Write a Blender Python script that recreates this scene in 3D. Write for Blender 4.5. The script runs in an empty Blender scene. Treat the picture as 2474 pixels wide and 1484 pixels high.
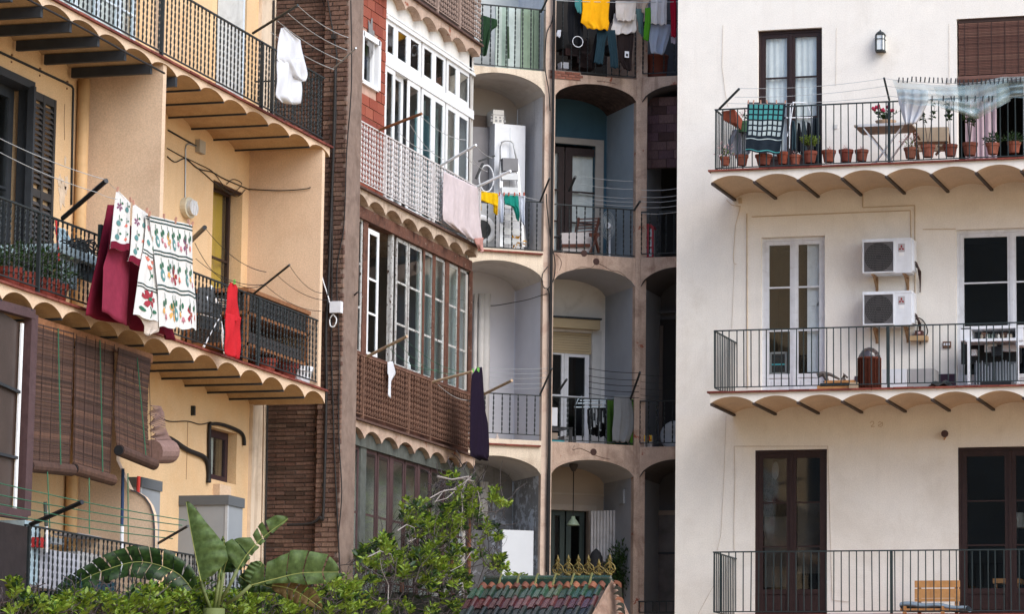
import bpy, math, random
from math import sin, cos, pi, radians, sqrt, atan2
from mathutils import Vector, Matrix
rnd = random.Random(7)
SC = bpy.context.scene
COL = SC.collection

# ------------------------------------------------------------ camera, sky, sun
YAW, PITCH, ROLL = 0.29636, 0.14048, 0.01216
FOC = 8331.5                                   # focal length in units of a 2474-wide picture
fw = Vector((-sin(YAW)*cos(PITCH), cos(YAW)*cos(PITCH), sin(PITCH)))
r0 = Vector((cos(YAW), sin(YAW), 0)); u0 = r0.cross(fw)
RI = cos(ROLL)*r0 + sin(ROLL)*u0; UP = RI.cross(fw)
cam = bpy.data.cameras.new('camera'); cam.sensor_width = 36; cam.lens = 36*FOC/2474
cam.clip_start = 0.5; cam.clip_end = 2000
co = bpy.data.objects.new('camera', cam); COL.objects.link(co)
co.matrix_world = Matrix(((RI.x, UP.x, -fw.x, 0), (RI.y, UP.y, -fw.y, 0), (RI.z, UP.z, -fw.z, 0), (0, 0, 0, 1)))
SC.camera = co
SC.render.resolution_x, SC.render.resolution_y = 1024, 615

SUN_EL, SUN_AZ = 42, 122                       # degrees; azimuth clockwise from +Y
w = bpy.data.worlds.new('World'); SC.world = w; w.use_nodes = True
nt = w.node_tree; bg = nt.nodes['Background']
sky = nt.nodes.new('ShaderNodeTexSky'); sky.sky_type = 'NISHITA'; sky.sun_disc = False
sky.sun_elevation = radians(SUN_EL); sky.sun_rotation = radians(SUN_AZ)
sky.air_density = 1.0; sky.dust_density = 1.2; sky.ozone_density = 1.0
nt.links.new(sky.outputs[0], bg.inputs[0]); bg.inputs[1].default_value = 0.15
sl = bpy.data.lights.new('sun', 'SUN'); sl.energy = 1.35; sl.angle = radians(45); sl.color = (1.0, 0.97, 0.93)
so = bpy.data.objects.new('sun', sl); COL.objects.link(so)
sd = Vector((sin(radians(SUN_AZ))*cos(radians(SUN_EL)), cos(radians(SUN_AZ))*cos(radians(SUN_EL)), sin(radians(SUN_EL))))
so.rotation_euler = sd.to_track_quat('Z', 'Y').to_euler()
SC.view_settings.view_transform = 'Standard'; SC.view_settings.look = 'None'
SC.view_settings.exposure = 1.0; SC.view_settings.gamma = 1
try:
    SC.cycles.max_bounces = 7; SC.cycles.diffuse_bounces = 4; SC.cycles.transparent_max_bounces = 12
except Exception: pass

# ------------------------------------------------------------ frames: s along a facade, d into it, z up
def ray(x, y): return fw + RI*((x-1237)/FOC) - UP*((y-742)/FOC)
class Frame:
    def __init__(s, o, az):
        s.o = Vector((o[0], o[1], 0)); a = radians(az)
        s.u = Vector((sin(a), cos(a), 0)); s.v = Vector((-cos(a), sin(a), 0)); s.rz = atan2(s.u.y, s.u.x)
    def at(F, p, d=0):
        r = ray(*p); o = F.o + F.v*d
        t = o.dot(F.v)/r.dot(F.v); q = r*t - o
        return (q.dot(F.u), q.z)
    def s(F, x, y, d=0): return F.at((x, y), d)[0]
    def z(F, x, y, d=0): return F.at((x, y), d)[1]
    def W(F, s, d, z): return F.o + F.u*s + F.v*d + Vector((0, 0, z))
def zm(ox, oy, k): return lambda x, y: ((ox+x/k)/1.5113, (oy+y/k)/1.5113)
A = zm(0, 0, 1.9786); B = zm(600, 0, 1.9786); C = zm(1200, 0, 1.9783); D = zm(1700, 0, 1.979)
E = zm(0, 650, 1.854); F_ = zm(600, 650, 1.746); G = zm(1200, 650, 1.746); H = zm(1700, 650, 1.746)
I = zm(0, 1400, 1.76); J = zm(600, 1400, 1.76); K = zm(1200, 1400, 1.76); L = zm(1700, 1400, 1.76)
M = zm(2440, 0, 1.979); N = zm(3040, 0, 1.979); O = zm(2440, 700, 1.8545); P = zm(3040, 700, 1.8555)
Q = zm(2440, 1450, 1.871); R = zm(3040, 1450, 1.871)
FL = Frame((-15.22, 0), 0); FM = Frame((-15.55, 0), 0); FR = Frame((0, 50.02), 90)
_p = ray(1330, 600)*53.3
FA = Frame((_p.x, _p.y), 53)
_s = FA.s(1541, 600); _q = FA.W(_s, 0, 0); FB = Frame((_q.x, _q.y), 90)
FP = Frame((0, 42.1), 90)
WORLD = Frame((0, 0), 90)

# ------------------------------------------------------------ mesh builder
class MB:
    def __init__(s): s.v = []; s.f = []; s.m = []
    def add(s, vs, fs, m=0):
        b = len(s.v); s.v += [tuple(v) for v in vs]
        for f in fs: s.f.append(tuple(b+i for i in f)); s.m.append(m)
        return s
    def box(s, s0, s1, d0, d1, z0, z1, m=0):
        if s0 > s1: s0, s1 = s1, s0
        if d0 > d1: d0, d1 = d1, d0
        if z0 > z1: z0, z1 = z1, z0
        return s.add([(s0,d0,z0),(s1,d0,z0),(s1,d1,z0),(s0,d1,z0),(s0,d0,z1),(s1,d0,z1),(s1,d1,z1),(s0,d1,z1)],
            [(0,3,2,1),(4,5,6,7),(0,1,5,4),(1,2,6,5),(2,3,7,6),(3,0,4,7)], m)
    def quad(s, a, b, c, d, m=0): return s.add([a,b,c,d], [(0,1,2,3)], m)
    def prism(s, poly, d0, d1, m=0):          # poly: (s,z) outline, extruded in d
        n = len(poly); vs = [(p[0], d0, p[1]) for p in poly] + [(p[0], d1, p[1]) for p in poly]
        fs = [tuple(range(n)), tuple(range(2*n-1, n-1, -1))]
        fs += [(i, n+i, n+(i+1) % n, (i+1) % n) for i in range(n)]
        return s.add(vs, fs, m)
    def prism_s(s, poly, s0, s1, m=0):        # poly: (d,z) outline, extruded in s
        n = len(poly); vs = [(s0, p[0], p[1]) for p in poly] + [(s1, p[0], p[1]) for p in poly]
        fs = [tuple(range(n-1, -1, -1)), tuple(range(n, 2*n))]
        fs += [(i, (i+1) % n, n+(i+1) % n, n+i) for i in range(n)]
        return s.add(vs, fs, m)
    def prism_z(s, poly, z0, z1, m=0):
        n = len(poly); vs = [(p[0], p[1], z0) for p in poly] + [(p[0], p[1], z1) for p in poly]
        fs = [tuple(range(n-1, -1, -1)), tuple(range(n, 2*n))]
        fs += [(i, (i+1) % n, n+(i+1) % n, n+i) for i in range(n)]
        return s.add(vs, fs, m)
    def tube(s, pts, r, n=6, m=0, r2=None):
        pts = [Vector(p) for p in pts]; rings = []; N_ = len(pts)
        for i, p in enumerate(pts):
            t = (pts[min(i+1, N_-1)] - pts[max(i-1, 0)]).normalized()
            a = t.cross(Vector((0, 0, 1)) if abs(t.z) < .9 else Vector((1, 0, 0))).normalized(); b = t.cross(a)
            rr = r if r2 is None else r + (r2-r)*i/max(1, N_-1)
            rings.append([p + a*cos(2*pi*k/n)*rr + b*sin(2*pi*k/n)*rr for k in range(n)])
        vs = [v for rg in rings for v in rg]; fs = []
        for i in range(N_-1):
            for k in range(n):
                fs.append((i*n+k, i*n+(k+1) % n, (i+1)*n+(k+1) % n, (i+1)*n+k))
        fs.append(tuple(range(n-1, -1, -1))); fs.append(tuple(range((N_-1)*n, N_*n)))
        return s.add(vs, fs, m)
    def lathe(s, prof, c, n=14, m=0, ax='z'):
        vs = []; k = len(prof)
        for r, h in prof:
            for i in range(n):
                a = 2*pi*i/n
                if ax == 'z': vs.append((c[0]+r*cos(a), c[1]+r*sin(a), c[2]+h))
                else: vs.append((c[0]+r*cos(a), c[1]+h, c[2]+r*sin(a)))
        fs = [(j*n+i, j*n+(i+1) % n, (j+1)*n+(i+1) % n, (j+1)*n+i) for j in range(k-1) for i in range(n)]
        if ax != 'z': fs = [f[::-1] for f in fs]
        return s.add(vs, fs, m)
    def grid(s, fn, nu, nv, m=0):
        vs = [fn(i/nu, j/nv) for j in range(nv+1) for i in range(nu+1)]
        fs = [(j*(nu+1)+i, (j+1)*(nu+1)+i, (j+1)*(nu+1)+i+1, j*(nu+1)+i+1) for j in range(nv) for i in range(nu)]
        return s.add(vs, fs, m)
    def bar(s, a, b, w, h=None, m=0):          # square bar between two points
        a = Vector(a); b = Vector(b); t = (b-a).normalized(); h = h or w
        x = t.cross(Vector((0, 0, 1)) if abs(t.z) < .95 else Vector((0, 1, 0))).normalized(); y = t.cross(x)
        vs = []
        for p in (a, b):
            for i, j in ((-1,-1),(1,-1),(1,1),(-1,1)): vs.append(p + x*(i*w/2) + y*(j*h/2))
        return s.add(vs, [(0,3,2,1),(4,5,6,7),(0,1,5,4),(1,2,6,5),(2,3,7,6),(3,0,4,7)], m)
    def mesh(s, name, mats, off=(0, 0, 0), smooth=False):
        me = bpy.data.meshes.new(name)
        me.from_pydata([(v[0]-off[0], v[1]-off[1], v[2]-off[2]) for v in s.v], [], s.f)
        if not isinstance(mats, (list, tuple)): mats = [mats]
        for m in mats: me.materials.append(m)
        if len(mats) > 1: me.polygons.foreach_set('material_index', s.m)
        if smooth: me.polygons.foreach_set('use_smooth', [True]*len(s.f))
        me.update(); return me
def tagset(o, label=None, cat=None, group=None, kind=None):
    if label: o['label'] = label
    if cat: o['category'] = cat
    if group: o['group'] = group
    if kind: o['kind'] = kind
    return o
class Thing:
    def __init__(s, name, label, cat, F, o=(0, 0, 0), group=None, kind=None):
        s.F = F; s.off = o; s.o = bpy.data.objects.new(name, None); COL.objects.link(s.o)
        s.o.empty_display_size = .1; s.o.location = F.W(*o); s.o.rotation_euler.z = F.rz
        tagset(s.o, label, cat, group, kind)
    def part(s, name, mb, mat, parent=None, label=None, kind=None, smooth=False):
        o = bpy.data.objects.new(name, mb.mesh(name, mat, s.off, smooth)); COL.objects.link(o)
        o.parent = parent or s.o
        return tagset(o, label, None, None, kind)
    def inst(s, name, me, loc, rot=(0, 0, 0), sc=(1, 1, 1), parent=None, label=None):
        o = bpy.data.objects.new(name, me); COL.objects.link(o); o.parent = parent or s.o
        p = Vector(loc) - Vector(s.off)
        o.location = p; o.rotation_euler = rot; o.scale = sc
        if label: o['label'] = label
        return o
def solo(name, label, cat, F, mb, mat, o=(0, 0, 0), group=None, kind=None, smooth=False):
    ob = bpy.data.objects.new(name, mb.mesh(name, mat, o, smooth)); COL.objects.link(ob)
    ob.location = F.W(*o); ob.rotation_euler.z = F.rz
    return tagset(ob, label, cat, group, kind)
def copy_thing(t, loc, F=None, label=None, rz=None, sc=None, group=None):
    def cp(o, par):
        c = o.copy(); COL.objects.link(c)
        if par: c.parent = par
        for ch in kids.get(o.name, []): cp(ch, c)
        return c
    kids = {}
    for ch in t.o.children_recursive: kids.setdefault(ch.parent.name, []).append(ch)
    c = cp(t.o, None); F = F or t.F
    c.location = F.W(*loc)
    c.rotation_euler.z = F.rz if rz is None else rz
    if sc: c.scale = (sc, sc, sc)
    if label: c['label'] = label
    if group: c['group'] = group
    return c

# ------------------------------------------------------------ materials
def lin(c):
    if isinstance(c, str):
        c = [int(c[i:i+2], 16)/255 for i in (0, 2, 4)]
        c = [x/12.92 if x <= .04045 else ((x+.055)/1.055)**2.4 for x in c]
    return (c[0], c[1], c[2], 1)
MATS = {}
def mat(name, col, rough=.8, var=.12, vscale=6, stain=None, samt=0, sscale=1.2, streak=0, bump=.15, bscale=60, metal=0,
        spec=.3, chips=None, camt=.0, cscale=5, grain=0, trans=0, alpha=1, coat=0):
    if name in MATS: return MATS[name]
    m = bpy.data.materials.new(name); m.use_nodes = True; MATS[name] = m
    n = m.node_tree.nodes; l = m.node_tree.links; b = n['Principled BSDF']
    b.inputs['Roughness'].default_value = rough; b.inputs['Metallic'].default_value = metal
    b.inputs['Specular IOR Level'].default_value = spec
    tc = n.new('ShaderNodeTexCoord'); c = lin(col); cur = None
    def noise(scale, detail=5, rgh=.6, vec=None, dist=0):
        t = n.new('ShaderNodeTexNoise'); t.inputs['Scale'].default_value = scale; t.inputs['Detail'].default_value = detail
        t.inputs['Roughness'].default_value = rgh; t.inputs['Distortion'].default_value = dist
        l.new(vec or tc.outputs['Object'], t.inputs['Vector']); return t.outputs['Fac']
    def ramp(f, a, b_, va=0, vb=1):
        r = n.new('ShaderNodeMapRange'); l.new(f, r.inputs[0]); r.inputs[1].default_value = a; r.inputs[2].default_value = b_
        r.inputs[3].default_value = va; r.inputs[4].default_value = vb; return r.outputs[0]
    def mix(f, x, y, bt='MIX'):
        k = n.new('ShaderNodeMix'); k.data_type = 'RGBA'; k.blend_type = bt
        if hasattr(f, 'links'): l.new(f, k.inputs[0])
        else: k.inputs[0].default_value = f
        for v, i in ((x, 6), (y, 7)):
            if hasattr(v, 'links'): l.new(v, k.inputs[i])
            else: k.inputs[i].default_value = v
        return k.outputs[2]
    hi = tuple(min(1, x*(1+var)) for x in c[:3])+(1,); lo = tuple(x*(1-var) for x in c[:3])+(1,)
    cur = mix(ramp(noise(vscale), .3, .7), lo, hi)
    cur = mix(ramp(noise(vscale*.12, 3), .3, .7), mix(.5, cur, lo), cur)
    if grain:
        gm_ = mix(ramp(noise(55, 2, .5), .3, .7), tuple(1-grain for _ in range(3))+(1,), tuple(1+grain for _ in range(3))+(1,)); cur = mix(1.0, cur, gm_, 'MULTIPLY')
    if stain and samt:
        f = ramp(noise(sscale, 8, .7, dist=.6), .5, .72, 0, samt)
        cur = mix(f, cur, lin(stain))
    if stain and streak:
        mp = n.new('ShaderNodeMapping'); mp.inputs['Scale'].default_value = (9, 9, .7); l.new(tc.outputs['Object'], mp.inputs[0])
        f = ramp(noise(1.0, 6, .65, mp.outputs[0]), .52, .75, 0, streak)
        cur = mix(f, cur, lin(stain))
    if chips:
        f = ramp(noise(cscale, 9, .75, dist=.3), .62-camt*.2, .64-camt*.2)
        cur = mix(f, cur, lin(chips))
    l.new(cur, b.inputs['Base Color'])
    if bump:
        bp = n.new('ShaderNodeBump'); bp.inputs['Strength'].default_value = bump; bp.inputs['Distance'].default_value = .01
        l.new(noise(bscale, 4), bp.inputs['Height']); l.new(bp.outputs[0], b.inputs['Normal'])
    if trans:
        out = n['Material Output']; tr = n.new('ShaderNodeBsdfTranslucent'); l.new(cur, tr.inputs[0])
        ms = n.new('ShaderNodeMixShader'); ms.inputs[0].default_value = trans
        l.new(b.outputs[0], ms.inputs[1]); l.new(tr.outputs[0], ms.inputs[2]); l.new(ms.outputs[0], out.inputs[0])
    if alpha < 1:
        out = n['Material Output']; tr = n.new('ShaderNodeBsdfTransparent')
        ms = n.new('ShaderNodeMixShader'); ms.inputs[0].default_value = alpha
        src = out.inputs[0].links[0].from_socket
        l.new(tr.outputs[0], ms.inputs[1]); l.new(src, ms.inputs[2]); l.new(ms.outputs[0], out.inputs[0])
    if coat: b.inputs['Coat Weight'].default_value = coat; b.inputs['Coat Roughness'].default_value = .15
    return m
def rmat(name, cols, rough=.8, bump=.2, bscale=80, spec=.3, jitter=.25, coat=0):
    """material whose colour is picked per object (Object Info random)"""
    if name in MATS: return MATS[name]
    m = mat(name, cols[0], rough, .2, 25, bump=bump, bscale=bscale, spec=spec, coat=coat)
    n = m.node_tree.nodes; l = m.node_tree.links; b = n['Principled BSDF']
    oi = n.new('ShaderNodeObjectInfo'); cr = n.new('ShaderNodeValToRGB'); l.new(oi.outputs['Random'], cr.inputs[0])
    while len(cr.color_ramp.elements) < len(cols): cr.color_ramp.elements.new(.5)
    for i, c in enumerate(cols):
        cr.color_ramp.elements[i].position = i/max(1, len(cols)-1); cr.color_ramp.elements[i].color = lin(c)
    tc = n.new('ShaderNodeTexCoord'); t = n.new('ShaderNodeTexNoise'); t.inputs['Scale'].default_value = 18; t.inputs['Detail'].default_value = 6
    l.new(tc.outputs['Object'], t.inputs['Vector'])
    mr = n.new('ShaderNodeMapRange'); l.new(t.outputs['Fac'], mr.inputs[0]); mr.inputs[1].default_value = .3; mr.inputs[2].default_value = .7
    mr.inputs[3].default_value = 1-jitter; mr.inputs[4].default_value = 1+jitter
    k = n.new('ShaderNodeMix'); k.data_type = 'RGBA'; k.blend_type = 'MULTIPLY'; k.inputs[0].default_value = 1
    l.new(cr.outputs[0], k.inputs[6]); l.new(mr.outputs[0], k.inputs[7]); l.new(k.outputs[2], b.inputs['Base Color'])
    return m
def glassmat(name, tint=(.95, .97, .97), refl=.0, rough=.03):
    m = bpy.data.materials.new(name); m.use_nodes = True; n = m.node_tree.nodes; l = m.node_tree.links
    n.remove(n['Principled BSDF']); out = n['Material Output']
    tr = n.new('ShaderNodeBsdfTransparent'); tr.inputs[0].default_value = (*tint, 1)
    gl = n.new('ShaderNodeBsdfGlossy'); gl.inputs['Roughness'].default_value = rough; gl.inputs[0].default_value = (.8, .85, .9, 1)
    lw = n.new('ShaderNodeLayerWeight'); lw.inputs[0].default_value = .5
    pw = n.new('ShaderNodeMath'); pw.operation = 'POWER'; l.new(lw.outputs['Facing'], pw.inputs[0]); pw.inputs[1].default_value = 4.5
    ad = n.new('ShaderNodeMath'); ad.operation = 'MULTIPLY_ADD'; l.new(pw.outputs[0], ad.inputs[0]); ad.inputs[1].default_value = .9-refl; ad.inputs[2].default_value = .035+refl
    ms = n.new('ShaderNodeMixShader'); l.new(ad.outputs[0], ms.inputs[0]); l.new(tr.outputs[0], ms.inputs[1]); l.new(gl.outputs[0], ms.inputs[2])
    l.new(ms.outputs[0], out.inputs[0]); return m
WHITE_P = mat('white_plaster', (.86, .815, .745), .9, .05, 3, 'b3a48e', .3, .5, .10, bump=.25, bscale=70, grain=.06)
SOFFIT_P = mat('shade_tan_plaster', (.64, .50, .36), .9, .07, 3, 'a88f72', .3, 1.2, .1, bump=.3, bscale=60, grain=.11)  # cream vault undersides toned tan: shade and warm bounce put into the colour
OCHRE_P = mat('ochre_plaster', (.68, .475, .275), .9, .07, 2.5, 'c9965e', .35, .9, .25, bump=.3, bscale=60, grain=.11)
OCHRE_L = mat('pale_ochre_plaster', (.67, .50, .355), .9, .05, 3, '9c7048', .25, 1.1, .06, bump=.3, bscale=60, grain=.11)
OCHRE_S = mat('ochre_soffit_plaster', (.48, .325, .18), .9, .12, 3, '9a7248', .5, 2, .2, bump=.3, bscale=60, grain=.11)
PINK_P = mat('weathered_pink_plaster', (.50, .37, .29), .9, .22, 4, '6b4a3c', .7, 2.2, .6, bump=.5, bscale=40, chips='8f4f3a', camt=.1, cscale=2.5, grain=.11)
DIRTY_P = mat('dirty_cream_plaster', (.52, .41, .32), .9, .2, 5, '5d4436', .75, 2.5, .7, bump=.5, bscale=40, grain=.11)
CREAM_P = mat('arcade_cream_plaster', (.68, .58, .46), .9, .1, 3, '8f7a64', .5, 2, .35, bump=.3, bscale=60, grain=.11)
GREYW_P = mat('grey_white_plaster', (.66, .66, .68), .9, .07, 3, '7d7f88', .4, 1.5, .3, bump=.25, bscale=60, grain=.11)
BLUE_P = mat('blue_plaster', (.045, .105, .15), .85, .1, 3, '1b3442', .3, 2, .1, bump=.2)
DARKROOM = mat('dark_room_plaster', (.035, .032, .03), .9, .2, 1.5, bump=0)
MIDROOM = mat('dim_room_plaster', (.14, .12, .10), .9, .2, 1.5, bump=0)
IRON = mat('black_iron', (.018, .024, .026), .55, .3, 30, bump=.1, spec=.4, chips='3a2c22', camt=.0, cscale=20)
IRON_G = mat('green_black_iron', (.02, .032, .034), .5, .3, 30, bump=.1, spec=.4)
BEAM = mat('black_beam_paint', (.03, .034, .04), .6, .25, 10, bump=.1)
REDTILE = rmat('red_edge_tile', ['6a332b', '7a3d32', '5f2b25', '84493c'], .75)
BROWNW = mat('brown_paint_wood', (.030, .015, .014), .5, .25, 14, '4a342c', .12, 6, .15, bump=.2, bscale=60)
WHITEW = mat('white_paint_wood', (.72, .73, .76), .5, .06, 10, '8a8378', .3, 6, .2, bump=.12, bscale=60)
PVC = mat('white_pvc', (.82, .84, .86), .35, .03, 8, '9a9a98', .15, 5, .1, bump=.03)
OLDWHITE = mat('peeling_white_wood', (.52, .53, .52), .7, .2, 14, '4a3328', .8, 9, .6, bump=.4, bscale=50, chips='3b241b', camt=.25, cscale=14)
OLDBROWN = mat('peeling_brown_wood', (.14, .062, .042), .75, .35, 14, '0f0a09', .6, 7, .5, bump=.5, bscale=50, chips='b0a79c', camt=.0, cscale=16)
PLUMW = mat('plum_brown_wood', (.085, .048, .05), .6, .2, 12, '2a1a1a', .4, 7, .4, bump=.3, bscale=50)
WOOD = mat('brown_wood', (.26, .115, .05), .6, .3, 16, '4a2415', .5, 8, .5, bump=.3, bscale=70)
PINE = mat('orange_pine', (.55, .27, .10), .5, .15, 12, '8a4a20', .3, 10, .4, bump=.2)
GLASS = glassmat('window_glass'); GLASS_L = glassmat('pale_reflecting_glass', (.95, .98, .97), .14, .08)
CURTAIN = mat('white_curtain', (.88, .88, .86), .9, .08, 9, 'a3a39b', .2, 5, .3, bump=.2, bscale=30, trans=.08)
TERRA = rmat('terracotta', ['95503e', '874430', 'a26450', '773a2e', '8c5a48'], .8, jitter=.2)
SOIL = mat('soil', (.03, .02, .015), .95, .4, 30)
BLACKP = mat('black_plastic', (.02, .022, .025), .4, .2, 20, bump=.05)
METALW = mat('white_metal', (.74, .76, .80), .4, .04, 8, '90908c', .2, 4, .2, bump=.04)
STEEL = mat('grey_steel', (.42, .45, .48), .4, .12, 12, bump=.05, metal=.6, spec=.5)
CABLE = mat('black_cable', (.02, .018, .018), .6, .2, 20, bump=0)
ROPE = mat('pale_clothesline', (.45, .47, .48), .7, .1, 30, bump=0)
ROPEG = mat('green_clothesline', (.04, .16, .09), .7, .1, 30, bump=0)
DOWNP = mat('painted_ochre_pipe', (.66, .43, .22), .6, .08, 4, '8a6238', .3, 3, .4, bump=.1)
LEAFR = None
def leafmat(name, cols, tr=.35, rough=.45):
    m = rmat(name, cols, rough, bump=.1, jitter=.3, spec=.4)
    n = m.node_tree.nodes; l = m.node_tree.links; b = n['Principled BSDF']; out = n['Material Output']
    # vary along the mesh too
    cr = [x for x in n if x.type == 'VALTORGB'][0]; oi = [x for x in n if x.type == 'OBJECT_INFO'][0]
    tc = n.new('ShaderNodeTexCoord'); t = n.new('ShaderNodeTexWhiteNoise'); t.noise_dimensions = '3D'
    sn = n.new('ShaderNodeVectorMath'); sn.operation = 'SNAP'; sn.inputs[1].default_value = (.035, .035, .035)
    l.new(tc.outputs['Object'], sn.inputs[0]); l.new(sn.outputs[0], t.inputs[0])
    ad = n.new('ShaderNodeMath'); ad.operation = 'ADD'; l.new(oi.outputs['Random'], ad.inputs[0]); l.new(t.outputs[0], ad.inputs[1])
    fr = n.new('ShaderNodeMath'); fr.operation = 'FRACT'; l.new(ad.outputs[0], fr.inputs[0]); l.new(fr.outputs[0], cr.inputs[0])
    tr_ = n.new('ShaderNodeBsdfTranslucent'); l.new(b.inputs['Base Color'].links[0].from_socket, tr_.inputs[0])
    ms = n.new('ShaderNodeMixShader'); ms.inputs[0].default_value = tr
    l.new(b.outputs[0], ms.inputs[1]); l.new(tr_.outputs[0], ms.inputs[2]); l.new(ms.outputs[0], out.inputs[0])
    return m
LEAF = leafmat('bright_leaf', [(.07, .15, .012), (.16, .28, .02), (.36, .44, .06), (.05, .10, .012), (.26, .36, .035)])
LEAFD = leafmat('dark_leaf', [(.02, .05, .012), (.03, .075, .018), (.012, .03, .01), (.05, .10, .02)])
LEAFP = leafmat('banana_leaf', [(.095, .155, .045), (.115, .18, .055), (.075, .125, .035)], .4, .6)
TWIG = mat('grey_twig', (.075, .062, .06), .85, .35, 40, bump=.3)
def clothmat(name, col, trans=.2, var=.06, weave=.35, stain=None, samt=0):
    return mat(name, col, .95, var, 10, stain, samt, 3, 0, bump=.8, bscale=16, trans=trans, spec=.1)

# ------------------------------------------------------------ shared builders
def wall(T, name, s0, s1, z0, z1, d, ops, m, reveal=.2, rm=None, label=None):
    """flat wall face with openings; reveals go inward"""
    mb = MB(); ss = sorted({s0, s1, *[x for o in ops for x in o[:2]]}); zz = sorted({z0, z1, *[x for o in ops for x in o[2:4]]})
    for i in range(len(ss)-1):
        for j in range(len(zz)-1):
            cs, cz = (ss[i]+ss[i+1])/2, (zz[j]+zz[j+1])/2
            if any(o[0] < cs < o[1] and o[2] < cz < o[3] for o in ops): continue
            mb.quad((ss[i], d, zz[j]), (ss[i+1], d, zz[j]), (ss[i+1], d, zz[j+1]), (ss[i], d, zz[j+1]))
    for a, b, c, e in [o[:4] for o in ops]:
        f = d+reveal
        mb.quad((a, d, c), (a, d, e), (a, f, e), (a, f, c)); mb.quad((b, d, c), (b, f, c), (b, f, e), (b, d, e))
        mb.quad((a, d, e), (b, d, e), (b, f, e), (a, f, e)); mb.quad((a, d, c), (a, f, c), (b, f, c), (b, d, c))
    return T.part(name, mb, m, label=label)
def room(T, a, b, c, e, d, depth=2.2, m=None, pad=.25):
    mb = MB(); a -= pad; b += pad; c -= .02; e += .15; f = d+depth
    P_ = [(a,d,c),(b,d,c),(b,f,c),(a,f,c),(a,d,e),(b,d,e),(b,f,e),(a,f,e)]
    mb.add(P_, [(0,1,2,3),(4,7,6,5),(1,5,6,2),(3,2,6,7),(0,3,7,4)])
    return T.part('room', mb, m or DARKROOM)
def sash(T, a, b, c, e, d, m, bars=(), st=.05, panel=0, glass=None, name='door_leaf', th=.045, top=None, bt=.025, vbars=(), label=None, parent=None, bm=None):
    """one leaf a..b x c..e: stiles, rails, glazing bars; panes are its own children"""
    mb = MB(); top = top or st; g0 = c+(panel or st)
    mb.box(a, a+st, d, d+th, c, e); mb.box(b-st, b, d, d+th, c, e)
    mb.box(a+st, b-st, d, d+th, e-top, e); mb.box(a+st, b-st, d, d+th, c, c+st)
    if panel:
        mb.box(a+st, b-st, d+.004, d+th-.004, g0-st, g0); mb.box(a+st, b-st, d+.018, d+th-.004, c+st, g0-st)
        if panel > .3: mb.box(a+st+.04, b-st-.04, d+.008, d+.018, c+st+.04, g0-st-.04)
    zs = [g0] + [g0+(e-top-g0)*f for f in bars] + [e-top]; xs = [a+st]+[a+st+(b-a-2*st)*f for f in vbars]+[b-st]
    for z in zs[1:-1]: mb.box(a+st, b-st, d+.003, d+th-.003, z-bt/2, z+bt/2)
    for x in xs[1:-1]: mb.box(x-bt/2, x+bt/2, d+.006, d+th-.006, g0, e-top)
    o = T.part(name, mb, m, label=label, parent=parent)
    for i in range(len(zs)-1):
        for k in range(len(xs)-1):
            T.part('pane', MB().box(xs[k], xs[k+1], d+th*.5, d+th*.5+.004, zs[i], zs[i+1]), glass or GLASS, parent=o)
    return o
def drape(mb, a, b, z0, z1, d, n=6, amp=.03, m=0, ph=0):
    nu = n*6
    mb.grid(lambda u, v: (a+(b-a)*u, d+amp*sin(2*pi*n*u+ph+sin(v*3+u*9)*.4)*(0.5+.5*(1-v)), z0+(z1-z0)*v), nu, 6, m)
def vault_slab(T, name, s0, s1, d0, d1, ztop, zval, zapx, vals, m, name2=None, m2=None, nn=12, prof=.8):
    """slab whose underside is a row of shallow brick vaults; vals = springing positions"""
    fr = MB(); sf = MB(); xs = []; zs = []
    vv = sorted(vals)
    for i in range(len(vv)-1):
        a, b = vv[i], vv[i+1]
        for k in range(nn):
            t = k/nn; x = a+(b-a)*t
            if s0-1e-6 <= x <= s1+1e-6:
                xs.append(x); zs.append(zval+(zapx-zval)*max(0, 1-(2*t-1)**2)**prof)
    xs.append(min(vv[-1], s1)); zs.append(zval if vv[-1] <= s1+1e-6 else zapx)
    if xs[0] > s0+1e-4: xs.insert(0, s0); zs.insert(0, zs[0])
    for i in range(len(xs)-1):
        a, b, za, zb = xs[i], xs[i+1], zs[i], zs[i+1]
        fr.quad((a, d0, za), (b, d0, zb), (b, d0, ztop), (a, d0, ztop))
        sf.quad((a, d0, za), (a, d1, za), (b, d1, zb), (b, d0, zb))
    fr.quad((xs[0], d0, ztop), (xs[-1], d0, ztop), (xs[-1], d1, ztop), (xs[0], d1, ztop))
    fr.quad((xs[0], d0, zs[0]), (xs[0], d0, ztop), (xs[0], d1, ztop), (xs[0], d1, zs[0]))
    fr.quad((xs[-1], d0, zs[-1]), (xs[-1], d1, zs[-1]), (xs[-1], d1, ztop), (xs[-1], d0, ztop))
    if len(fr.f) and isinstance(m, (list, tuple)) is False:
        p = T.part(name, fr, m); T.part('vault', sf, m2 or m, parent=p)
    return p
_twist = {}
def twist_mesh(h, wd=.022, th=.009, turns=None, m=None, key=''):
    k = (round(h, 3), wd, th, m.name)
    if k in _twist: return _twist[k]
    mb = MB(); pitch = .078; n = max(6, int(h/(pitch/5)))
    vs = []; fs = []
    for i in range(n+1):
        z = h*i/n; a = pi*z/pitch
        for (x, y) in ((-wd/2, -th/2), (wd/2, -th/2), (wd/2, th/2), (-wd/2, th/2)):
            vs.append((x*cos(a)-y*sin(a), x*sin(a)+y*cos(a), z))
    for i in range(n):
        for q in range(4): fs.append((i*4+q, i*4+(q+1) % 4, i*4+4+(q+1) % 4, i*4+4+q))
    mb.add(vs, fs); _twist[k] = mb.mesh('baluster', m); return _twist[k]
def plain_mesh(h, r=.007, m=None):
    k = ('p', round(h, 3), r, m.name)
    if k not in _twist: _twist[k] = MB().box(-r, r, -r, r, 0, h).mesh('baluster', m)
    return _twist[k]
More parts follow.
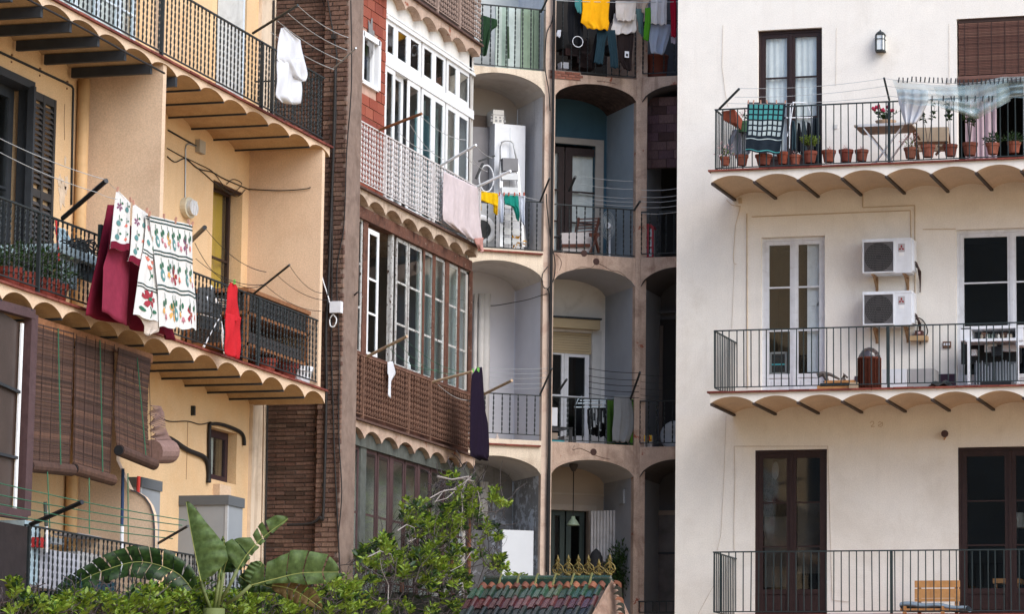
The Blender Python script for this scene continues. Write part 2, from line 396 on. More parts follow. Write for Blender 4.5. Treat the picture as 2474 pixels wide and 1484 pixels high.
def railing(label, F, s0, s1, d, z0, z1, pitch=.115, style='twist', m=None, posts=(), ends=(), dend=1.0, wd=.022, rail=.028, group='balcony railings', phase=0, bottom=.07, skip=(), name='balcony_railing'):
    m = m or IRON; T = Thing(name, label, 'railing', F, (s0, d, z0), group)
    T.part('top_rail', MB().box(s0-.01, s1+.01, d-rail/2, d+rail/2, z1-.018, z1), m)
    T.part('bottom_rail', MB().box(s0, s1, d-.01, d+.01, z0+bottom-.014, z0+bottom), m)
    h = z1-z0-bottom-.018
    me = twist_mesh(h, wd, .009, m=m) if style == 'twist' else plain_mesh(h, m=m)
    n = int((s1-s0)/pitch)
    for i in range(n+1):
        s = s0+phase+i*pitch
        if s > s1: break
        T.inst('baluster', me, (s+rnd.uniform(-.006, .006), d, z0+bottom), rot=(rnd.uniform(-.008, .008), rnd.uniform(-.008, .008), rnd.uniform(-.3, .3) if style == 'twist' else 0))
    for p in posts: T.part('post', MB().box(p-.018, p+.018, d-.02, d+.02, z0, z1-.02), m)
    for e in ends:
        T.part('side_rail', MB().box(e-.012, e+.012, d+.02, d+dend, z1-.018, z1), m)
        T.part('side_rail', MB().box(e-.009, e+.009, d+.02, d+dend, z0+bottom-.014, z0+bottom), m)
        for i in range(int(dend/pitch)): T.inst('baluster', me, (e, d+.06+i*pitch, z0+bottom))
    return T
def edge_tiles(T, s0, s1, d0, d1, z0, z1, m, lt=.29):
    n = max(1, int(round((s1-s0)/lt))); L_ = (s1-s0)/n
    me = MB().box(.003, L_-.003, 0, d1-d0, 0, z1-z0).mesh('edge_tile', m)
    for i in range(n): T.inst('edge_tile', me, (s0+i*L_, d0+rnd.uniform(-.004, .004), z0+rnd.uniform(-.002, .002)))
def line(label, F, pts, sag=.04, r=.0035, m=None, group='clotheslines', n=14):
    mb = MB(); P_ = []
    for i in range(len(pts)-1):
        a, b = Vector(pts[i]), Vector(pts[i+1])
        for k in range(n+(i == len(pts)-2)):
            t = k/n; p = a.lerp(b, t); p.z -= sag*4*t*(1-t); P_.append(p)
    mb.tube(P_, r, 4)
    return solo('clothesline', label, 'clothesline', F, mb, m or ROPE, tuple(pts[0]), group)
def cable(label, F, pts, r=.008, m=None, name='cable', cat='cable', group=None, T=None, smooth=True):
    P_ = [Vector(p) for p in pts]; out = []
    n = len(P_)
    for i in range(n-1):
        p0, p1, p2, p3 = P_[max(i-1, 0)], P_[i], P_[i+1], P_[min(i+2, n-1)]
        for k in range(6):
            t = k/6
            out.append(.5*((2*p1)+(p2-p0)*t+(2*p0-5*p1+4*p2-p3)*t*t+(3*p1-p0-3*p2+p3)*t**3))
    out.append(P_[-1])
    mb = MB().tube(out if smooth else P_, r, 6)
    if T: return T.part(name, mb, m or CABLE, smooth=True)
    return solo(name, label, cat, F, mb, m or CABLE, tuple(P_[0]), group, smooth=True)
def px3(F, p, d): s, z = F.at(p, d); return (s, d, z)
class Cloth:
    """hanging cloth; rows = [(left px, right px)] from top to bottom as picture points on the plane at depth d"""
    def __init__(c, F, rows, d, amp=.03, folds=3, ph=0, d2=None, flare=1):
        c.F = F; c.d = d; c.amp = amp; c.folds = folds; c.ph = ph; c.flare = flare
        c.rows = [(F.at(a, d), F.at(b, d)) for a, b in rows]
        z = [ (r[0][1]+r[1][1])/2 for r in c.rows]; tot = max(1e-4, z[0]-z[-1]); c.t = [(z[0]-q)/tot for q in z]
        for i in range(1, len(c.t)): c.t[i] = max(c.t[i], c.t[i-1]+1e-3)
        c.t = [q/c.t[-1] for q in c.t]
    def pt(c, u, v, off=0):
        i = 0
        while i < len(c.t)-2 and v > c.t[i+1]: i += 1
        k = (v-c.t[i])/(c.t[i+1]-c.t[i]); k = max(0, min(1, k))
        a0, b0 = c.rows[i]; a1, b1 = c.rows[i+1]
        a = (a0[0]+(a1[0]-a0[0])*k, a0[1]+(a1[1]-a0[1])*k); b = (b0[0]+(b1[0]-b0[0])*k, b0[1]+(b1[1]-b0[1])*k)
        s = a[0]+(b[0]-a[0])*u; z = a[1]+(b[1]-a[1])*u
        w_ = sin(2*pi*c.folds*u+c.ph+.8*sin(2.2*v+c.ph))+.45*sin(2*pi*c.folds*2.3*u+c.ph*2+1.7*v)
        d = c.d + c.amp*w_*(.25+.75*v*c.flare) + .25*c.amp*sin(7*v+5*u+c.ph)
        z += .012*sin(2*pi*c.folds*u*1.3+c.ph)*v
        return (s, d-off, z)
    def mesh(c, mb, nu=28, nv=24, m=0, mf=None):
        b = len(mb.f)
        mb.grid(lambda u, v: c.pt(u, v), nu, nv, m)
        if mf:
            for j in range(nv):
                for i in range(nu): mb.m[b+j*nu+i] = mf((i+.5)/nu, (j+.5)/nv)
        return c
    def poly(c, mb, pts, m, off=.004): # printed shape, pts in (u,v)
        vs = [c.pt(u, v, off) for u, v in pts]; cu = sum(p[0] for p in pts)/len(pts); cv = sum(p[1] for p in pts)/len(pts)
        n = len(pts); mb.add([c.pt(cu, cv, off)]+vs, [(0, 1+(i+1) % n, 1+i) for i in range(n)], m)
def garment(label, cat, F, rows, d, m, amp=.02, folds=2, ph=0, name=None, group='hanging laundry', extra=None, nu=20, nv=20):
    c = Cloth(F, rows, d, amp, folds, ph); mb = MB(); c.mesh(mb, nu, nv)
    mats = [m]
    for rr, mm in (extra or []):
        e = Cloth(F, rr, d+rnd.uniform(-.01, .01), amp, folds, ph+1)
        if mm is not None:
            mats.append(mm); e.mesh(mb, nu, nv, len(mats)-1)
        else: e.mesh(mb, nu, nv, 0)
    o = c.pt(.5, 0)
    ob = solo(name or cat.replace(' ', '_'), label, cat, F, mb, mats, o, group, smooth=True)
    md = ob.modifiers.new('thickness', 'SOLIDIFY'); md.thickness = .006
    return ob
def rows(Zf, *r): return [(Zf(a, y), Zf(b, y2)) for (a, y, b, y2) in r]
def pole(label, F, a, b, r=.014, m=None, name='clothesline_bracket', cat='clothesline bracket', group='clothesline arms', r2=None):
    return solo(name, label, cat, F, MB().tube([a, b], r, 8, r2=r2), m or IRON, tuple(a), group, smooth=False)
def leaf_quad(mb, p, dirv, size, wd=.42, up=None, m=0):
    dirv = Vector(dirv).normalized(); up = up or Vector((rnd.uniform(-1, 1), rnd.uniform(-1, 1), rnd.uniform(.2, 1)))
    sd_ = dirv.cross(up)
    if sd_.length < 1e-3: sd_ = dirv.cross(Vector((1, 0, 0)))
    sd_.normalize(); nrm = sd_.cross(dirv); p = Vector(p); h = size*wd/2
    mb.add([p, p+dirv*size*.45-sd_*h+nrm*h*.35, p+dirv*size*.5, p+dirv*size*.45+sd_*h+nrm*h*.35, p+dirv*size-nrm*size*.12],
           [(0, 1, 2), (0, 2, 3), (1, 4, 2), (3, 2, 4)], m)
def pot_mesh(r, h, m=None):
    return MB().lathe([(r*.68, 0), (r*.9, h*.72), (r, h*.74), (r*1.04, h), (r*.93, h), (r*.9, h*.86), (.001, h*.86)], (0, 0, 0), 16).mesh('pot', m or TERRA, smooth=False)
# ============================================================ GROUND
g = MB().box(-60, 60, 0, 120, -1.9, -1.4)
solo('courtyard_ground', None, None, WORLD, g, mat('courtyard_ground', (.46, .31, .175), .95, .2, .8, '5a4a3c', .5, .5), kind='structure')

# unseen block added so the window glass mirrors a dull wall, not sky
OT_ = Thing('added_reflection_block', 'plain tan block added out of view so the glass reflects a wall instead of sky', 'building', WORLD, (0, -30, -1.4))
OT_.part('wall', MB().box(-45, 30, -36, -30, -1.4, 27), mat('reflection_block_plaster', (.30, .27, .24), .9, .3, .3, '3a2c20', .6, .3))
# ============================================================ WHITE BUILDING (right)
T = Thing('white_building', 'white plastered apartment block on the right with vaulted balconies shaded tan', 'building', FR, (-12.68, 0, -1.4))
zf = [9.16, 5.88, 2.62]
def ra(a, b, c, e): return (FR.s(*a), FR.s(*b), c, e)
D1 = (-11.43, -10.44, 9.16, 11.52); D2 = (-8.40, -6.75, 9.16, FR.z(*N(912, 135)))
D3 = (-11.37, -10.40, 5.88, FR.z(*O(800, 305))); D4 = (-8.43, -6.85, 5.88, FR.z(*P(840, 258)))
D5 = (-11.46, -10.37, 2.62, FR.z(*Q(800, 362))); D6 = (-8.42, -6.9, 2.62, FR.z(*R(860, 346)))
ops = [D1, D2, D3, D4, D5, D6]
wall(T, 'wall', -12.68, -1.0, -1.4, 14.5, 0, ops, WHITE_P, .13)
T.part('side_wall', MB().quad((-12.68, 0, -1.4), (-12.68, 0, 14.5), (-12.68, 9, 14.5), (-12.68, 9, -1.4)).quad((-12.68, 0, 14.5), (-1, 0, 14.5), (-1, 9, 14.5), (-12.68, 9, 14.5)), WHITE_P)
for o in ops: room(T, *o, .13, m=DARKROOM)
def doors(o, d, m, bars, panel, split=None, st=.06, curtain=None, glass=None, vr=.0, bt=.022):
    a, b, c, e = o; mid = split or (a+b)/2
    mb = MB().box(a, a+.04, d-.03, d+.05, c, e).box(b-.04, b, d-.03, d+.05, c, e).box(a+.04, b-.04, d-.03, d+.05, e-.05, e)
    fr_ = T.part('door_frame', mb, m)
    sash(T, a+.042, mid-.002, c+.01, e-.052, d-.02, m, bars, st, panel, glass, bt=bt)
    sash(T, mid+.002, b-.042, c+.01, e-.052, d-.02, m, bars, st, panel, glass, bt=bt)
    T.part('astragal', MB().box(mid-.022, mid+.022, d-.035, d-.0215, c+.02, e-.06), m)
doors(D1, .10, BROWNW, (.32, .66), .42)
mb = MB(); drape(mb, D1[0]+.08, -10.96, 9.4, 11.42, .15, 4, .012); drape(mb, -10.91, D1[1]-.08, 9.4, 11.42, .15, 4, .012, ph=1); T.part('curtain', mb, CURTAIN, smooth=True)
# mid white door, right leaf shows the inner shutter
doors(D3, .10, WHITEW, (.335, .67), .38, split=-10.885)
mb = MB().box(-10.70, -10.46, .16, .19, 6.3, 8.25).box(-10.55, -10.52, .15, .16, 6.3, 8.25).box(-10.69, -10.49, .15, .16, 7.30, 7.34); T.part('inner_shutter', mb, WHITEW)
mb = MB().box(-11.28, -11.02, .2, .24, 6.28, 6.62).box(-11.25, -11.05, .195, .2, 6.31, 6.59, 1).box(-11.25, -11.05, .19, .195, 6.42, 6.44, 2)
T.part('picture', mb, [mat('grey_frame', (.3, .3, .3)), BLACKP, mat('cyan_strip', (.05, .4, .45))])
doors(D4, .10, WHITEW, (.333, .667), .3, split=-7.62)
doors(D5, .06, BROWNW, (.325, .66), .42, st=.07)
doors(D6, .06, BROWNW, (.325, .66), .42, st=.08)
T.part('curtain', MB().box(-11.38, -10.98, .3, .31, 3.1, 4.15).box(-10.88, -10.5, .32, .33, 3.3, 4.35), mat('beige_net', (.10, .09, .08), .9, .15, 6, trans=.3))
solo('floor_lamp', 'floor lamp with pale shade glimpsed behind the dark glass of the lowest right door', 'lamp', FR,
     MB().lathe([(.10, 0), (.14, .0), (.11, .22), (.09, .22)], (-7.72, 1.0, 4.0), 16, 0).tube([(-7.72, 1.0, 2.65), (-7.72, 1.0, 4.02)], .012, 6, 1), [mat('lampshade', (.7, .68, .62), .9, trans=.4), IRON], (-7.72, 1.0, 2.65))
solo('round_mirror', 'oval hanging glass ornament behind the upper left pane of the lowest brown door', 'ornament', FR,
     MB().lathe([(.001, 0), (.05, 0), (.052, .01), (.001, .012)], (0, 0, 0), 16, ax='d'), mat('dark_mirror', (.10, .10, .10), .2), (0, 0, 0))
bpy.data.objects['round_mirror'].location = FR.W(-11.19, .17, 4.83); bpy.data.objects['round_mirror'].scale = (1, 1, 2.6)
# blind in top right opening
a, b, c, e = D2
bl = T.part('blind', MB().box(a+.02, b-.02, .03, .05, e-.06, e-.005), mat('dark_head', (.05, .03, .025)))
SLATM = rmat('brown_blind_slat', ['5b4038', '6a4a40', '50362f', '735448'], .85, jitter=.15)
zb = FR.z(*N(905, 605)); n = int((e-.06-zb-.12)/.024); me = MB().box(0, b-a-.05, -.006, .006, 0, .019).mesh('slat', SLATM)
for i in range(n): T.inst('slat', me, (a+.025+rnd.uniform(-.004, .004), .035+rnd.uniform(-.002, .002), e-.085-i*.024), parent=bl)
T.part('roll', MB().tube([(a+.02, .03, zb+.06), (b-.02, .03, zb+.06)], .06, 10), SLATM, parent=bl)
mb = MB()
for k in range(9): x = a+.12+k*.2; mb.box(x-.004, x+.004, .02, .028, zb+.1, e-.06)
T.part('cord', mb, mat('dark_cord', (.06, .035, .03)), parent=bl)
mb = MB(); drape(mb, a+.08, a+.55, 9.25, 10.6, .25, 5, .03); T.part('curtain', mb, clothmat('pink_curtain', (.62, .47, .50)), smooth=True)
mb = MB(); drape(mb, a+.95, a+1.2, 9.25, 10.6, .25, 3, .03); T.part('curtain', mb, CURTAIN, smooth=True)
# balcony slabs
v0 = -11.80
for k, (zt, zv) in enumerate(((9.12, 8.935), (5.84, 5.668), (2.6, 2.42))):
    vals = [v0+.652*i for i in range(0, 17)]
    p = vault_slab(T, 'balcony', v0, -1.5, -1.45, 0, zt-.022, zv, zv+.098, vals, mat('white_fascia_plaster', (.80, .76, .70), .9, .05, 3, 'b0a592', .3, 2, .2, bump=.2), m2=SOFFIT_P, prof=.9)
    T.part('floor_tiles', MB().box(v0+.05, -1.5, -1.19, -.003, zt-.021, zt-.003), mat('balcony_floor_tile', (.30, .13, .08), .7, .2, 5), parent=p)
    bm_ = MB()
    me = MB().box(-.022, .022, 0, 1.45, -.028, .004).mesh('beam', mat('dark_brown_steel', (.05, .035, .03), .6, .3, 10))
    for v in vals[:-1]: T.inst('beam', me, (v+(.022 if v == v0 else 0), -1.446, zv), parent=p)
    edge_tiles(T, v0-.04, -1.5, -1.49, -1.2, zt-.022, zt+.004, REDTILE, .30)
for a_, b_ in ((-12.0, -11.47), (-10.36, -8.43)): T.part('skirting', MB().box(a_, b_, -.012, -.002, 2.604, 2.68), mat('red_skirting', (.2, .05, .035), .6))
PLUM = mat('plum_skirting', (.06, .03, .05), .7)
for a_, b_ in ((-9.95, -9.62), (-8.9, -8.44)): T.part('skirting', MB().box(a_, b_, -.012, -.002, 5.845, 6.2), PLUM)
# fine raised conduits and cracks
CREAMPIPE = mat('painted_cream_conduit', (.62, .5, .36), .8, bump=.05); CRACK = mat('plaster_crack', (.45, .36, .27), .9, bump=0)
def fr(Zf, *pts, d=-.012): return [px3(FR, Zf(*p), d) for p in pts]
def conduit(pts, r=.009, m=CREAMPIPE, name='conduit'):
    mb = MB()
    for i in range(len(pts)-1): mb.tube(pts[i:i+2], r, 5)
    T.part(name, mb, m)
conduit(fr(O, (532, 148), (537, 1330)), .010)
conduit(fr(O, (565, 170), (1224, 143)) + fr(P, (528, 127), (532, 322)), .008)
conduit(fr(P, (205, 5), (205, 107), (557, 93), (560, 890)), .008)
conduit(fr(P, (612, 255), (835, 252)), .006)
conduit(fr(Q, (450, 1060), (448, 900), (455, 540), (450, 338), (1090, 338), (1105, 870), (1120, 1390), (1235, 1403)), .003, CRACK, 'crack')
conduit(fr(O, (395, 55), (430, 90), (490, 100)), .005); conduit(fr(O, (490, 95), (455, 230), (440, 440), (445, 485), (462, 492)), .004, CREAMPIPE)
conduit(fr(O, (447, 490), (430, 930)), .002, CRACK, 'crack'); conduit(fr(Q, (395, 130), (380, 560), (360, 940), (335, 1050)), .002, CRACK, 'crack')
conduit(fr(Q, (310, 1290), (205, 1484)), .002, CRACK, 'crack')
conduit(fr(M, (395, 180), (388, 480), (415, 690), (430, 770)), .0025, CRACK, 'crack')
conduit(fr(M, (1215, 200), (1210, 620)), .002, CRACK, 'crack'); conduit(fr(N, (840, 170), (842, 590)), .002, CRACK, 'crack')
for pts_ in (((255, 180), (268, 167), (282, 172), (280, 186), (262, 204), (288, 202)), ((312, 178), (322, 170), (334, 176), (330, 188), (316, 190), (312, 200), (330, 204), (342, 196), (340, 172))):
    conduit(fr(R, *pts_, d=-.003), .0035, mat('scratched_mark', (.52, .40, .26), .9, bump=0), 'scratched_mark')
T.part('junction_box', MB().box(*[FR.s(*O(478, 60)), FR.s(*O(500, 60))], -.03, -.001, FR.z(*O(490, 80)), FR.z(*O(490, 45))), CREAMPIPE)
for z_, (x, y) in ((M, (1210, 915)), (N, (838, 588))):
    s, z = FR.at(z_(x, y)); T.part('wall_switch', MB().box(s-.03, s+.03, -.012, -.001, z-.03, z+.03), mat('switch_plastic', (.6, .58, .55)))
s, z = FR.at(P(776, 1038)); mb = MB().box(s-.06, s+.06, -.03, -.001, z-.045, z+.045)
for k in (-.035, 0, .035): mb.box(s+k-.012, s+k+.012, -.034, -.03, z-.015, z+.02, 1)
T.part('socket_box', mb, [mat('brown_plate', (.16, .08, .045)), WHITEW])

# wall lantern
s0_, z0_ = FR.at(N(341, 368), -.12); s1_ = FR.s(*N(385, 300), -.12); hw = .073
t = Thing('wall_lantern', 'black framed wall lantern with milky glass beside the top balcony door', 'lantern', FR, (s0_, 0, z0_))
hex_ = [(s0_-hw, -.002), (s0_-hw, -.09), (s0_-hw*.6, -.15), (s0_+hw*.6, -.15), (s0_+hw, -.09), (s0_+hw, -.002)]
t.part('base', MB().prism_z(hex_, z0_, z0_+.022), IRON); t.part('glass', MB().prism_z([(s0_+(p[0]-s0_)*.9, p[1]*.93) for p in hex_], z0_+.022, z0_+.25), mat('milky_glass', (.75, .8, .82), .25))
mb = MB().prism_z(hex_, z0_+.25, z0_+.266)
mb.lathe([(hw*1.05, 0), (hw*.7, .03), (.012, .055), (.01, .07), (.001, .072)], (s0_, -.075, z0_+.266), 10)
t.part('cap', mb, IRON)
mb = MB()
for p in hex_[1:5]: mb.box(p[0]-.005, p[0]+.005, p[1]-.004, p[1]+.006, z0_+.02, z0_+.25)
mb.prism_z([(s0_+(p[0]-s0_)*1.01, p[1]*1.01) for p in hex_], z0_+.185, z0_+.192); t.part('cage', mb, IRON)

# air conditioners
def ac(y0, y1, lab):
    d = -.36; s0, z1 = FR.at(P(204, y0), d); s1, z0 = FR.at(P(533, y1), d)
    t = Thing('air_conditioner', lab, 'air conditioner', FR, (s0, 0, z0), 'outdoor air conditioner units on brackets')
    t.part('case', MB().box(s0, s1, d, -.08, z0, z1), METALW)
    t.part('case_lip', MB().box(s0-.006, s1+.006, d-.006, -.078, z1-.03, z1+.004), METALW)
    w_ = s1-s0; cx = s0+w_*.33; cz = (z0+z1)/2-.01; hh = (z1-z0)*.43
    mb = MB().box(cx-hh*.98, cx+hh*.98, d-.004, d+.002, cz-hh, cz+hh, 0)
    t.part('grille_recess', mb, mat('grey_grille', (.17, .16, .17), .6)); t.part('fan_opening', MB().lathe([(.001, 0), (hh*.93, 0), (hh*.95, .002)], (cx, d-.0065, cz), 32, ax='d'), mat('dark_grille', (.03, .028, .03), .6))
    mb = MB()
    for r in [hh*k/9 for k in range(2, 10)]:
        mb.tube([(cx+r*.97*cos(a*pi/14), d-.010, cz+r*.97*sin(a*pi/14)) for a in range(29)], .0022, 4)
    for k in range(17): z = cz-hh+hh*2*(k+.5)/17; mb.box(cx-hh*.96, cx+hh*.96, d-.016, d-.011, z-.003, z+.003)
    t.part('grille', mb, mat('grille_wire', (.12, .115, .115), .5))
    mb = MB(); f = .016
    mb.box(cx-hh-f, cx+hh+f, d-.02, d-.002, cz+hh, cz+hh+f).box(cx-hh-f, cx+hh+f, d-.02, d-.002, cz-hh-f, cz-hh).box(cx-hh-f, cx-hh, d-.02, d-.002, cz-hh, cz+hh).box(cx+hh, cx+hh+f, d-.02, d-.002, cz-hh, cz+hh)
    t.part('grille_frame', mb, METALW)
    lx, lz = FR.at(P(467, y0+55), d)
    pl = t.part('badge', MB().box(lx-.05, lx+.05, d-.004, d-.001, lz-.062, lz+.062), mat('badge_grey', (.45, .42, .43)))
    mb = MB()
    for a in (90, 210, 330):
        a = radians(a); u_ = (cos(a), sin(a)); v_ = (-sin(a), cos(a)); L_ = .05; wd = .015
        c0 = (lx, lz-.006)
        q = [(c0[0]+u_[0]*k*L_+v_[0]*j*wd, d-.0075, c0[1]+u_[1]*k*L_+v_[1]*j*wd) for k, j in ((0.03, 0), (.5, -1), (1, 0), (.5, 1))]
        mb.quad(*q)
    t.part('emblem', mb, mat('emblem_red', (.28, .015, .02), .5), parent=pl)
    t.part('sticker', MB().box(lx-.035, lx+.035, d-.004, d-.001, lz-.12, lz-.072), mat('sticker_white', (.85, .85, .85)))
    for bx in (s0+w_*.2, s0+w_*.84):
        t.part('bracket', MB().box(bx-.02, bx+.02, d+.02, -.002, z0-.022, z0-.002).bar((bx, d+.1, z0-.02), (bx, -.01, z0-.19), .03, .012).box(bx-.02, bx+.02, -.016, -.002, z0-.22, z0-.02), mat('rusty_tan_bracket', (.36, .22, .12), .7, .3, 20))
    hx = s1+.05
    mb = MB().box(s1, s1+.035, d+.06, -.1, z0+.03, z1-.02)
    t.part('valve_cover', mb, METALW)
    for q in range(4):
        pts = [(s1+.03, d+.12+.03*q, z0+.18-.02*q), (s1+.07+.012*q, d+.1, z0+.14-.03*q), (s1+.06+.01*q, -.08, z0+.02), (s1+.07, -.03, z0-.1-.05*q)]
        cable('', FR, pts, .009, mat('old_insulation', (.09, .06, .055), .9), T=t, name='hose')
    return t
ac(325, 548, 'upper of the two white air conditioner units on the right wall')
ac(682, 902, 'lower of the two white air conditioner units, just above the railing')
s, z = FR.at(P(592, 1008)); t = Thing('meter_shelf', 'small tan wall shelf holding a dark box with dangling cables below the lower air conditioner', 'shelf', FR, (s, 0, z))
t.part('shelf', MB().box(s-.13, s+.13, -.16, -.002, z-.02, z+.05), mat('tan_wood', (.45, .3, .16)))
t.part('box', MB().box(s-.05, s+.06, -.13, -.01, z+.05, z+.13).box(s-.02, s+.03, -.135, -.13, z+.08, z+.11, 1), [mat('dark_box', (.08, .03, .025)), mat('box_white', (.6, .4, .4))])
cable('', FR, [(s+.1, -.03, z+.05), (s+.12, -.04, z+.15), (s+.04, -.03, z+.3), (s-.1, -.03, z+.36)], .009, T=t, name='cord')
cable('', FR, [(s-.1, -.03, z+.05), (s-.06, -.04, z+.22), (s-.12, -.03, z+.36)], .007, METALW, T=t, name='cord')
# round floodlight
s, z = FR.at(R(768, 258), -.1); t = Thing('spotlight', 'small round dark spotlight on the right wall under the middle balcony', 'spotlight', FR, (s, 0, z))
t.part('lamp_head', MB().lathe([(.001, 0), (.05, 0), (.055, .03), (.03, .09), (.001, .1)], (s, -.15, z+.01), 12, ax='d'), mat('rust_dark', (.07, .04, .04), .6)); t.part('arm', MB().tube([(s, -.02, z-.02), (s-.02, -.06, z-.07)], .01, 6).tube([(s, -.002, z), (s, -.08, z)], .012, 6), PINE)

# railings of the white building
rt = FR  # top rail px -> z
def rz_(p): return FR.z(*p, -1.43)
railing('plain thin iron railing of the top right balcony behind the flower pots', FR, -11.74, -1.5, -1.43, 9.13, rz_(M(345, 788)), .1105, 'plain', IRON_G, posts=(FR.s(*N(408, 900), -1.43),), ends=(-11.74,), dend=1.42, group='plain railings of the white building', bottom=.03)
railing('plain thin iron railing of the middle right balcony below the air conditioners', FR, -11.74, -1.5, -1.43, 5.85, rz_(O(315, 940)), .1105, 'plain', IRON_G, posts=(FR.s(*P(378, 1100), -1.43),), ends=(-11.74,), dend=1.42, group='plain railings of the white building', bottom=.06)
railing('plain thin iron railing of the lowest right balcony with the pine bench', FR, -11.74, -1.5, -1.43, 2.61, rz_(Q(320, 1058)), .1105, 'plain', IRON_G, posts=(FR.s(*R(402, 1200), -1.43),), ends=(-11.74,), dend=1.42, group='plain railings of the white building', bottom=.04)

# ============================================================ OCHRE BUILDING (left)
T = Thing('ochre_building', 'ochre plastered apartment block on the left with vaulted balconies', 'building', FL, (26, 1.03, -1.4))
WD = 1.03
def ys(x, y, d=WD): return FL.s(x, y, d)
YE = 42.1
YB0 = ys(519, 600); YB1 = ys(583, 600)       # shared column of openings
shut = A(230, 900)
OA = (ys(415, 80)-.15, ys(524, 80)-.9, 8.37, 11.2)
W_ = [(ys(0, 100)-1, ys(338, 60), 8.37, 10.7), (YB0-.1, YB1, 8.37, 11), (28.5, ys(*A(218, 900)), 5.17, FL.z(*A(215, 635), WD)),
      (YB0-.1, YB1, 5.17, FL.z(*B(450, 1340), WD)), (YB0, YB1, FL.z(*J(465, 655), WD), FL.z(*J(465, 325), WD)), (28.5, 32.2, 1.9, 4.3)]
wall(T, 'wall', 24, YE, -1.4, 13, WD, W_, OCHRE_P, .24)
T.part('roof', MB().box(24, YE, WD, WD+6, 13.0, 13.2), OCHRE_P)
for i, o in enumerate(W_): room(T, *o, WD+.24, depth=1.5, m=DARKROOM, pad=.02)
# slabs (d from 0 front to WD wall)
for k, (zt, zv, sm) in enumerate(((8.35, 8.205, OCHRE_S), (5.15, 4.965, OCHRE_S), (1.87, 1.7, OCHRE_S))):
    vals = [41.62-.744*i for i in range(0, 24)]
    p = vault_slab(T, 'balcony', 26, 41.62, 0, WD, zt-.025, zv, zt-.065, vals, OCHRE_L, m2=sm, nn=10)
    thick = MB().box(-.03, .03, 0, WD-.05, -.115, -.004).mesh('beam', BEAM); thin = MB().box(-.012, .012, 0, WD, -.016, .008).mesh('beam', BEAM)
    for v in vals[1:]:
        T.inst('beam', thick if (k == 0 and v < 36.6) else thin, (v, .006, zv), parent=p)
    edge_tiles(T, 26, 41.66, -.035, .2, zt-.025, zt, REDTILE, .29)
# dividers between balconies
YD = 36.05
def divider(y, z0, z1, poly=None):
    mb = MB()
    if poly: mb.prism_s(poly, y-.05, y+.05)
    else: mb.box(y-.05, y+.05, .02, WD, z0, z1)
    T.part('dividing_wall', mb, OCHRE_L)
divider(YD+.05, 5.15, 8.3); divider(41.45, 5.15, 8.3)
T.part('cream_strip', MB().box(YD-.03, YD+.05, .06, .12, 8.35, 12), OCHRE_L)
def ypt(Zf, x, y, Yp=YD): # point on the plane Y = Yp -> (d, z)
    r = ray(*Zf(x, y)); t = Yp/r.y; q = r*t; return (-15.22-q.x, q.z)
pts = [(WD, 1.87), (WD, 4.98)] + [(ypt(I, *q)) for q in ((700, 300), (760, 500), (850, 690), (895, 705), (940, 735), (975, 785), (997, 850), (1003, 930), (1003, 1040))]
pts.append((pts[-1][0], 1.87))
pts[2] = (pts[3][0]+.02, 4.98)
divider(YD, 0, 0, pts)
mb = MB()
for a_, b_ in zip(pts[4:-1], pts[5:]): mb.bar((YD-.06, a_[0]-.004, a_[1]), (YD-.06, b_[0]-.004, b_[1]), .014, .014)
T.part('divider_trim', mb, mat('dark_trim', (.08, .08, .09)))
# black steel anchor plates with bolts under the top slab
mb = MB()
for v in [41.62-.744*i for i in range(7, 14)]:
    for q, zz in ((.05, -.16), (.1, -.16), (.05, -.24)): mb.lathe([(.012, 0), (.012, -.012), (.001, -.014)], (v-.06+q*.3, WD, 8.2+zz), 8, ax='d')
T.part('bolt', mb, mat('bolt_rust', (.25, .13, .07)), kind='stuff')
# downpipes in the corners
for (y, z0, z1) in ((YD-.12, 5.15, 8.12), (YD-.12, 1.9, 4.9)):
    T.part('downpipe', MB().tube([(y, WD-.08, z0), (y, WD-.08, z1)], .07, 14), DOWNP, smooth=True)
def flp(Zf, *pts, d=WD-.012): return [px3(FL, Zf(*p), d) for p in pts]
cable('', FL, flp(A, (0, 375), (480, 600), (520, 622), (530, 640), (527, 760), (515, 1480)), .014, BEAM, T=T, name='conduit', smooth=False)
# wall end facing the camera beside the brick wall, with pipes
EX = FP.s(*J(650, 600))
T.part('end_pilaster', MB().box(41.6, 42.1, -15.22-EX, WD+.3, -1.4, 13), mat('cream_pilaster_plaster', (.70, .58, .45), .9, .1, 3, '8f6f50', .4, 2, .6, bump=.3))
def fpp(Zf, *pts, d=-.12): return [px3(FP, Zf(*p), d) for p in pts]
def on_fl(p3): w_ = FP.W(*p3); return (w_.y, -15.22-w_.x, w_.z)
for x, r, m in ((575, .018, CABLE), (600, .012, DOWNP), (625, .022, mat('cream_pipe', (.68, .57, .45), .6)), (645, .014, mat('cream_pipe', (.6, .5, .4))), (662, .016, CABLE)):
    pts_ = [on_fl(q) for q in fpp(J, (x, 140), (x-6, 600), (x-18, 1170), d=-.13)]
    up = [on_fl(q) for q in fpp(B, ((x-590)*1.1+712, 0), ((x-590)*1.1+708, 420), d=-.13)]
    cable('', FL, pts_, r, m, T=T, name='pipe'); cable('', FL, up+[(up[1][0], up[1][1], 8.4)], r, m, T=T, name='pipe', smooth=False)

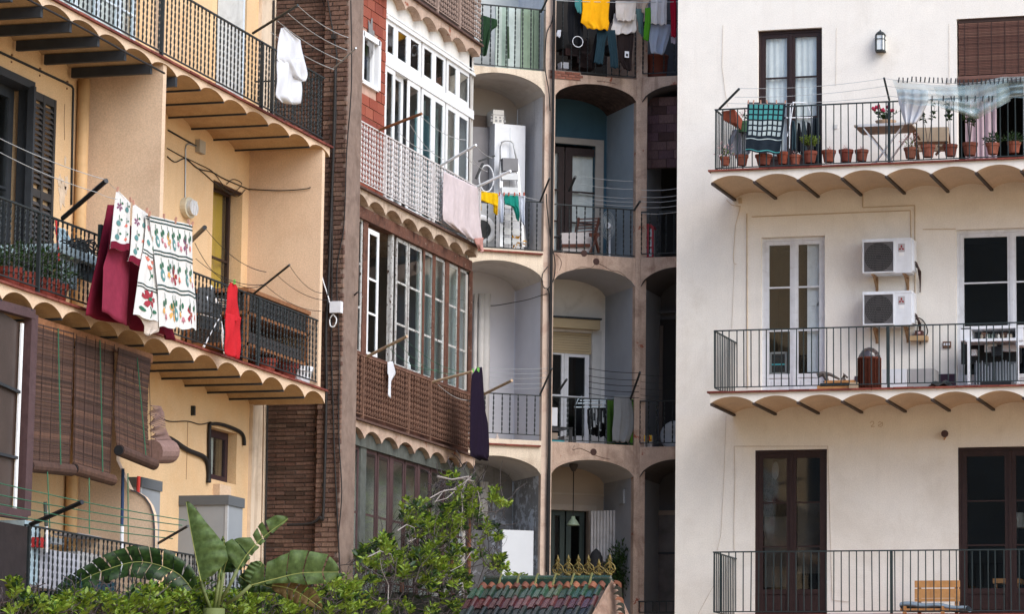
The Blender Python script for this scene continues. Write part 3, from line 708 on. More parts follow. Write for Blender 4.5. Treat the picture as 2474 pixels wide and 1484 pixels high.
# --- top storey door leaves and curtains
PBLUE = mat('pale_blue_paint', (.60, .68, .74), .6, .1, 8, '6b7780', .3, 6, .4, bump=.1)
a, b, c, e = W_[0]; x = a; k = 0
while x < b-.3:
    x2 = min(x+.62, b); sash(T, x+.01, x2-.01, c, e, WD+.05, PBLUE, (.3, .65), .06, .3, GLASS_L); x = x2; k += 1
mb = MB(); drape(mb, a, b, c+.3, e, WD+.2, 12, .02); T.part('curtain', mb, CURTAIN, smooth=True)
a, b, c, e = W_[1]; sash(T, a, b-.02, c, e, WD+.14, BROWNW, (.3, .6), .09, .4, GLASS); T.part('open_shutter', MB().box(a-.02, a+.04, WD-.36, WD-.01, c, e), PBLUE)
# --- middle left french door and louvred shutter
a, b, c, e = W_[2]
sash(T, a+1.2, a+2.1, c, e-.02, WD+.16, BEAM, (.5,), .1, .4, GLASS); sash(T, a+2.12, b-.1, c, e-.02, WD+.16, BEAM, (.5,), .12, .4, GLASS_L)
T.part('lintel_box', MB().box(a, b, WD-.05, WD+.2, e-.02, e+.07), BEAM)
T.part('door_frame', MB().box(b-.05, b-.001, WD+.01, WD+.13, c, e), BEAM)
SHM = mat('dark_shutter_paint', (.03, .031, .033), .5, .2, 12, bump=.1)
def shutter(y0, y1, z0, z1, d):
    BEAM = SHM
    mb = MB(); st = .055
    mb.box(y0, y0+st, d, d+.045, z0, z1).box(y1-st, y1, d, d+.045, z0, z1)
    ym = (y0+y1)/2; mb.box(ym-st/2, ym+st/2, d, d+.045, z0, z1)
    for z in (z0, (z0*.42+z1*.58)-.12, z1-.09): mb.box(y0+st, y1-st, d+.003, d+.042, z, z+.09 if z != z0 else z+.14)
    o = T.part('shutter', mb, BEAM)
    me = MB().prism_s([(0, -.022), (.035, .026), (.04, .02), (.005, -.028)], 0, (y1-y0)/2-st*1.5-.002).mesh('slat', mat('lit_tone_slat', (.065, .06, .06), .6, .2, 12))  # slats toned lighter than the frame in place of lighting contrast
    z = z0+.17
    while z < z1-.11:
        if not ((z0*.42+z1*.58)-.15 < z < (z0*.42+z1*.58)-.0):
            T.inst('slat', me, (y0+st+.001, d+.002, z), parent=o); T.inst('slat', me, (ym+st/2+.001, d+.002, z), parent=o)
        z += .062
sy0, sy1 = FL.s(*A(228, 900), WD-.05), FL.s(*A(402, 900), WD-.05)
shutter(sy0, sy1, 5.2, FL.z(*A(310, 680), WD-.05), WD-.055)
T.part('shutter_stile', MB().box(sy0-.06, sy0-.01, WD-.10, WD-.02, 5.2, e), BEAM)
# --- middle right door with yellow curtain
a, b, c, e = W_[3]; sash(T, a, b-.01, c, e, WD+.16, BROWNW, (.35, .62), .06, .2, GLASS)
mb = MB(); drape(mb, a, b-.05, c+.05, e, WD+.26, 4, .02); T.part('curtain', mb, clothmat('mustard_curtain', (.85, .55, .05), .4), smooth=True)
T.part('lintel_shadow_board', MB().box(a, b, WD+.02, WD+.2, e-.03, e-.001), BROWNW)  # dark strip put in as the shade under the lintel
# --- lower window
a, b, c, e = W_[4]; sash(T, a, b, c, e, WD+.12, mat('dark_plum_paint', (.04, .02, .025), .5), (), .09, 0, GLASS_L, name='window')
mb = MB(); drape(mb, a, a+.6, c, e, WD+.2, 3, .015); T.part('curtain', mb, CURTAIN, smooth=True)
# parapet block over the tall cabinet
_r = ray(*J(80, 650)); _q = _r*(40.4/_r.y); _r2 = ray(*J(358, 648)); _q2 = _r2*(40.4/_r2.y); _r3 = ray(*J(430, 690)); _q3 = _r3*(_q2.x/_r3.x)
T.part('low_block', MB().box(40.4, _q3.y, -15.22-_q2.x, WD, 1.9, _q2.z), OCHRE_L)

# flaked paint and hairline cracks on the ochre wall
PAL = mat('bare_pale_render', (.62, .50, .38), .95, .2, 12, bump=.4)
for (x, y, a_, b_) in ((450, 1400, .10, .16), (478, 1330, .05, .10), (430, 1310, .05, .07), (470, 1160, .03, .05), (245, 110, .07, .02)):
    s, z = FL.at(A(x, y), WD); n = 13
    T.part('flaked_patch', MB().prism([(s+a_*(1+.35*sin(k*2.7+x))*cos(2*pi*k/n), z+b_*(1+.35*sin(k*3.9+x))*sin(2*pi*k/n)) for k in range(n)], WD-.004, WD-.0005), PAL)
for p_ in (flp(A, (468, 750), (463, 860), (466, 1010), d=WD-.002), flp(J, (150, 250), (146, 430), (140, 620), d=WD-.002), flp(F_, (640, 100), (700, 330), (790, 300), d=WD-.002)):
    T.part('crack', MB().tube(p_, .005, 4), mat('ochre_crack', (.33, .2, .11), .9))
s, z = FL.at(J(174, 172), WD); T.part('wall_hook', MB().box(s-.02, s+.02, WD-.05, WD, z-.07, z+.05), IRON)
# wires on the ochre wall
cable('lower loop of cable above the bulkhead lamp and yellow door', FL, flp(B, (22, 1130), (80, 1170), (155, 1145), (240, 1215), (350, 1245), (430, 1290), (615, 1370)) , .007, CABLE, group='cables on the ochre wall')
cable('middle loop of cable above the bulkhead lamp and yellow door', FL, flp(B, (22, 1070), (110, 1120), (160, 1150), (290, 1255), (400, 1350), (520, 1420), (585, 1370)), .006, CABLE, group='cables on the ochre wall')
cable('tangled loop of thin wire above the bulkhead lamp and yellow door', FL, flp(B, (155, 1140), (260, 1190), (350, 1240), (420, 1330), (480, 1400), (560, 1330), (500, 1295), (450, 1330)), .005, CABLE, group='cables on the ochre wall')
yd = lambda Zf, x, y: (lambda q: (41.38, q[0], q[1]))(ypt(Zf, x, y, 41.4))
cable('frayed cable end sagging across the ochre divider beside the yellow door', FL, [yd(B, 615, 1368), yd(B, 800, 1378), yd(B, 930, 1375), yd(B, 1030, 1365), yd(B, 1060, 1355)], .007, CABLE)
cable('thick black cable bundle running down to the small lower window', FL, flp(J, (0, 340), (60, 370), (150, 430), (260, 480), (285, 560), (283, 640), d=WD-.03), .03, CABLE)
cable('black cable bundle arching over the small lower window', FL, flp(J, (290, 640), (290, 300), (310, 262), (400, 275), (500, 325), (515, 400), d=WD-.03), .024, CABLE)
cable('thin black cable strung along the lower ochre wall', FL, flp(J, (-60, 200), (30, 245), (150, 245), (230, 265), (300, 250)), .007, CABLE)
cable('grey conduit dropping to the bulkhead lamp', FL, flp(B, (235, 1060), (175, 1040), (155, 1065), (153, 1150), (150, 1460)), .009, STEEL)
cable('black conduit crossing the ochre wall under the top balcony', FL, flp(B, (28, 940), (240, 1060)), .011, CABLE, smooth=False)
s, z = FL.at(B(245, 1062), WD); solo('junction_box', 'grey junction box on the ochre wall above the bulkhead lamp', 'junction box', FL, MB().box(s-.1, s+.1, WD-.06, WD-.001, z-.08, z+.08), mat('box_grey', (.4, .36, .3)), (s, WD, z))
s, z = FL.at(F_(158, 190), WD-.05); t = Thing('bulkhead_lamp', 'oval bulkhead lamp with ribbed glass on the ochre wall', 'lamp', FL, (s, WD, z))
t.part('base', MB().prism([(s+.19*cos(a*pi/10), z+.13*sin(a*pi/10)*1.0) for a in range(20)], WD-.07, WD-.001), mat('lamp_cream', (.6, .55, .42)), smooth=False)
t.part('glass', MB().prism([(s+.13*cos(a*pi/10)*1.1, z+.095*sin(a*pi/10)) for a in range(20)], WD-.12, WD-.07), mat('lamp_glass', (.55, .56, .56), .2))
mb = MB()
for k in (-.07, 0, .07): mb.box(s+k-.006, s+k+.006, WD-.127, WD-.12, z-.09, z+.09)
t.part('guard', mb, METALW)

# railings on the left
railing('black twisted bar railing of the top left balcony under the white towel', FL, 26.5, 41.45, .04, 8.36, 9.23, .118, 'twist', IRON, posts=(YD-.02, FL.s(*B(705, 500), .04), FL.s(*B(782, 500), .04)), group='twisted bar railings of the ochre building', ends=(41.45,), dend=.95)
railing('black twisted bar railing of the middle left balcony behind the floral sheets', FL, 26.5, 41.45, .04, 5.16, 6.03, .118, 'twist', IRON, posts=(FL.s(*E(262, 500), .04), FL.s(*F_(597, 950), .04)), group='twisted bar railings of the ochre building', ends=(41.45,), dend=.95)
railing('black twisted bar railing of the lowest left balcony behind the banana leaves', FL, FL.s(*I(160, 1100), .04), 41.45, .04, 1.88, 2.72, .118, 'twist', IRON, posts=(FL.s(*I(172, 1100), .04)+.03,), group='twisted bar railings of the ochre building')

# --- left lower timber enclosure with tilted frame
t = Thing('timber_window', 'tall plum brown timber window enclosure at the lower left edge', 'window', FL, (32, .1, 1.9))
dd = .06
tl, tr = px3(FL, E(-60, 850), dd), px3(FL, E(212, 925), dd); br, blp = px3(FL, I(152, 850), dd), px3(FL, I(-60, 815), dd)
mb = MB()
def qbar(p, q, w_=.09, th=.08): mb.bar(p, q, w_, th)
V3 = Vector
def lerp(a, b, t): return V3(a).lerp(V3(b), t)
tri, bri = lerp(tr, tl, .10), lerp(br, blp, .10)
qbar(tl, tr, .10, .1); qbar(tr, br, .16, .09); qbar(blp, br, .10, .1)
wr = (px3(FL, E(150, 985), dd), px3(FL, I(95, 820), dd))
t.part('frame', mb, PLUMW)
mb = MB().bar(wr[0], wr[1], .05, .02); t.part('white_edge', mb, PVC)
mb = MB()
for f in (.37, .72): mb.bar(lerp(tl, blp, f), lerp(wr[0], wr[1], f), .03, .03)
t.part('glazing_bar', mb, BEAM)
t.part('pane', MB().quad(tuple(V3(tl)+V3((0, .03, 0))), tuple(V3(wr[0])+V3((0, .03, 0))), tuple(V3(wr[1])+V3((0, .03, 0))), tuple(V3(blp)+V3((0, .03, 0)))), mat('brown_reflecting_pane', (.06, .042, .036), .3, .3, 2, '2a1c18', .5, 1.5))
y1_ = FL.s(*I(155, 1100), dd)
t.part('lower_board', MB().box(29, y1_, .03, .09, -1.4, FL.z(*I(100, 850), dd)-.1), mat('dark_boarding', (.028, .02, .02), .8, .3, 6))
# wood header of the blinds
t = Thing('blind_beam', 'weathered red brown timber beam carrying the bamboo blinds', 'beam', FL, (33, .3, 4.6))
ba, bb = px3(FL, E(212, 965), .12), px3(FL, E(1020, 1225), .12)
t.part('beam', MB().bar(ba, bb, .05, .1), WOOD)
# bamboo blinds
BAM = rmat('dark_bamboo', ['42302a', '503a31', '382720', '614639', '2f211c'], .8, jitter=.3)
def bblind(Zt, x0, x1, yt0, yt1, Zb, X0, X1, yb0, yb1, d, lab, ncord=4, bow=0.0, gcord=True):
    tl, tr = V3(px3(FL, Zt(x0, yt0), d)), V3(px3(FL, Zt(x1, yt1), d)); bl_, br_ = V3(px3(FL, Zb(X0, yb0), d)), V3(px3(FL, Zb(X1, yb1), d))
    t = Thing('bamboo_blind', lab, 'blind', FL, tuple(bl_), 'bamboo blinds hanging on the lower left balcony')
    H_ = ((tl-bl_).length+(tr-br_).length)/2; n = int(H_/.021); 
    sl_ = MB().box(0, 1, -.004, .004, -.0097, .0097).mesh('slat', BAM)
    for i in range(n+1):
        f = (i+.5)/(n+1); a_ = tl.lerp(bl_, f); b_ = tr.lerp(br_, f); L_ = (b_-a_).length; bw = bow*sin(pi*f*.9)
        dz = atan2((b_-a_).z, sqrt((b_-a_).x**2+(b_-a_).y**2)); rzz = atan2((b_-a_).y, (b_-a_).x)
        t.inst('slat', sl_, (a_.x, a_.y-bw+rnd.uniform(-.002, .002), a_.z+rnd.uniform(-.002, .002)), (0, -dz, rzz), (L_*rnd.uniform(.99, 1.01), 1, 1))
    t.part('roll', MB().tube([bl_+V3((-.02, -.02, -.04)), br_+V3((.02, -.02, -.04))], .065, 12), BAM)
    t.part('roll_end', MB().tube([bl_+V3((-.035, -.02, -.04)), bl_+V3((-.018, -.02, -.04))], .055, 12), BLACKP)
    mb = MB(); mg = MB()
    for k in range(ncord+1):
        f = (k+.08)/(ncord+.16); a_ = tl.lerp(tr, f); b_ = bl_.lerp(br_, f); mb.bar(a_+V3((0, -.009-bow*.6, 0)), b_+V3((0, -.009, 0)), .008, .004)
    t.part('cord', mb, mat('dark_cord', (.06, .035, .03)))
    if gcord:
        a_ = tl.lerp(tr, .58); b_ = bl_.lerp(br_, .6); t.part('pull_cord', MB().bar(a_+V3((0, -.02-bow*.6, 0)), b_+V3((0, -.09, 0)), .009, .009), ROPEG)
    return t
bblind(E, 215, 500, 975, 1050, I, 180, 445, 510, 535, .10, 'wide bamboo blind nearest the timber window, hanging from the beam')
bblind(E, 510, 775, 1055, 1130, I, 468, 705, 530, 600, .10, 'long bamboo blind in the middle of the three under the beam')
bblind(E, 805, 1022, 1150, 1225, I, 760, 975, 410, 500, .02, 'shorter bamboo blind swung outward right of the long one', bow=-.05)
t = Thing('bamboo_blind', 'pinkish bamboo blind with a rolled bottom curling out at the right end', 'blind', FL, (38.2, .3, 3.3), 'bamboo blinds hanging on the lower left balcony')
PB = mat('pinkish_bamboo', (.24, .15, .13), .8, .25, 30, bump=.3)
e0 = [(972, 140), (975, 260), (985, 340), (990, 392)]; e1 = [(1030, 148), (1052, 195), (1062, 290), (1085, 345), (1110, 380)]
def cur(pts, f):
    k = f*(len(pts)-1); i = min(int(k), len(pts)-2); f2 = k-i; return (pts[i][0]+(pts[i+1][0]-pts[i][0])*f2, pts[i][1]+(pts[i+1][1]-pts[i][1])*f2)
mb = MB(); n = 34
for i in range(n):
    p0 = cur(e0, (i+.5)/n); p1 = cur(e1, (i+.5)/n); a_ = V3(px3(FL, I(*p0), .3)); b_ = V3(px3(FL, I(*p1), .3)); a_.y -= .03*sin(i); mb.bar(a_, b_, .018, .01)
t.part('slat', mb, PB, kind='stuff')
t.part('roll', MB().tube([px3(FL, I(975, 440), .3), px3(FL, I(1085, 440), .3)], .14, 16), PB); 

# ============================================================ BRICK PARTY WALL
BR = rmat('old_brown_brick', ['4c3830', '5a443a', '664e44', '403028', '6e584c', '54382f'], .9, .5, 60, jitter=.35)
BRP = rmat('pier_brick', ['5f483f', '6f564a', '7c6456', '543e36', '664e44'], .9, .5, 60, jitter=.3)
MORT = mat('old_mortar', (.13, .10, .085), .95, .25, 8, '3a2a24', .5, 3, .3, bump=.5)
MORTP = mat('pier_mortar', (.22, .16, .13), .95, .25, 8, '4a352c', .5, 3, .3, bump=.5)
XW0 = FP.s(*B(800, 200)); XW1 = FP.s(*B(1180, 500)); XP1 = FP.s(*B(1322, 500), -.12)
T = Thing('brick_party_wall', 'dark brown brick party wall between the ochre building and the brick pier', 'wall', FP, (XW0, 0, -1.4))
T.part('mortar', MB().box(XW0, XW1+.02, 0, .4, -1.4, 13), MORT)
def bricks(T, s0, s1, d, zranges, cm, h, L_, m, proud=.012, limit=300, inset=0, mort=.012):
    me = MB().box(0, 1, 0, .06, 0, h-mort).mesh('brick', m); rest = MB(); k = 0
    lst = []
    for (z0, z1) in zranges:
        n = int((z1-z0)/h)
        for i in range(n):
            z = z0+i*h; s = s0+(-L_/2 if i % 2 else 0)+rnd.uniform(-.01, .01)
            while s < s1-.02:
                a = max(s, s0); b = min(s+L_-mort, s1)
                if b-a > .03: lst.append((a, b-a, z))
                s += L_+rnd.uniform(-.01, .01)
    for a, w_, z in lst:
        pr = d-proud-rnd.uniform(0, .012); k += 1
        if k <= limit: T.inst('brick', me, (a, pr, z+rnd.uniform(-.003, .003)), (rnd.uniform(-.01, .01), rnd.uniform(-.012, .012), 0), (w_, 1, rnd.uniform(.9, 1.02)))
        else: rest.box(a, a+w_, pr, d+.01, z, z+h-mort)
    if rest.f: T.part('bricks', rest, m, kind='stuff')
bricks(T, XW0+.02, XW1, 0, [(FP.z(*J(800, 1330)), 5.4), (8.5, 11.9), (1.0, FP.z(*J(800, 1330)))], 0, .056, .27, BR)
T.part('corner_fillet', MB().box(XW0-.03, XW0+.015, -.03, .2, -1.4, 13), mat('cream_pipe', (.6, .5, .4)))
T = Thing('brick_pier', 'rough brown brick pier with projecting courses beside the gallery building', 'wall', FP, (XW1, -.12, -1.4))
T.part('core', MB().box(XW1, XP1-.01, -.11, .5, -1.4, 13), MORTP)
bricks(T, XW1, XP1, -.11, [(1.8, 12)], 0, .064, .19, BRP, proud=.018)
def fc(Zf, pts, d=-.16): return [px3(FP, Zf(*p), d) for p in pts]
cable('thick black pipe running down the brick pier with a bend at the bottom', FP, fc(B, [(1235, 500), (1222, 1050)], -.19)+fc(F_, [(1045, 700), (1030, 1000)], -.19)+fc(J, [(1040, 100), (1022, 820), (1000, 862), (960, 895), (900, 908), (790, 912)], -.17), .020, CABLE, 'drain_pipe', 'pipe')
cable('black cable hanging down the brick pier from the top', FP, fc(B, [(1180, 0), (1200, 120), (1225, 265), (1245, 400), (1240, 600), (1238, 900)])+fc(F_, [(1075, 0), (1068, 700), (1065, 1100)])+fc(J, [(1080, 0), (1095, 500), (1140, 1450)]), .010, CABLE, group='cables on the brick pier')
cable('thin black cable down the right edge of the brick pier', FP, fc(C, [(160, 0), (165, 600), (130, 1100)])+fc(F_, [(1145, 300), (1100, 600), (1115, 1100)])+fc(J, [(1120, 300), (1140, 700), (1115, 1000)]), .008, CABLE, group='cables on the brick pier')
s, z = FP.at(B(1225, 265), -.17); solo('cable_clip', 'small black clip box on the brick pier cable', 'clip', FP, MB().box(s-.03, s+.03, -.2, -.15, z-.03, z+.03), CABLE, (s, -.17, z))
s, z = FP.at(F_(1095, 825), -.2); t = Thing('junction_box', 'white junction box with a looped cable on the brick pier', 'junction box', FP, (s, -.16, z))
t.part('box', MB().box(s-.075, s+.075, -.24, -.14, z-.075, z+.075), METALW)
cable('', FP, fc(F_, [(1003, 600), (1010, 650), (1045, 760), (1060, 830)], -.2), .009, PVC, T=t, name='cord')
cable('', FP, fc(F_, [(1080, 865), (1055, 900), (1060, 945), (1085, 945), (1097, 900), (1075, 870)], -.2), .009, PVC, T=t, name='cord')

# ============================================================ GALLERY BUILDING (middle)
S0, S1 = 43.45, 49.12
T = Thing('gallery_building', 'narrow weathered building with glazed galleries between brick pier and arcades', 'building', FM, (S0, 0, -1.4))
T.part('side_wall', MB().box(S0, S0+.12, 0, 3, -1.4, 13), mat('side_cream_plaster', (.52, .41, .34), .9, .15, 3, '8f6f5c', .6, 2, .7, bump=.4))
T.part('back_wall', MB().box(S0+.12, S1, 3, 3.2, -1.4, 13), MIDROOM)
T.part('end_wall', MB().box(S1-.14, S1-.02, .13, 3, -1.4, 13), mat('grey_end_plaster', (.42, .40, .38), .9, .1, 3, bump=.3))
for (zt, zv, m) in ((11.32, 11.07, PINK_P), (8.2, 7.975, DIRTY_P), (5.02, 4.775, PINK_P)):
    vals = [S1+.02-.716*i for i in range(0, 12)]
    p = vault_slab(T, 'balcony', S0, S1, 0, 3, zt-.03, zv, zv+.125, vals, m, m2=m, nn=10)
    T.part('edge_strip', MB().box(S0, S1+.01, -.05, .1, zt-.03, zt), mat('rusty_edge', (.10, .055, .045), .8, .35, 18, '8a7468', .5, 12, bump=.4), parent=p)
DW = .13
# top storey
sw0, sw1 = FM.s(*C(408, 500), DW), FM.s(*C(1045, 700), DW)
zh = FM.z(*C(480, 168), DW); zq1 = FM.z(*C(515, 470), DW); zq2 = FM.z(*C(505, 516), DW)
RB = rmat('red_hollow_brick', ['8a4636', '96503e', '7e3e32', '9c5a48', '86402f'], .85, .35, 60, jitter=.25)
rw0, rw1 = FM.s(*C(232, 450), DW), FM.s(*C(352, 450), DW); rz0, rz1 = FM.z(*C(290, 610), DW), FM.z(*C(290, 282), DW)
wall(T, 'brick_backing', S0, sw0, 8.2, 11.32, DW+.012, [(rw0, rw1, rz0, rz1)], mat('pale_mortar', (.50, .33, .26), .95, .15, 10, bump=.3), .1)
me = MB().box(0, 1, 0, .05, 0, 1).mesh('brick', RB); hb = .155; i = 0; z = 8.2
while z < 11.25:
    s = S0-(i % 2)*.16
    while s < sw0:
        a, b = max(s, S0), min(s+.315, sw0)
        for (x0, x1) in ([(a, b)] if not (rz0-.03 < z+hb and z < rz1+.03) else [(a, min(b, rw0)), (max(a, rw1), b)]):
            if x1-x0 > .04: T.inst('brick', me, (x0, DW-.002-rnd.uniform(0, .006), z), (0, 0, 0), (x1-x0, 1, hb-.014))
        s += .33
    z += hb; i += 1
mb = MB()
for q in range(16):
    a = q*pi/8; rr = 1+.3*sin(q*2.3)
    mb.v.append((FM.s(*C(362, 270), 0)+.13*cos(a)*rr, DW-.016, FM.z(*C(362, 270), 0)+.27*sin(a)*rr))
mb.f.append(tuple(range(16))); mb.m.append(0); T.part('cement_patch', mb, mat('grey_cement', (.22, .22, .22), .95, .2, 15))
sw = T.part('small_window', MB().box(rw0-.04, rw0+.03, DW-.04, DW+.05, rz0-.02, rz1+.05).box(rw1-.05, rw1+.04, DW-.04, DW+.05, rz0-.02, rz1+.05).box(rw0, rw1, DW-.04, DW+.05, rz1-.02, rz1+.06).box(rw0, rw1, DW-.03, DW+.05, rz0-.04, rz0+.02), PVC)
T.part('pane', MB().box(rw0+.03, rw1-.05, DW+.04, DW+.044, rz0+.02, rz1-.02), GLASS, parent=sw); T.part('sash_edge', MB().box(rw1-.20, rw1-.14, DW+.0, DW+.04, rz0+.02, rz1-.02), PVC, parent=sw)
NP = mat('new_white_plaster', (.78, .77, .74), .85, .04, 3, 'a8a090', .3, 3, .2, bump=.2)
wall(T, 'wall', sw0, S1-.02, 8.2, 11.3, DW, [(sw0, sw1, 8.2, zh)], NP, .1)
cols = [(412, 487, 300), (487, 578, 350), (578, 668, 420), (676, 762, 480), (762, 845, 540), (853, 935, 600), (935, 1022, 660)]
for i, (x0, x1, y) in enumerate(cols):
    a, b = FM.s(*C(x0, y), DW), FM.s(*C(x1, y), DW)
    sash(T, a, b-.005, zq1-.0, zh, DW+.0, PVC, (), .085, 0, GLASS, name='transom_window', th=.018, top=.07)
    off = .06 if i == 1 else 0
    sash(T, a+(.05 if i == 1 else 0), b-.005-(.03 if i == 1 else 0), 8.21, zq2-.01, DW+off, PVC, (), .085, .1, GLASS_L if i > 4 else GLASS, name='window', th=.018)
T.part('transom_rail', MB().box(sw0, sw1, DW-.015, DW+.07, zq2-.02, zq1+.01), PVC)
T.part('head_rail', MB().box(sw0, sw1, DW-.03, DW+.05, zh-.01, zh+.03).box(sw0, sw1, DW-.012, DW-.001, zh+.07, zh+.09), PVC)
T.part('black_gap', MB().box(FM.s(*C(568, 700), DW), FM.s(*C(578, 700), DW)+.02, DW+.045, DW+.055, 8.25, zq2-.1), BLACKP)
mb = MB()
for (x0, x1, y) in ((780, 835, 720), (870, 925, 820), (950, 1010, 850)): drape(mb, FM.s(*C(x0, y), DW), FM.s(*C(x1, y), DW), 8.3, 10.2, DW+.3, 4, .03)
T.part('curtain', mb, clothmat('pale_teal_curtain', (.38, .46, .46)), smooth=True)
mb = MB(); drape(mb, FM.s(*C(700, 700), DW), FM.s(*C(790, 700), DW), 8.3, 9.9, DW+.15, 3, .05); T.part('curtain', mb, clothmat('teal_cloth', (.14, .27, .29)), smooth=True)
T.part('back_panel', MB().box(S0+.2, S1-.2, 1.6, 1.65, 8.25, 9.4), mat('grey_interior', (.25, .25, .25)))
T.part('back_panel', MB().box(S0+.2, S1-.2, 1.9, 1.95, 9.4, 11.0), mat('purple_grey_interior', (.10, .075, .09)))
def gcol(xs, Zf, ymid, zlo, zhi, m, bars, d, st=.05, glass=None, bm=None):
    for q in xs:
        a, b = FM.s(*Zf(q[0], q[2] if len(q) > 2 else ymid), d), FM.s(*Zf(q[1], q[2] if len(q) > 2 else ymid), d)
        sash(T, a, b, zlo, zhi, d+(q[4] if len(q) > 4 else 0), q[3] if len(q) > 3 else m, bars, st, 0, glass or GLASS, name='window', th=.016, bt=.03)
# middle storey timber gallery
zT = FM.z(*G(440, 372), DW); zB = FM.z(*G(440, 1212), DW)
T.part('wall', MB().box(S0+.12, S1-.02, DW+.02, DW+.12, zT+.13, 7.99+.1), DIRTY_P)
T.part('head_beam', MB().box(S0, S1-.02, DW-.05, DW+.1, zT-.01, zT+.15), OLDBROWN)
T.part('sill', MB().box(S0, S1+.02, DW-.09, DW+.1, zB-.07, zB), OLDBROWN)
T.part('corner_post', MB().box(FM.s(*G(890, 900), DW), S1-.01, DW-.06, DW+.06, zB, zT), OLDBROWN)
gcol([(150, 212, 650)], G, 650, zB, zT, OLDWHITE, (.33, .67), DW, .045)
T.part('post', MB().box(FM.s(*G(210, 700), DW)+.02, FM.s(*G(240, 700), DW), DW-.015, DW+.01, zB, zT), OLDBROWN)
gcol([(245, 318, 700, PVC)], G, 700, zB, zT-.08, PVC, (.33, .62), DW, .07)
a = FM.s(*G(395, 900), DW); mb = MB().box(a, a+.03, DW+.02, DW+.06, zB, zT); mb.box(a-.005, a+.08, DW-.005, DW+.02, zB-.02, zT)
T.part('open_sash', mb, OLDWHITE)
T.part('back_board', MB().box(FM.s(*G(322, 900), DW), FM.s(*G(355, 900), DW)+.25, .9, .95, zB, zB+1.0), PINE)
gcol([(428, 500, 800), (506, 588, 800)], G, 800, zB, zT-.02, OLDWHITE, (.33, .67), DW, .05)
gcol([(603, 662, 900), (668, 735, 900), (757, 822, 950), (826, 890, 950)], G, 900, zB, zT-.02, OLDWHITE, (.33, .67), DW, .045, GLASS_L)
mb = MB()
for x0, x1 in ((592, 604), (655, 672), (735, 760), (818, 830)): mb.box(FM.s(*G(x0, 900), DW), FM.s(*G(x1, 900), DW), DW-.014, DW-.002, zB, zT)
T.part('post', mb, OLDBROWN, kind='stuff')
mb = MB(); drape(mb, FM.s(*G(605, 900), DW), FM.s(*G(890, 950), DW), zB, zT, DW+.12, 10, .01); T.part('curtain', mb, clothmat('pale_green_curtain', (.55, .64, .62), .3), smooth=True)
T.part('back_panel', MB().box(S0+.2, S1-.2, 2.2, 2.25, zB, zB+1.3), mat('dim_beige', (.16, .13, .11)))
T.part('shelf', MB().box(S0+.3, S0+2.2, 1.3, 1.7, zB+.95, zB+1.0).box(S0+.3, S0+2.2, 1.3, 1.34, zB+1.0, zB+1.12, 1), [BLACKP, mat('blue_box', (.03, .06, .14))])
s, z = FM.at(G(515, 1160), DW+.1); T.part('bottle', MB().lathe([(.04, 0), (.04, .14), (.012, .2), (.02, .27), (.001, .27)], (s, DW+.12, zB+.0), 10), PVC, smooth=True)
# boards and twisted bars below the gallery
T.part('apron_wall', MB().box(S0+.1, S1-.03, .10, .14, 5.02, zB-.07), mat('rust_brown_boards', (.07, .035, .025), .8, .3, 10, '1f1512', .7, 5, .8, bump=.4))
x = S0+.12; me = MB().box(0, .148, 0, .02, 0, zB-.08-5.03).mesh('board', rmat('rust_board', ['3f251b', '4a2c20', '331d15', '553427'], .8, .4, 50))
while x < S1-.1: T.inst('board', me, (x, .082, 5.03)); x += .152
# bottom gallery
zT2 = FM.z(*K(400, 470), DW); zB2 = 2.0
T.part('wall', MB().box(S0+.12, S1-.02, DW+.02, DW+.12, zT2+.18, 4.9), DIRTY_P)
T.part('head_beam', MB().box(S0, S1-.02, DW-.05, DW+.1, zT2, zT2+.19), mat('green_grey_beam', (.10, .11, .10), .85, .3, 10, '3a2c22', .4, 6, .4, bump=.5))
gcol([(128, 190, 750), (228, 305, 750), (312, 385, 750), (405, 482, 800), (488, 562, 800), (578, 648, 800), (652, 728, 800), (740, 815, 850), (820, 895, 850)], K, 700, zB2, zT2, PLUMW, (.33, .67), DW, .05, GLASS_L)
T.part('post', MB().box(FM.s(*K(190, 700), DW), FM.s(*K(226, 700), DW), DW-.03, DW+.01, zB2, zT2), mat('green_grey_beam', (.1, .11, .1)))
mb = MB()
for x0, x1 in ((384, 404), (562, 578), (728, 740)): mb.box(FM.s(*K(x0, 800), DW), FM.s(*K(x1, 800), DW), DW-.012, DW-.002, zB2, zT2)
T.part('post', mb, PLUMW, kind='stuff')
T.part('base_wall', MB().box(S0, S1, 0, .2, -1.4, 1.98), DIRTY_P)
T.part('white_counter', MB().box(S0+.2, S1-.4, .3, .5, 2, 3.15), METALW)
T.part('back_panel', MB().box(S0+.14, S1-.2, .55, .6, 2.0, 4.7), mat('painted_lit_cream', (.62, .58, .52)))  # pale panel added close behind the glass to imitate a lit interior
T.part('wooden_shelf', MB().box(S0+.2, S0+1.4, .3, .5, 3.16, 3.3), WOOD)
# railings
WRED = mat('rust_flaked_white_iron', (.62, .60, .60), .6, .15, 20, '7a4a40', .3, 5, .3, bump=.3, chips='6a3a2e', camt=.05, cscale=25)
railing('white and rust twisted bar railing below the white gallery windows', FM, S0+.02, S1-.02, -.02, 8.2, FM.z(*C(600, 1085), 0), .118, 'twist', WRED, posts=(FM.s(*C(400, 1100), 0), FM.s(*C(750, 1300), 0), S1-.02), group='twisted bar railings of the gallery building', wd=.034)
RUSTI = mat('rusty_brown_iron', (.185, .10, .068), .8, .4, 25, '2a1a15', .6, 8, .6, bump=.5)
railing('rusty brown twisted bar railing over boards below the timber gallery', FM, S0+.02, S1-.02, -.02, 5.02, zB-.06, .10, 'twist', RUSTI, posts=(FM.s(*K(208, 150), 0), FM.s(*K(500, 250), 0), FM.s(*K(640, 300), 0)), group='twisted bar railings of the gallery building', wd=.032)
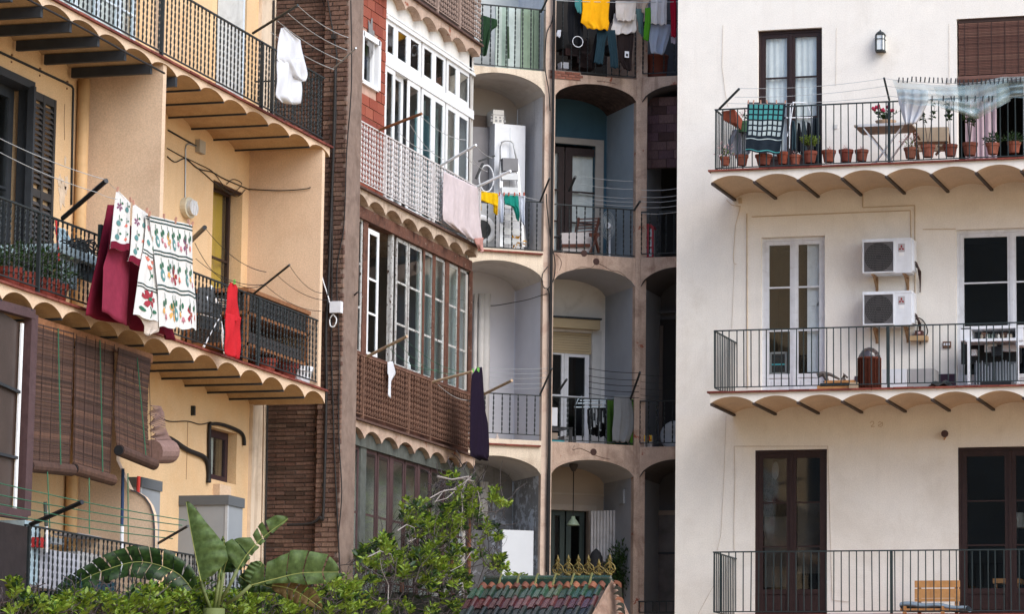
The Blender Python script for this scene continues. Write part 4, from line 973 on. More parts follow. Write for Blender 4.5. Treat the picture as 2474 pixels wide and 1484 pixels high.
railing('brownish twisted bar railing of the top gallery balcony', FM, S0+2, S1-.02, -.02, 11.32, 12.2, .105, 'twist', mat('beige_brown_iron', (.34, .25, .21), .8, .3, 20), posts=(FM.s(*C(775, 50), 0), FM.s(*C(935, 100), 0)), group='twisted bar railings of the gallery building', wd=.034)
T.part('apron_wall', MB().box(S0+.1, S1-.03, .10, .14, 11.32, 12.2), mat('dim_brown_boards', (.05, .036, .03), .8, .3, 10))

# ============================================================ ARCADE BUILDING
FZ = [11.15, 8.31, 5.37, 2.45]
T = Thing('arcade_building', 'old arcaded building with arched loggias and peeling pinkish plaster', 'building', FA, (FA.s(1150, 600), 0, -1.4))
p1a, p1b = FA.s(1314, 500), FA.s(1339, 500); p2a, p2b = FA.s(1535.5, 500), FA.s(1548, 500)
cA = FA.s(1208, 400); sL = 2*cA-p1a
DP = 1.25
def fz(pt): return FA.z(*pt)
springs = [(FA.z(1314, 229), FA.z(1208, 175)), (FA.z(1309, 678), FA.z(1208, 629)), (FA.z(1305, 1148), FA.z(1208, 1102))]
springs2 = [(FA.z(1537, 246), FA.z(1426, 202)), (FA.z(1532, 692), FA.z(1436, 649)), (FA.z(1535, 1154), FA.z(1433, 1112))]
for k in range(3):
    zt = FZ[k]; zs, za = springs[k]
    vault_slab(T, 'arch', sL, p1a, 0, DP, zt, zs, za, [sL, p1a], CREAM_P, m2=mat('grey_vault_plaster', (.58, .54, .50), .9, .08, 3, '7d7268', .4, 2, bump=.3), nn=22, prof=.62)
    zs, za = springs2[k]
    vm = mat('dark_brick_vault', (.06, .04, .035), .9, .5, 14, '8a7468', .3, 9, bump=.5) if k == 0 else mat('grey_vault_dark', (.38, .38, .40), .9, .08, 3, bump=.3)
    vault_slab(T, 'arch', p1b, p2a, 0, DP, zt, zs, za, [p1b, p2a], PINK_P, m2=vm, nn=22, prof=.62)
# pillars / partitions
CREAMPL = CREAM_P
T.part('pillar', MB().box(p1a, p1b, -.0, .1, -1.4, 14), mat('pillar_cream_plaster', (.60, .47, .38), .9, .15, 4, '8a5f4c', .6, 3, .5, bump=.4))
T.part('pillar', MB().box(p2a, p2b, -.012, .1, -1.4, 14), PINK_P)
for k, (z0, z1, m1, m2) in enumerate(((11.15, 14, GREYW_P, PINK_P), (8.31, 11.1, GREYW_P, mat('blue_grey_partition', (.25, .31, .36), .9, .08, 3, bump=.2)), (5.37, 8.3, mat('lilac_grey_partition', (.64, .64, .70), .9, .06, 3, bump=.2), mat('grey_blue_partition', (.34, .37, .41), .9, .08, 3, bump=.2)), (-1.4, 5.3, mat('flaking_partition', (.30, .30, .31), .9, .2, 5, '5a5048', .4, 3, .5, bump=.4, chips='c4c8d0', camt=.5, cscale=3.5), mat('grey_partition', (.30, .31, .33), .9, .1, 3, 'b0b0b0', .2, 5, bump=.2)))):
    T.part('partition', MB().box(p1a+.004, p1b-.004, .1, DP+.3, z0, z1), m1); T.part('partition', MB().box(p2a+.002, p2b-.002, .1, DP+.3, z0, z1), m2)
bw = [('cream', (.52, .44, .35)), ('grey', (.30, .29, .28))]
def backw(s0, s1, z0, z1, m, ops=(), d=DP): 
    o = wall(T, 'back_wall', s0, s1, z0, z1, d, list(ops), m, .12)
    for q in ops: room(T, *q, d+.12, 1.2, DARKROOM, pad=.01)
B1 = mat('loggia_back_beige', (.50, .45, .41), .9, .06, 3, bump=.2); B2 = mat('loggia_back_white', (.66, .64, .61), .9, .06, 3, '8a7f74', .4, 2, bump=.2)
backw(sL, p1a, 11.15, 14, mat('pale_panel', (.6, .62, .6)))
backw(sL, p1a, 8.31, 11.12, B1); backw(sL, p1a, 5.37, 8.28, mat('lilac_white_back', (.62, .61, .64), .9, .05, 3, bump=.2)); 
PEEL = mat('peeling_grey_wall', (.26, .26, .27), .9, .2, 5, '4a4038', .4, 3, .5, bump=.4, chips='b9bcc4', camt=.35, cscale=3)
backw(sL, p1a, -1.4, 5.34, PEEL)
# bay 2 back walls with doors
dA, dB = FA.s(*D(640, 1100), DP)-.35, FA.s(*D(935, 1100), DP); dz = FA.z(*D(800, 1045), DP)
backw(p1b, p2a, 11.15, 14, DARKROOM)
backw(p1b, p2a, 8.31, 11.12, BLUE_P, [(dA, dB, 8.35, dz)])
eA, eB = FA.s(*H(555, 1200), DP)-.4, FA.s(*H(805, 1000), DP); ez = FA.z(*H(700, 985), DP)
backw(p1b, p2a, 5.37, 8.28, B2, [(eA, eB, 5.4, ez)])
gA, gB = FA.s(*L(550, 1000), DP)-.3, FA.s(*L(790, 1000), DP); gz = FA.z(*L(700, 820), DP)
backw(p1b, p2a, -1.4, 5.34, mat('loggia_back_tan', (.40, .33, .27), .9, .06, 3, bump=.2), [(gA, gB, 2.5, gz)])
# doors in bay 2
mid = FA.s(*D(725, 1200), DP); mb = MB().box(dA-.07, dB+.14, DP-.03, DP+.0, dz, dz+.1).box(dB, dB+.14, DP-.03, DP-.002, 8.35, dz); T.part('door_surround', mb, mat('surround_grey', (.36, .33, .30)))
sash(T, mid-.52, mid-.02, 8.36, dz-.05, DP+.02, BROWNW, (.3, .62), .10, .2); sash(T, mid-.0, mid+.72, 8.36, dz-.05, DP+.02, BROWNW, (.3, .62), .12, .2)
mb = MB(); drape(mb, mid-.5, mid+.7, 8.4, dz-.1, DP+.1, 8, .01); T.part('curtain', mb, CURTAIN, smooth=True)
# shutter box, rolling shutter and white window
SHB = mat('beige_shutter', (.42, .33, .20), .6, .06, 6, bump=.05)
a, b = FA.s(*H(555, 950), DP-.12)-.3, FA.s(*H(852, 950), DP-.12); z1, z0 = FA.z(*H(760, 905), DP-.12), FA.z(*H(760, 965), DP-.12)
sb = T.part('shutter_box', MB().box(a, b, DP-.16, DP-.003, z0, z1).box(a-.02, b+.02, DP-.19, DP-.001, z1+.002, z1+.03, 1), [SHB, BEAM])
zr = FA.z(*H(700, 1120), DP); z = z0; me = MB().box(0, eB-a-.0, 0, .015, 0, .038).mesh('slat', SHB)
while z-.042 > zr: z -= .042; T.inst('slat', me, (a, DP+.03+rnd.uniform(0, .004), z), parent=sb)
mw = FA.s(*H(635, 1250), DP)
sash(T, mw-.55, mw-.0, 5.4, zr+.02, DP+.05, WHITEW, (.5,), .045, .2); sash(T, mw+.005, eB-.02, 5.4, zr+.02, DP+.05, WHITEW, (.5,), .07, .2)
T.part('white_jamb', MB().box(eB+.001, eB+.16, DP-.02, DP+.0, 5.4, z0), mat('jamb_white', (.55, .54, .52)))
# bottom door
mb = MB().box(gA, gB+.12, DP-.03, DP-.002, gz, gz+.09); T.part('door_surround', mb, mat('surround_tan', (.45, .38, .32)))
sash(T, gA+.3, FA.s(*L(645, 1000), DP), 2.5, gz, DP+.06, mat('green_grey_paint', (.05, .07, .065), .6), (.45,), .08, .3); sash(T, FA.s(*L(655, 1000), DP), gB-.05, 2.5, gz, DP+.06, mat('green_grey_paint', (.05, .07, .065)), (.45,), .08, .3)
T.part('moulding', MB().box(p1b, p2a, DP-.02, DP-.001, FA.z(*L(700, 712), DP)-.02, FA.z(*L(700, 712), DP)+.01), mat('surround_tan', (.45, .38, .32)))
# bay 3
T.part('pillar_side', MB().box(p2b-.002, p2b+.1, .0, .1, -1.4, 14), PINK_P)
def fb(Zf, x, y, d=0): return FB.s(*Zf(x, y), d)
T3 = Thing('corner_loggia', 'right hand loggia bay of the arcade half hidden behind the white building', 'building', FB, (0, 0, -1.4))
b0 = FB.s(1549, 500); cB = FB.s(1640, 400); b1 = 2*cB-b0
s3 = [(FB.z(1549, 246), FB.z(1640, 203)), (FB.z(1545, 692), FB.z(1640, 645)), (FB.z(1545, 1154), FB.z(1640, 1110))]
zf3 = [FB.z(1600, 184), FB.z(1600, 621), FB.z(1600, 1080), 2.5]
_T = T; T = T3
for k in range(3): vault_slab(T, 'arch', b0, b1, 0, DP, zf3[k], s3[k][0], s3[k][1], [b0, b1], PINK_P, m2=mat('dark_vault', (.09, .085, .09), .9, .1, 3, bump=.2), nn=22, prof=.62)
T.part('pillar', MB().box(b1, b1+.3, 0, DP, -1.4, 14), PINK_P)
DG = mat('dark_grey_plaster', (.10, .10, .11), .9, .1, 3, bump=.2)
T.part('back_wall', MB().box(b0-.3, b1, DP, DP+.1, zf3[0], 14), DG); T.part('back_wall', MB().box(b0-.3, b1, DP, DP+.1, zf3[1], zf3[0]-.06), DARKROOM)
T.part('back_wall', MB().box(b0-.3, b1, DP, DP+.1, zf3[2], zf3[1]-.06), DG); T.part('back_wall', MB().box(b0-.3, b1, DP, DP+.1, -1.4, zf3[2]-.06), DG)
T.part('left_partition', MB().box(b0-.02, b0, .1, DP, -1.4, 14), mat('bay_partition', (.25, .26, .28), .9, .1, 3, bump=.2))
# dark doorway with curtains on the third level, pale door at the bottom
q0, q1 = FB.s(*H(1150, 1200), DP), b1; q2 = FB.z(*H(1250, 905), DP)
T.part('dark_doorway', MB().box(q0, q1, DP-.03, DP-.001, zf3[2], q2), DARKROOM)
mb = MB()
for x in (1180, 1245): a = FB.s(*H(x, 1200), DP-.05); mb.box(a-.03, a+.03, DP-.06, DP-.031, zf3[2], q2-.1)
T.part('curtain_edge', mb, mat('pale_brown_frame', (.14, .11, .09)), kind='stuff')
a, b = FB.s(*L(1180, 1000), DP-.05), b1; zt_ = FB.z(*L(1250, 820), DP-.05)
T.part('door_frame', MB().box(a, a+.09, DP-.06, DP-.01, 1.9, zt_).box(a, b, DP-.06, DP-.01, zt_-.07, zt_+.0), mat('tan_frame', (.28, .23, .19)))
T.part('door_panel', MB().box(a+.09, b, DP-.04, DP-.012, 1.9, zt_-.07), mat('crumpled_film', (.17, .15, .14), .25, .5, 2.5, 'd8d4cc', .0, 5, .0, bump=.6, bscale=7, spec=.8))
T.part('door_rail', MB().box(a+.09, b, DP-.06, DP-.042, FB.z(*L(1250, 1090), DP)-.03, FB.z(*L(1250, 1090), DP)), BEAM)
T.part('beam_board', MB().box(FB.s(*H(1225, 860), DP-.1), b1, DP-.12, DP-.03, FB.z(*H(1250, 868), DP), FB.z(*H(1250, 852), DP)), DG)
# tiled panel on the second level of bay 3
a = FB.s(*D(1285, 950), .3); z1, z0 = FB.z(*D(1400, 700), .3), FB.z(*D(1400, 1215), .3)
PT = rmat('purple_brown_tile', ['4a363a', '5a4348', '3a2624', '66504f', '45302c'], .8, .5, 40, jitter=.3)
pb = T.part('tile_panel', MB().box(a, b1, .32, .36, z0, z1), mat('panel_back', (.06, .045, .045)))
z = z1-.14; r_ = 0
while z > z0-.02:
    x = a-(r_ % 2)*.12
    while x < b1:
        xa = max(a, x); me = _twist.setdefault('ptile', MB().box(0, 1, 0, .02, 0, .135).mesh('tile', PT)); T.inst('tile', me, (xa, .30-rnd.uniform(0, .01), z), (0, rnd.uniform(-.01, .01), 0), (min(x+.25, b1)-xa-.006, 1, 1), parent=pb); x += .25
    z -= .142; r_ += 1
T = _T
# bay floor edges
edge_tiles(T, sL, p1a-.02, -.05, .2, FZ[1]-.06, FZ[1]-.035, REDTILE, .28); edge_tiles(T, sL, p1a-.02, -.05, .2, FZ[2]-.10, FZ[2]-.075, REDTILE, .28)
# exposed brick where the plaster has fallen off
mb = MB(); s, z = FA.at(D(720, 535)); eb = T.part('exposed_patch', MB().box(s-.28, s+.26, -.004, .0, z-.09, z+.05), mat('rough_render', (.30, .21, .17), .95, .4, 12))
me = MB().box(0, .115, 0, .02, 0, .035).mesh('brick', rmat('orange_old_brick', ['7a4a3a', '85584a', '6a4034'], .9, .5, 60))
for i in range(3):
    for j in range(4): T.inst('brick', me, (s-.25+j*.125+(i % 2)*.05, -.016, z-.08+i*.042), parent=eb)
# rusty anchor holes and cracks in the pink plaster
for (zf_, x, y) in ((H, 833, 533), (L, 822, 443), (H, 755, 480)):
    s, z = FA.at(zf_(x, y)); T.part('rust_hole', MB().lathe([(.001, -.006), (.04, -.006), (.055, -.002), (.05, 0)], (s, 0, z), 9, ax='d'), mat('rust_dark_hole', (.06, .03, .025)))
cr = lambda Zf, *p: [px3(FA, Zf(*q), -.004) for q in p]
for pts_ in (cr(H, (695, 585), (740, 568), (800, 572), (835, 545), (880, 560), (930, 590), (985, 600), (1040, 650)), cr(H, (575, 485), (600, 510), (612, 545), (598, 590)), cr(L, (700, 400), (690, 430), (740, 420), (850, 470), (930, 490)), cr(D, (950, 585), (1020, 590), (1085, 605))):
    cable('', FA, pts_, .0035, mat('dark_crack', (.09, .05, .04)), T=T, name='crack')
# white pipes in the left end of bay 1, mid level and below
for (x, r) in ((62, .03), (98, .05), (128, .07)):
    s = FA.s(*H(x, 1000), DP-.1); T.part('pipe', MB().tube([(s, DP-.1, 5.38), (s, DP-.1, FA.z(*H(x, 745), DP))], r, 10), mat('white_pipe', (.66, .63, .60), .6), smooth=True)
for (x, r) in ((110, .05), (135, .03)):
    s = FA.s(*L(x, 700), DP-.1); T.part('pipe', MB().tube([(s, DP-.1, FA.z(*L(x, 870), DP)), (s, DP-.1, FA.z(*L(x, 640), DP))], r, 10), mat('white_pipe', (.66, .63, .60), .6), smooth=True)
# arcade railings
def frail(lab, F, s0, s1, z0, pt, pitch, **k): return railing(lab, F, s0, s1, k.pop('d', .03), z0, F.z(*pt), pitch, 'twist', IRON, group='iron railings of the arcaded building', wd=.022, **k)
frail('twisted iron railing in front of the green screens in the top left loggia', FA, sL, p1a-.02, FZ[0]-.02, D(300, 42), .135, bottom=.05, d=.0)
frail('twisted iron railing in front of the stepladder in the left loggia', FA, sL, p1a-.02, FZ[1]-.03, H(430, 147), .135, bottom=.05, d=0)
frail('twisted iron railing in the empty white left loggia', FA, sL, p1a-.02, FZ[2]-.05, L(300, 68), .135, bottom=.14, d=0)
frail('iron railing behind the crowded laundry of the top middle loggia', FA, p1b, p2a, FZ[0], D(800, 10), .135, bottom=.05)
frail('iron railing in front of the folding chair and the blue wall', FA, p1b, p2a, FZ[1], H(800, 178), .13, bottom=.04)
frail('iron railing in front of the drying rack in the middle loggia', FA, p1b, p2a, FZ[2], L(760, 92), .13, bottom=.04)
railing('iron railing of the corner loggia beside the red lantern', FB, b0, b1, .03, zf3[1], FB.z(*H(1200, 210)), .13, 'twist', IRON, group='iron railings of the arcaded building', wd=.022)
railing('iron railing of the corner loggia behind the yellow boxes', FB, b0, b1, .03, zf3[2], FB.z(*L(1200, 110)), .13, 'twist', IRON, group='iron railings of the arcaded building', wd=.022)
railing('iron railing of the top corner loggia behind the brown tub', FB, b0, b1, .03, zf3[0], zf3[0]+.9, .17, 'twist', IRON, group='iron railings of the arcaded building', wd=.022)
railing('short dark railing at the foot of the corner loggia', FB, b0, b1, .03, FB.z(*L(1200, 1500)), FB.z(*L(1250, 1400)), .11, 'plain', IRON, group='iron railings of the arcaded building')
# the pipes and cables on the pillar
s = FA.s(1328, 700)
solo('drain_pipe', 'black drain pipe running down the arcade pillar', 'pipe', FA, MB().tube([(s, -.06, 2), (s, -.06, 14)], .024, 8), CABLE, (s, -.06, 2))
cable('thin cable wandering down the arcade pillar from the top', FA, [px3(FA, D(*q), -.05) for q in ((640, 0), (625, 150), (585, 250), (575, 480), (600, 650), (610, 800))], .009, CABLE, group='cables on the arcade pillar')
cable('slack cable hanging past the arch on the arcade pillar', FA, [px3(FA, H(*q), -.05) for q in ((515, 100), (520, 200), (545, 400), (570, 540), (560, 650), (520, 715))], .009, CABLE, group='cables on the arcade pillar')
cable('looped cable bulging left of the arcade pillar', FA, [px3(FA, H(*q), -.05) for q in ((525, 565), (492, 610), (488, 660), (500, 700), (530, 725), (535, 900), (545, 1300))], .008, CABLE, group='cables on the arcade pillar')
cable('dark cable strung across the white loggia wall', FA, [px3(FA, H(*q), d) for q, d in (((50, 790), DP-.02), ((160, 815), DP-.03), ((300, 795), .9), ((400, 775), .5), ((480, 750), .05), ((520, 740), -.02))], .006, CABLE, group='cables on the arcade pillar')
cable('second dark cable beside the drain pipe at the lower pillar', FA, [px3(FA, L(*q), -.05) for q in ((540, 0), (535, 400), (525, 700), (520, 1215))], .012, CABLE, group='cables on the arcade pillar')

# ============================================================ THINGS ON THE WHITE BUILDING
PW = mat('white_cotton', (.70, .72, .77), .95, .05, 10, bump=.3, bscale=140, trans=.15, spec=.1)
def frd(Zf, x, y, d=-1.3): s, z = FR.at(Zf(x, y), d); return s, z
ZB = {0: 9.13, 1: 5.85, 2: 2.61}
def stems(mb, c, n, h, spread, r=.004):
    tips = []
    for i in range(n):
        a = rnd.uniform(0, 2*pi); q = rnd.uniform(.3, 1)*spread
        pts_ = [Vector(c), Vector(c)+Vector((cos(a)*q*.4, sin(a)*q*.4, h*.5)), Vector(c)+Vector((cos(a)*q, sin(a)*q, h*rnd.uniform(.8, 1.05)))]
        mb.tube(pts_, r, 4, r2=r*.5); tips.append(pts_)
    return tips
def leafy(mb, c, n, rad, size, hz=1.0):
    for i in range(n):
        v = Vector((rnd.gauss(0, 1), rnd.gauss(0, 1), rnd.gauss(0, 1))).normalized()*rad*rnd.uniform(.3, 1)
        v.z *= hz; leaf_quad(mb, Vector(c)+v, v+Vector((rnd.uniform(-.5, .5)*rad, rnd.uniform(-.5, .5)*rad, rnd.uniform(-.3, .8)*rad)), size*rnd.uniform(.7, 1.2))
PINKF = mat('pale_pink_petals', (.75, .50, .50), .7, .2, 20, trans=.3); REDF = mat('crimson_petals', (.42, .02, .06), .6, .25, 20, trans=.2)
def potted(lab, Zf, x, yb, wpx, kind, d=-1.27, m=None, hk=.82, F=FR):
    s, z = F.at(Zf(x, yb), d); r = wpx/2/2.991*.00595; h = r*2*hk
    t = Thing('potted_plant', lab, 'potted plant', F, (s, d, z), 'pots along the top right balcony')
    t.inst('pot', pot_mesh(r, h, m), (s, d, z), (0, 0, rnd.uniform(0, 6)))
    t.part('soil', MB().lathe([(.001, h*.86), (r*.92, h*.86), (r*.92, h*.88), (.001, h*.89)], (s, d, z), 12), SOIL)
    c = (s, d, z+h*.88)
    st = MB(); lf = MB(); fl = MB()
    if kind == 'sprout':
        stems(st, c, 3, .07, .04); 
        for i in range(5): leafy(fl, (s+rnd.uniform(-.03, .03), d, z+h+.03), 3, .02, .035)
    elif kind == 'fern':
        for p in stems(st, c, 34, .22, .16, .003):
            for k in range(14): q = p[1].lerp(p[2], k/13); leaf_quad(lf, q, (rnd.uniform(-1, 1), rnd.uniform(-1, 1), rnd.uniform(.2, 1)), .045, .35)
    elif kind == 'bush': stems(st, c, 5, .08, .06); leafy(lf, (s, d, c[2]+.07), 190, .145, .05, .62)
    elif kind == 'blossom':
        stems(st, c, 6, .2, .12); leafy(lf, (s, d, c[2]+.06), 30, .09, .05); leafy(fl, (s, d, c[2]+.11), 60, .15, .045, .9)
    elif kind == 'tall':
        for p in stems(st, c, 3, .62, .10, .006):
            for k in range(26): q = (p[0].lerp(p[1], 1) if k < 5 else p[1]).lerp(p[2], rnd.random()); leaf_quad(lf, q, (rnd.uniform(-1, 1), rnd.uniform(-1, 1), rnd.uniform(-.5, .6)), .085, .6)
        leafy(fl, (s+.06, d, c[2]+.35), 4, .02, .03)
    elif kind == 'tallthin':
        for p in stems(st, c, 2, .66, .17, .005):
            for k in range(13): q = p[1].lerp(p[2], rnd.uniform(.2, 1)); leaf_quad(lf, q, (rnd.uniform(-1, 1), rnd.uniform(-1, 1), rnd.uniform(-.5, .6)), .08, .6)
    if st.v: t.part('stem', st, TWIG)
    if lf.v: t.part('foliage', lf, LEAFD if kind in ('tall', 'tallthin', 'bush') else leafmat('yellow_fern', [(.16, .24, .03), (.22, .30, .05), (.10, .16, .02)]), kind='stuff')
    if fl.v: t.part('flowers', fl, PINKF, kind='stuff')
    return t
potted('terracotta pot with pale pink blossom at the left end of the top right balcony', M, 412, 1197, 78, 'blossom')
potted('bare terracotta pot beneath the left edge of the checked towel', M, 533, 1197, 96, 'none')
potted('wide terracotta pot directly under the checked towel', M, 690, 1194, 128, 'none', hk=.6)
potted('deep terracotta pot at the right edge of the checked towel', M, 826, 1186, 90, 'none', hk=1.0)
potted('small terracotta pot beneath the drying rack', M, 918, 1190, 88, 'sprout')
potted('terracotta pot with a yellow green fern below the brown door', M, 1025, 1178, 105, 'fern')
potted('first terracotta pot with a pink sprout right of the fern', M, 1160, 1171, 105, 'sprout')
potted('second terracotta pot with a pink sprout right of the fern', N, 98, 1170, 108, 'sprout')
potted('dark terracotta pot immediately left of the white trestle table', N, 210, 1164, 100, 'sprout')
potted('terracotta pot with dry pink succulent immediately right of the trestle table', N, 563, 1146, 98, 'blossom')
potted('terracotta pot with thin tall rose stems before the wooden chair', N, 690, 1136, 108, 'tallthin')
potted('terracotta pot with a leggy rose beside the blind opening', N, 852, 1130, 104, 'tallthin')
potted('terracotta pot with a dark leafy rose before the pink curtain', N, 993, 1125, 114, 'tall')
potted('terracotta pot with a dense green geranium before the dark doorway', N, 1158, 1116, 100, 'bush')
potted('terracotta pot with yellow green geranium at the right picture edge', N, 1312, 1106, 100, 'bush')
# hanging planter box
s0, z1 = FR.at(M(388, 798), -1.36); s1, z0 = FR.at(M(508, 905), -1.36)
t = Thing('planter_box', 'terracotta planter box tilted on the corner of the top right railing', 'planter', FR, (s0, -1.36, z0))
t.part('box', MB().add([(s0, -1.40, z1-.02), (s1-.05, -1.40, z1-.0), (s1, -1.1, z1-.1), (s0+.08, -1.1, z1-.1), (s0+.03, -1.38, z1-.15), (s1-.03, -1.38, z0+.03), (s1-.02, -1.12, z0-.02), (s0+.1, -1.12, z0+.06)], [(0, 1, 2, 3), (4, 7, 6, 5), (0, 4, 5, 1), (1, 5, 6, 2), (2, 6, 7, 3), (3, 7, 4, 0)]), TERRA)
s, z = frd(M, 540, 850, -1.0); lf = MB(); leafy(lf, (s, -1.0, z), 40, .08, .05); fl = MB(); leafy(fl, (s, -1.02, z+.06), 26, .09, .04)
t = Thing('potted_plant', 'green pot with pink flowers standing left of the checked towel', 'potted plant', FR, (s, -1.0, z-.22)); t.part('foliage', lf, LEAFD, kind='stuff'); t.part('flowers', fl, PINKF, kind='stuff')
t.inst('pot', pot_mesh(.09, .16, mat('green_pot', (.05, .12, .06), .5)), (s, -1.0, z-.22)); t.part('stand', MB().tube([(s, -1.0, ZB[0]), (s, -1.0, z-.22)], .012, 6), IRON)
# grey draped cover
garment('grey cloth draped over something at the left end of the top right balcony', 'cloth', FR, rows(M, (470, 935, 565, 930), (440, 1000, 575, 1000), (410, 1090, 600, 1100), (425, 1110, 560, 1150)), -.95, clothmat('grey_cover', (.36, .38, .42)), .03, 2.5)
# checked towel
TL_ = [clothmat('navy_terry', (.022, .032, .045)), clothmat('teal_terry', (.10, .42, .42)), clothmat('pale_terry', (.55, .66, .68))]
tw = Cloth(FR, rows(M, (572, 737, 850, 742), (566, 930, 832, 930), (556, 1092, 806, 1112)), -1.49, .010, 1.5); mb = MB()
tw.mesh(mb, 60, 84, 0)
for j in range(6):
    for i in range(7):
        u0_ = .055+i*.132; v0_ = .045+j*.108
        for a in range(3):
            for b in range(3): 
                p = [(u0_+.03*a, v0_+.026*b), (u0_+.03*(a+1), v0_+.026*b), (u0_+.03*(a+1), v0_+.026*(b+1)), (u0_+.03*a, v0_+.026*(b+1))]
                mb.add([tw.pt(*q, .004) for q in p], [(0, 3, 2, 1)], 1 if j < 3 else 2)
for v in (.725, .955):
    for i in range(30): mb.add([tw.pt(*q, .004) for q in ((i/30, v), ((i+1)/30, v), ((i+1)/30, v+.018), (i/30, v+.018))], [(0, 3, 2, 1)], 1 if v > .9 else 2)
tw_ = solo('towel', 'navy bath towel with teal and pale squares hanging over the top right railing', 'towel', FR, mb, TL_, tw.pt(.5, 0), 'hanging laundry', smooth=True)
PEG = mat('pink_peg', (.55, .30, .22), .5, bump=0); PEGD = mat('dark_peg', (.03, .035, .04), .5, bump=0); PEGG = mat('green_peg', (.2, .55, .12), .5, bump=0); PEGR = mat('red_peg', (.5, .1, .05), .5, bump=0)
_o = 'first second third fourth fifth sixth seventh eighth ninth tenth eleventh twelfth thirteenth fourteenth fifteenth sixteenth seventeenth eighteenth nineteenth twentieth'.split()
ORD = [q+' from the left, ' for q in _o+['twenty '+q for q in _o[:9]]]
def pegs(lab, F, pts_, m, group, d, h=.055):
    me = MB().box(-.007, -.001, -.012, .012, -h*.4, h*.6).box(.001, .007, -.012, .012, -h*.4, h*.6).mesh('clothes_peg', m)
    for k_, p in enumerate(pts_):
        o = bpy.data.objects.new('clothes_peg', me); COL.objects.link(o); s, z = F.at(p, d); o.location = F.W(s, d, z); o.rotation_euler = (rnd.uniform(-.2, .2), rnd.uniform(-.2, .2), F.rz)
        tagset(o, lab if len(pts_) < 2 else ORD[k_]+lab, 'clothes peg', group)
pegs('pale wooden peg on the top edge of the checked towel', FR, [M(x, 738) for x in (578, 616, 668, 714, 782, 846)], PEG, 'pegs on the checked towel', -1.50)
# drying rack with dark clothes
t = Thing('drying_rack', 'white folding drying rack before the top brown door', 'drying rack', FR, (*frd(M, 950, 1180, -.6)[:1], -.6, ZB[0]))
WM = METALW
def rk(*pts, r=.008): t.part('rack_tube', MB().tube([px3(FR, M(*p), dd_) for p, dd_ in pts], r, 6), WM)
rk(((875, 1070), -.9), ((882, 760), -.9), ((900, 738), -.9), ((1000, 742), -.5), ((1040, 850), -.5), ((1045, 1150), -.5)); rk(((850, 850), -.9), ((1040, 848), -.5)); rk(((860, 985), -.95), ((880, 900), -.9), ((905, 740), -.9))
for i, (x0, x1, y0, y1, c) in enumerate(((888, 925, 868, 1090, (.05, .09, .11)), (925, 965, 885, 1110, (.018, .02, .024)), (960, 1000, 868, 1130, (.03, .045, .055)), (995, 1035, 880, 1120, (.02, .02, .024)), (1035, 1100, 845, 1175, (.014, .02, .026)))):
    garment(['slate blue', 'black', 'dark slate', 'jet black', 'long black'][i]+' garment draped on the white drying rack', 'garment', FR, rows(M, (x0+8, y0, x1-12, y0+6), (x0, (y0+y1)/2, x1, (y0+y1)/2), (x0-4, y1, x1+4, y1-10)), -.7+.05*i, clothmat('dark_cloth_%d' % i, c), .03, 2, i, name='garment', group='clothes on the drying rack')
# arms and lines, top right
t_ = pole('dark green clothesline arm at the left end of the top right balcony', FR, px3(FR, M(370, 785), -1.43), px3(FR, M(513, 640), -1.75), .018, IRON_G)
pole('dark upright clothesline arm above the middle of the top right railing', FR, px3(FR, N(410, 722), -1.43), px3(FR, N(372, 562), -1.85), .015, IRON_G)
for i, (pa, pb_, dd_) in enumerate((((515, 637), (370, 565), -1.8), ((480, 700), (385, 620), -1.7), ((430, 745), (400, 690), -1.55))):
    line(['upper', 'middle', 'lower'][i]+' pale clothesline between the two arms of the top right balcony', FR, [px3(FR, M(*pa), dd_), px3(FR, N(*pb_), dd_)], .05, .0035)
    line(['upper', 'middle', 'lower'][i]+' pale clothesline running right from the upright arm', FR, [px3(FR, N(*pb_), dd_), px3(FR, N(1500, pb_[1]-30), dd_)], .10, .0035)
# plastic sheet
PL = mat('clear_plastic_film', (.40, .52, .54), .25, .1, 6, 'b8cdd0', .5, 3, .6, bump=.5, bscale=12, alpha=.42, spec=.8)
sh = Cloth(FR, [(N(430, 572), N(1500, 548)), (N(455, 640), N(1500, 600)), (N(480, 700), N(1500, 650)), (N(500, 745), N(1500, 700))], -1.78, .03, 4)
mb = MB(); nu, nv = 80, 16
def plf(u, v):
    s, d, z = sh.pt(u, v); sag = -.16*max(0, sin(pi*min(1, max(0, (u-.30)/.5))))**1.5*v - (.10*sin(pi*min(1, u/.75)))*(1-v*.2)
    return (s, d+.035*sin(v*22+u*7)*v, z+sag)
mb.grid(plf, nu, nv); solo('plastic_sheet', 'crumpled clear plastic sheet pegged along the top right clotheslines', 'plastic sheet', FR, mb, PL, plf(0, 0), 'hanging laundry', smooth=True)
mb = MB(); mb.grid(lambda u, v: (lambda q: (q[0], q[1]+.06, q[2]-.015))(plf(.28+u*.5, v*1.05)), nu, nv); solo('plastic_sheet', 'second fold of clear plastic sheet under the blind opening', 'plastic sheet', FR, mb, PL, plf(0, 0), 'hanging laundry', smooth=True)
pegs('small dark peg on the clear plastic sheet', FR, [N(478+i*31.5, 580+(8 if 2 < i < 14 else 18)-abs(i-14)*1.3) for i in range(29)], PEGD, 'dark pegs on the plastic sheet', -1.80, .075)
pegs('dark peg on the lower plastic fold', FR, [N(x, 715) for x in (720, 800, 860, 880, 930, 975, 1030, 1085, 1130, 1155)], PEGD, 'dark pegs low on the plastic sheet', -1.80, .08)
garment('white shirts hanging half behind the clear plastic sheet', 'shirt', FR, rows(N, (462, 640, 690, 650), (475, 735, 690, 730), (500, 825, 640, 835), (520, 900, 600, 890)), -1.70, PW, .04, 3)
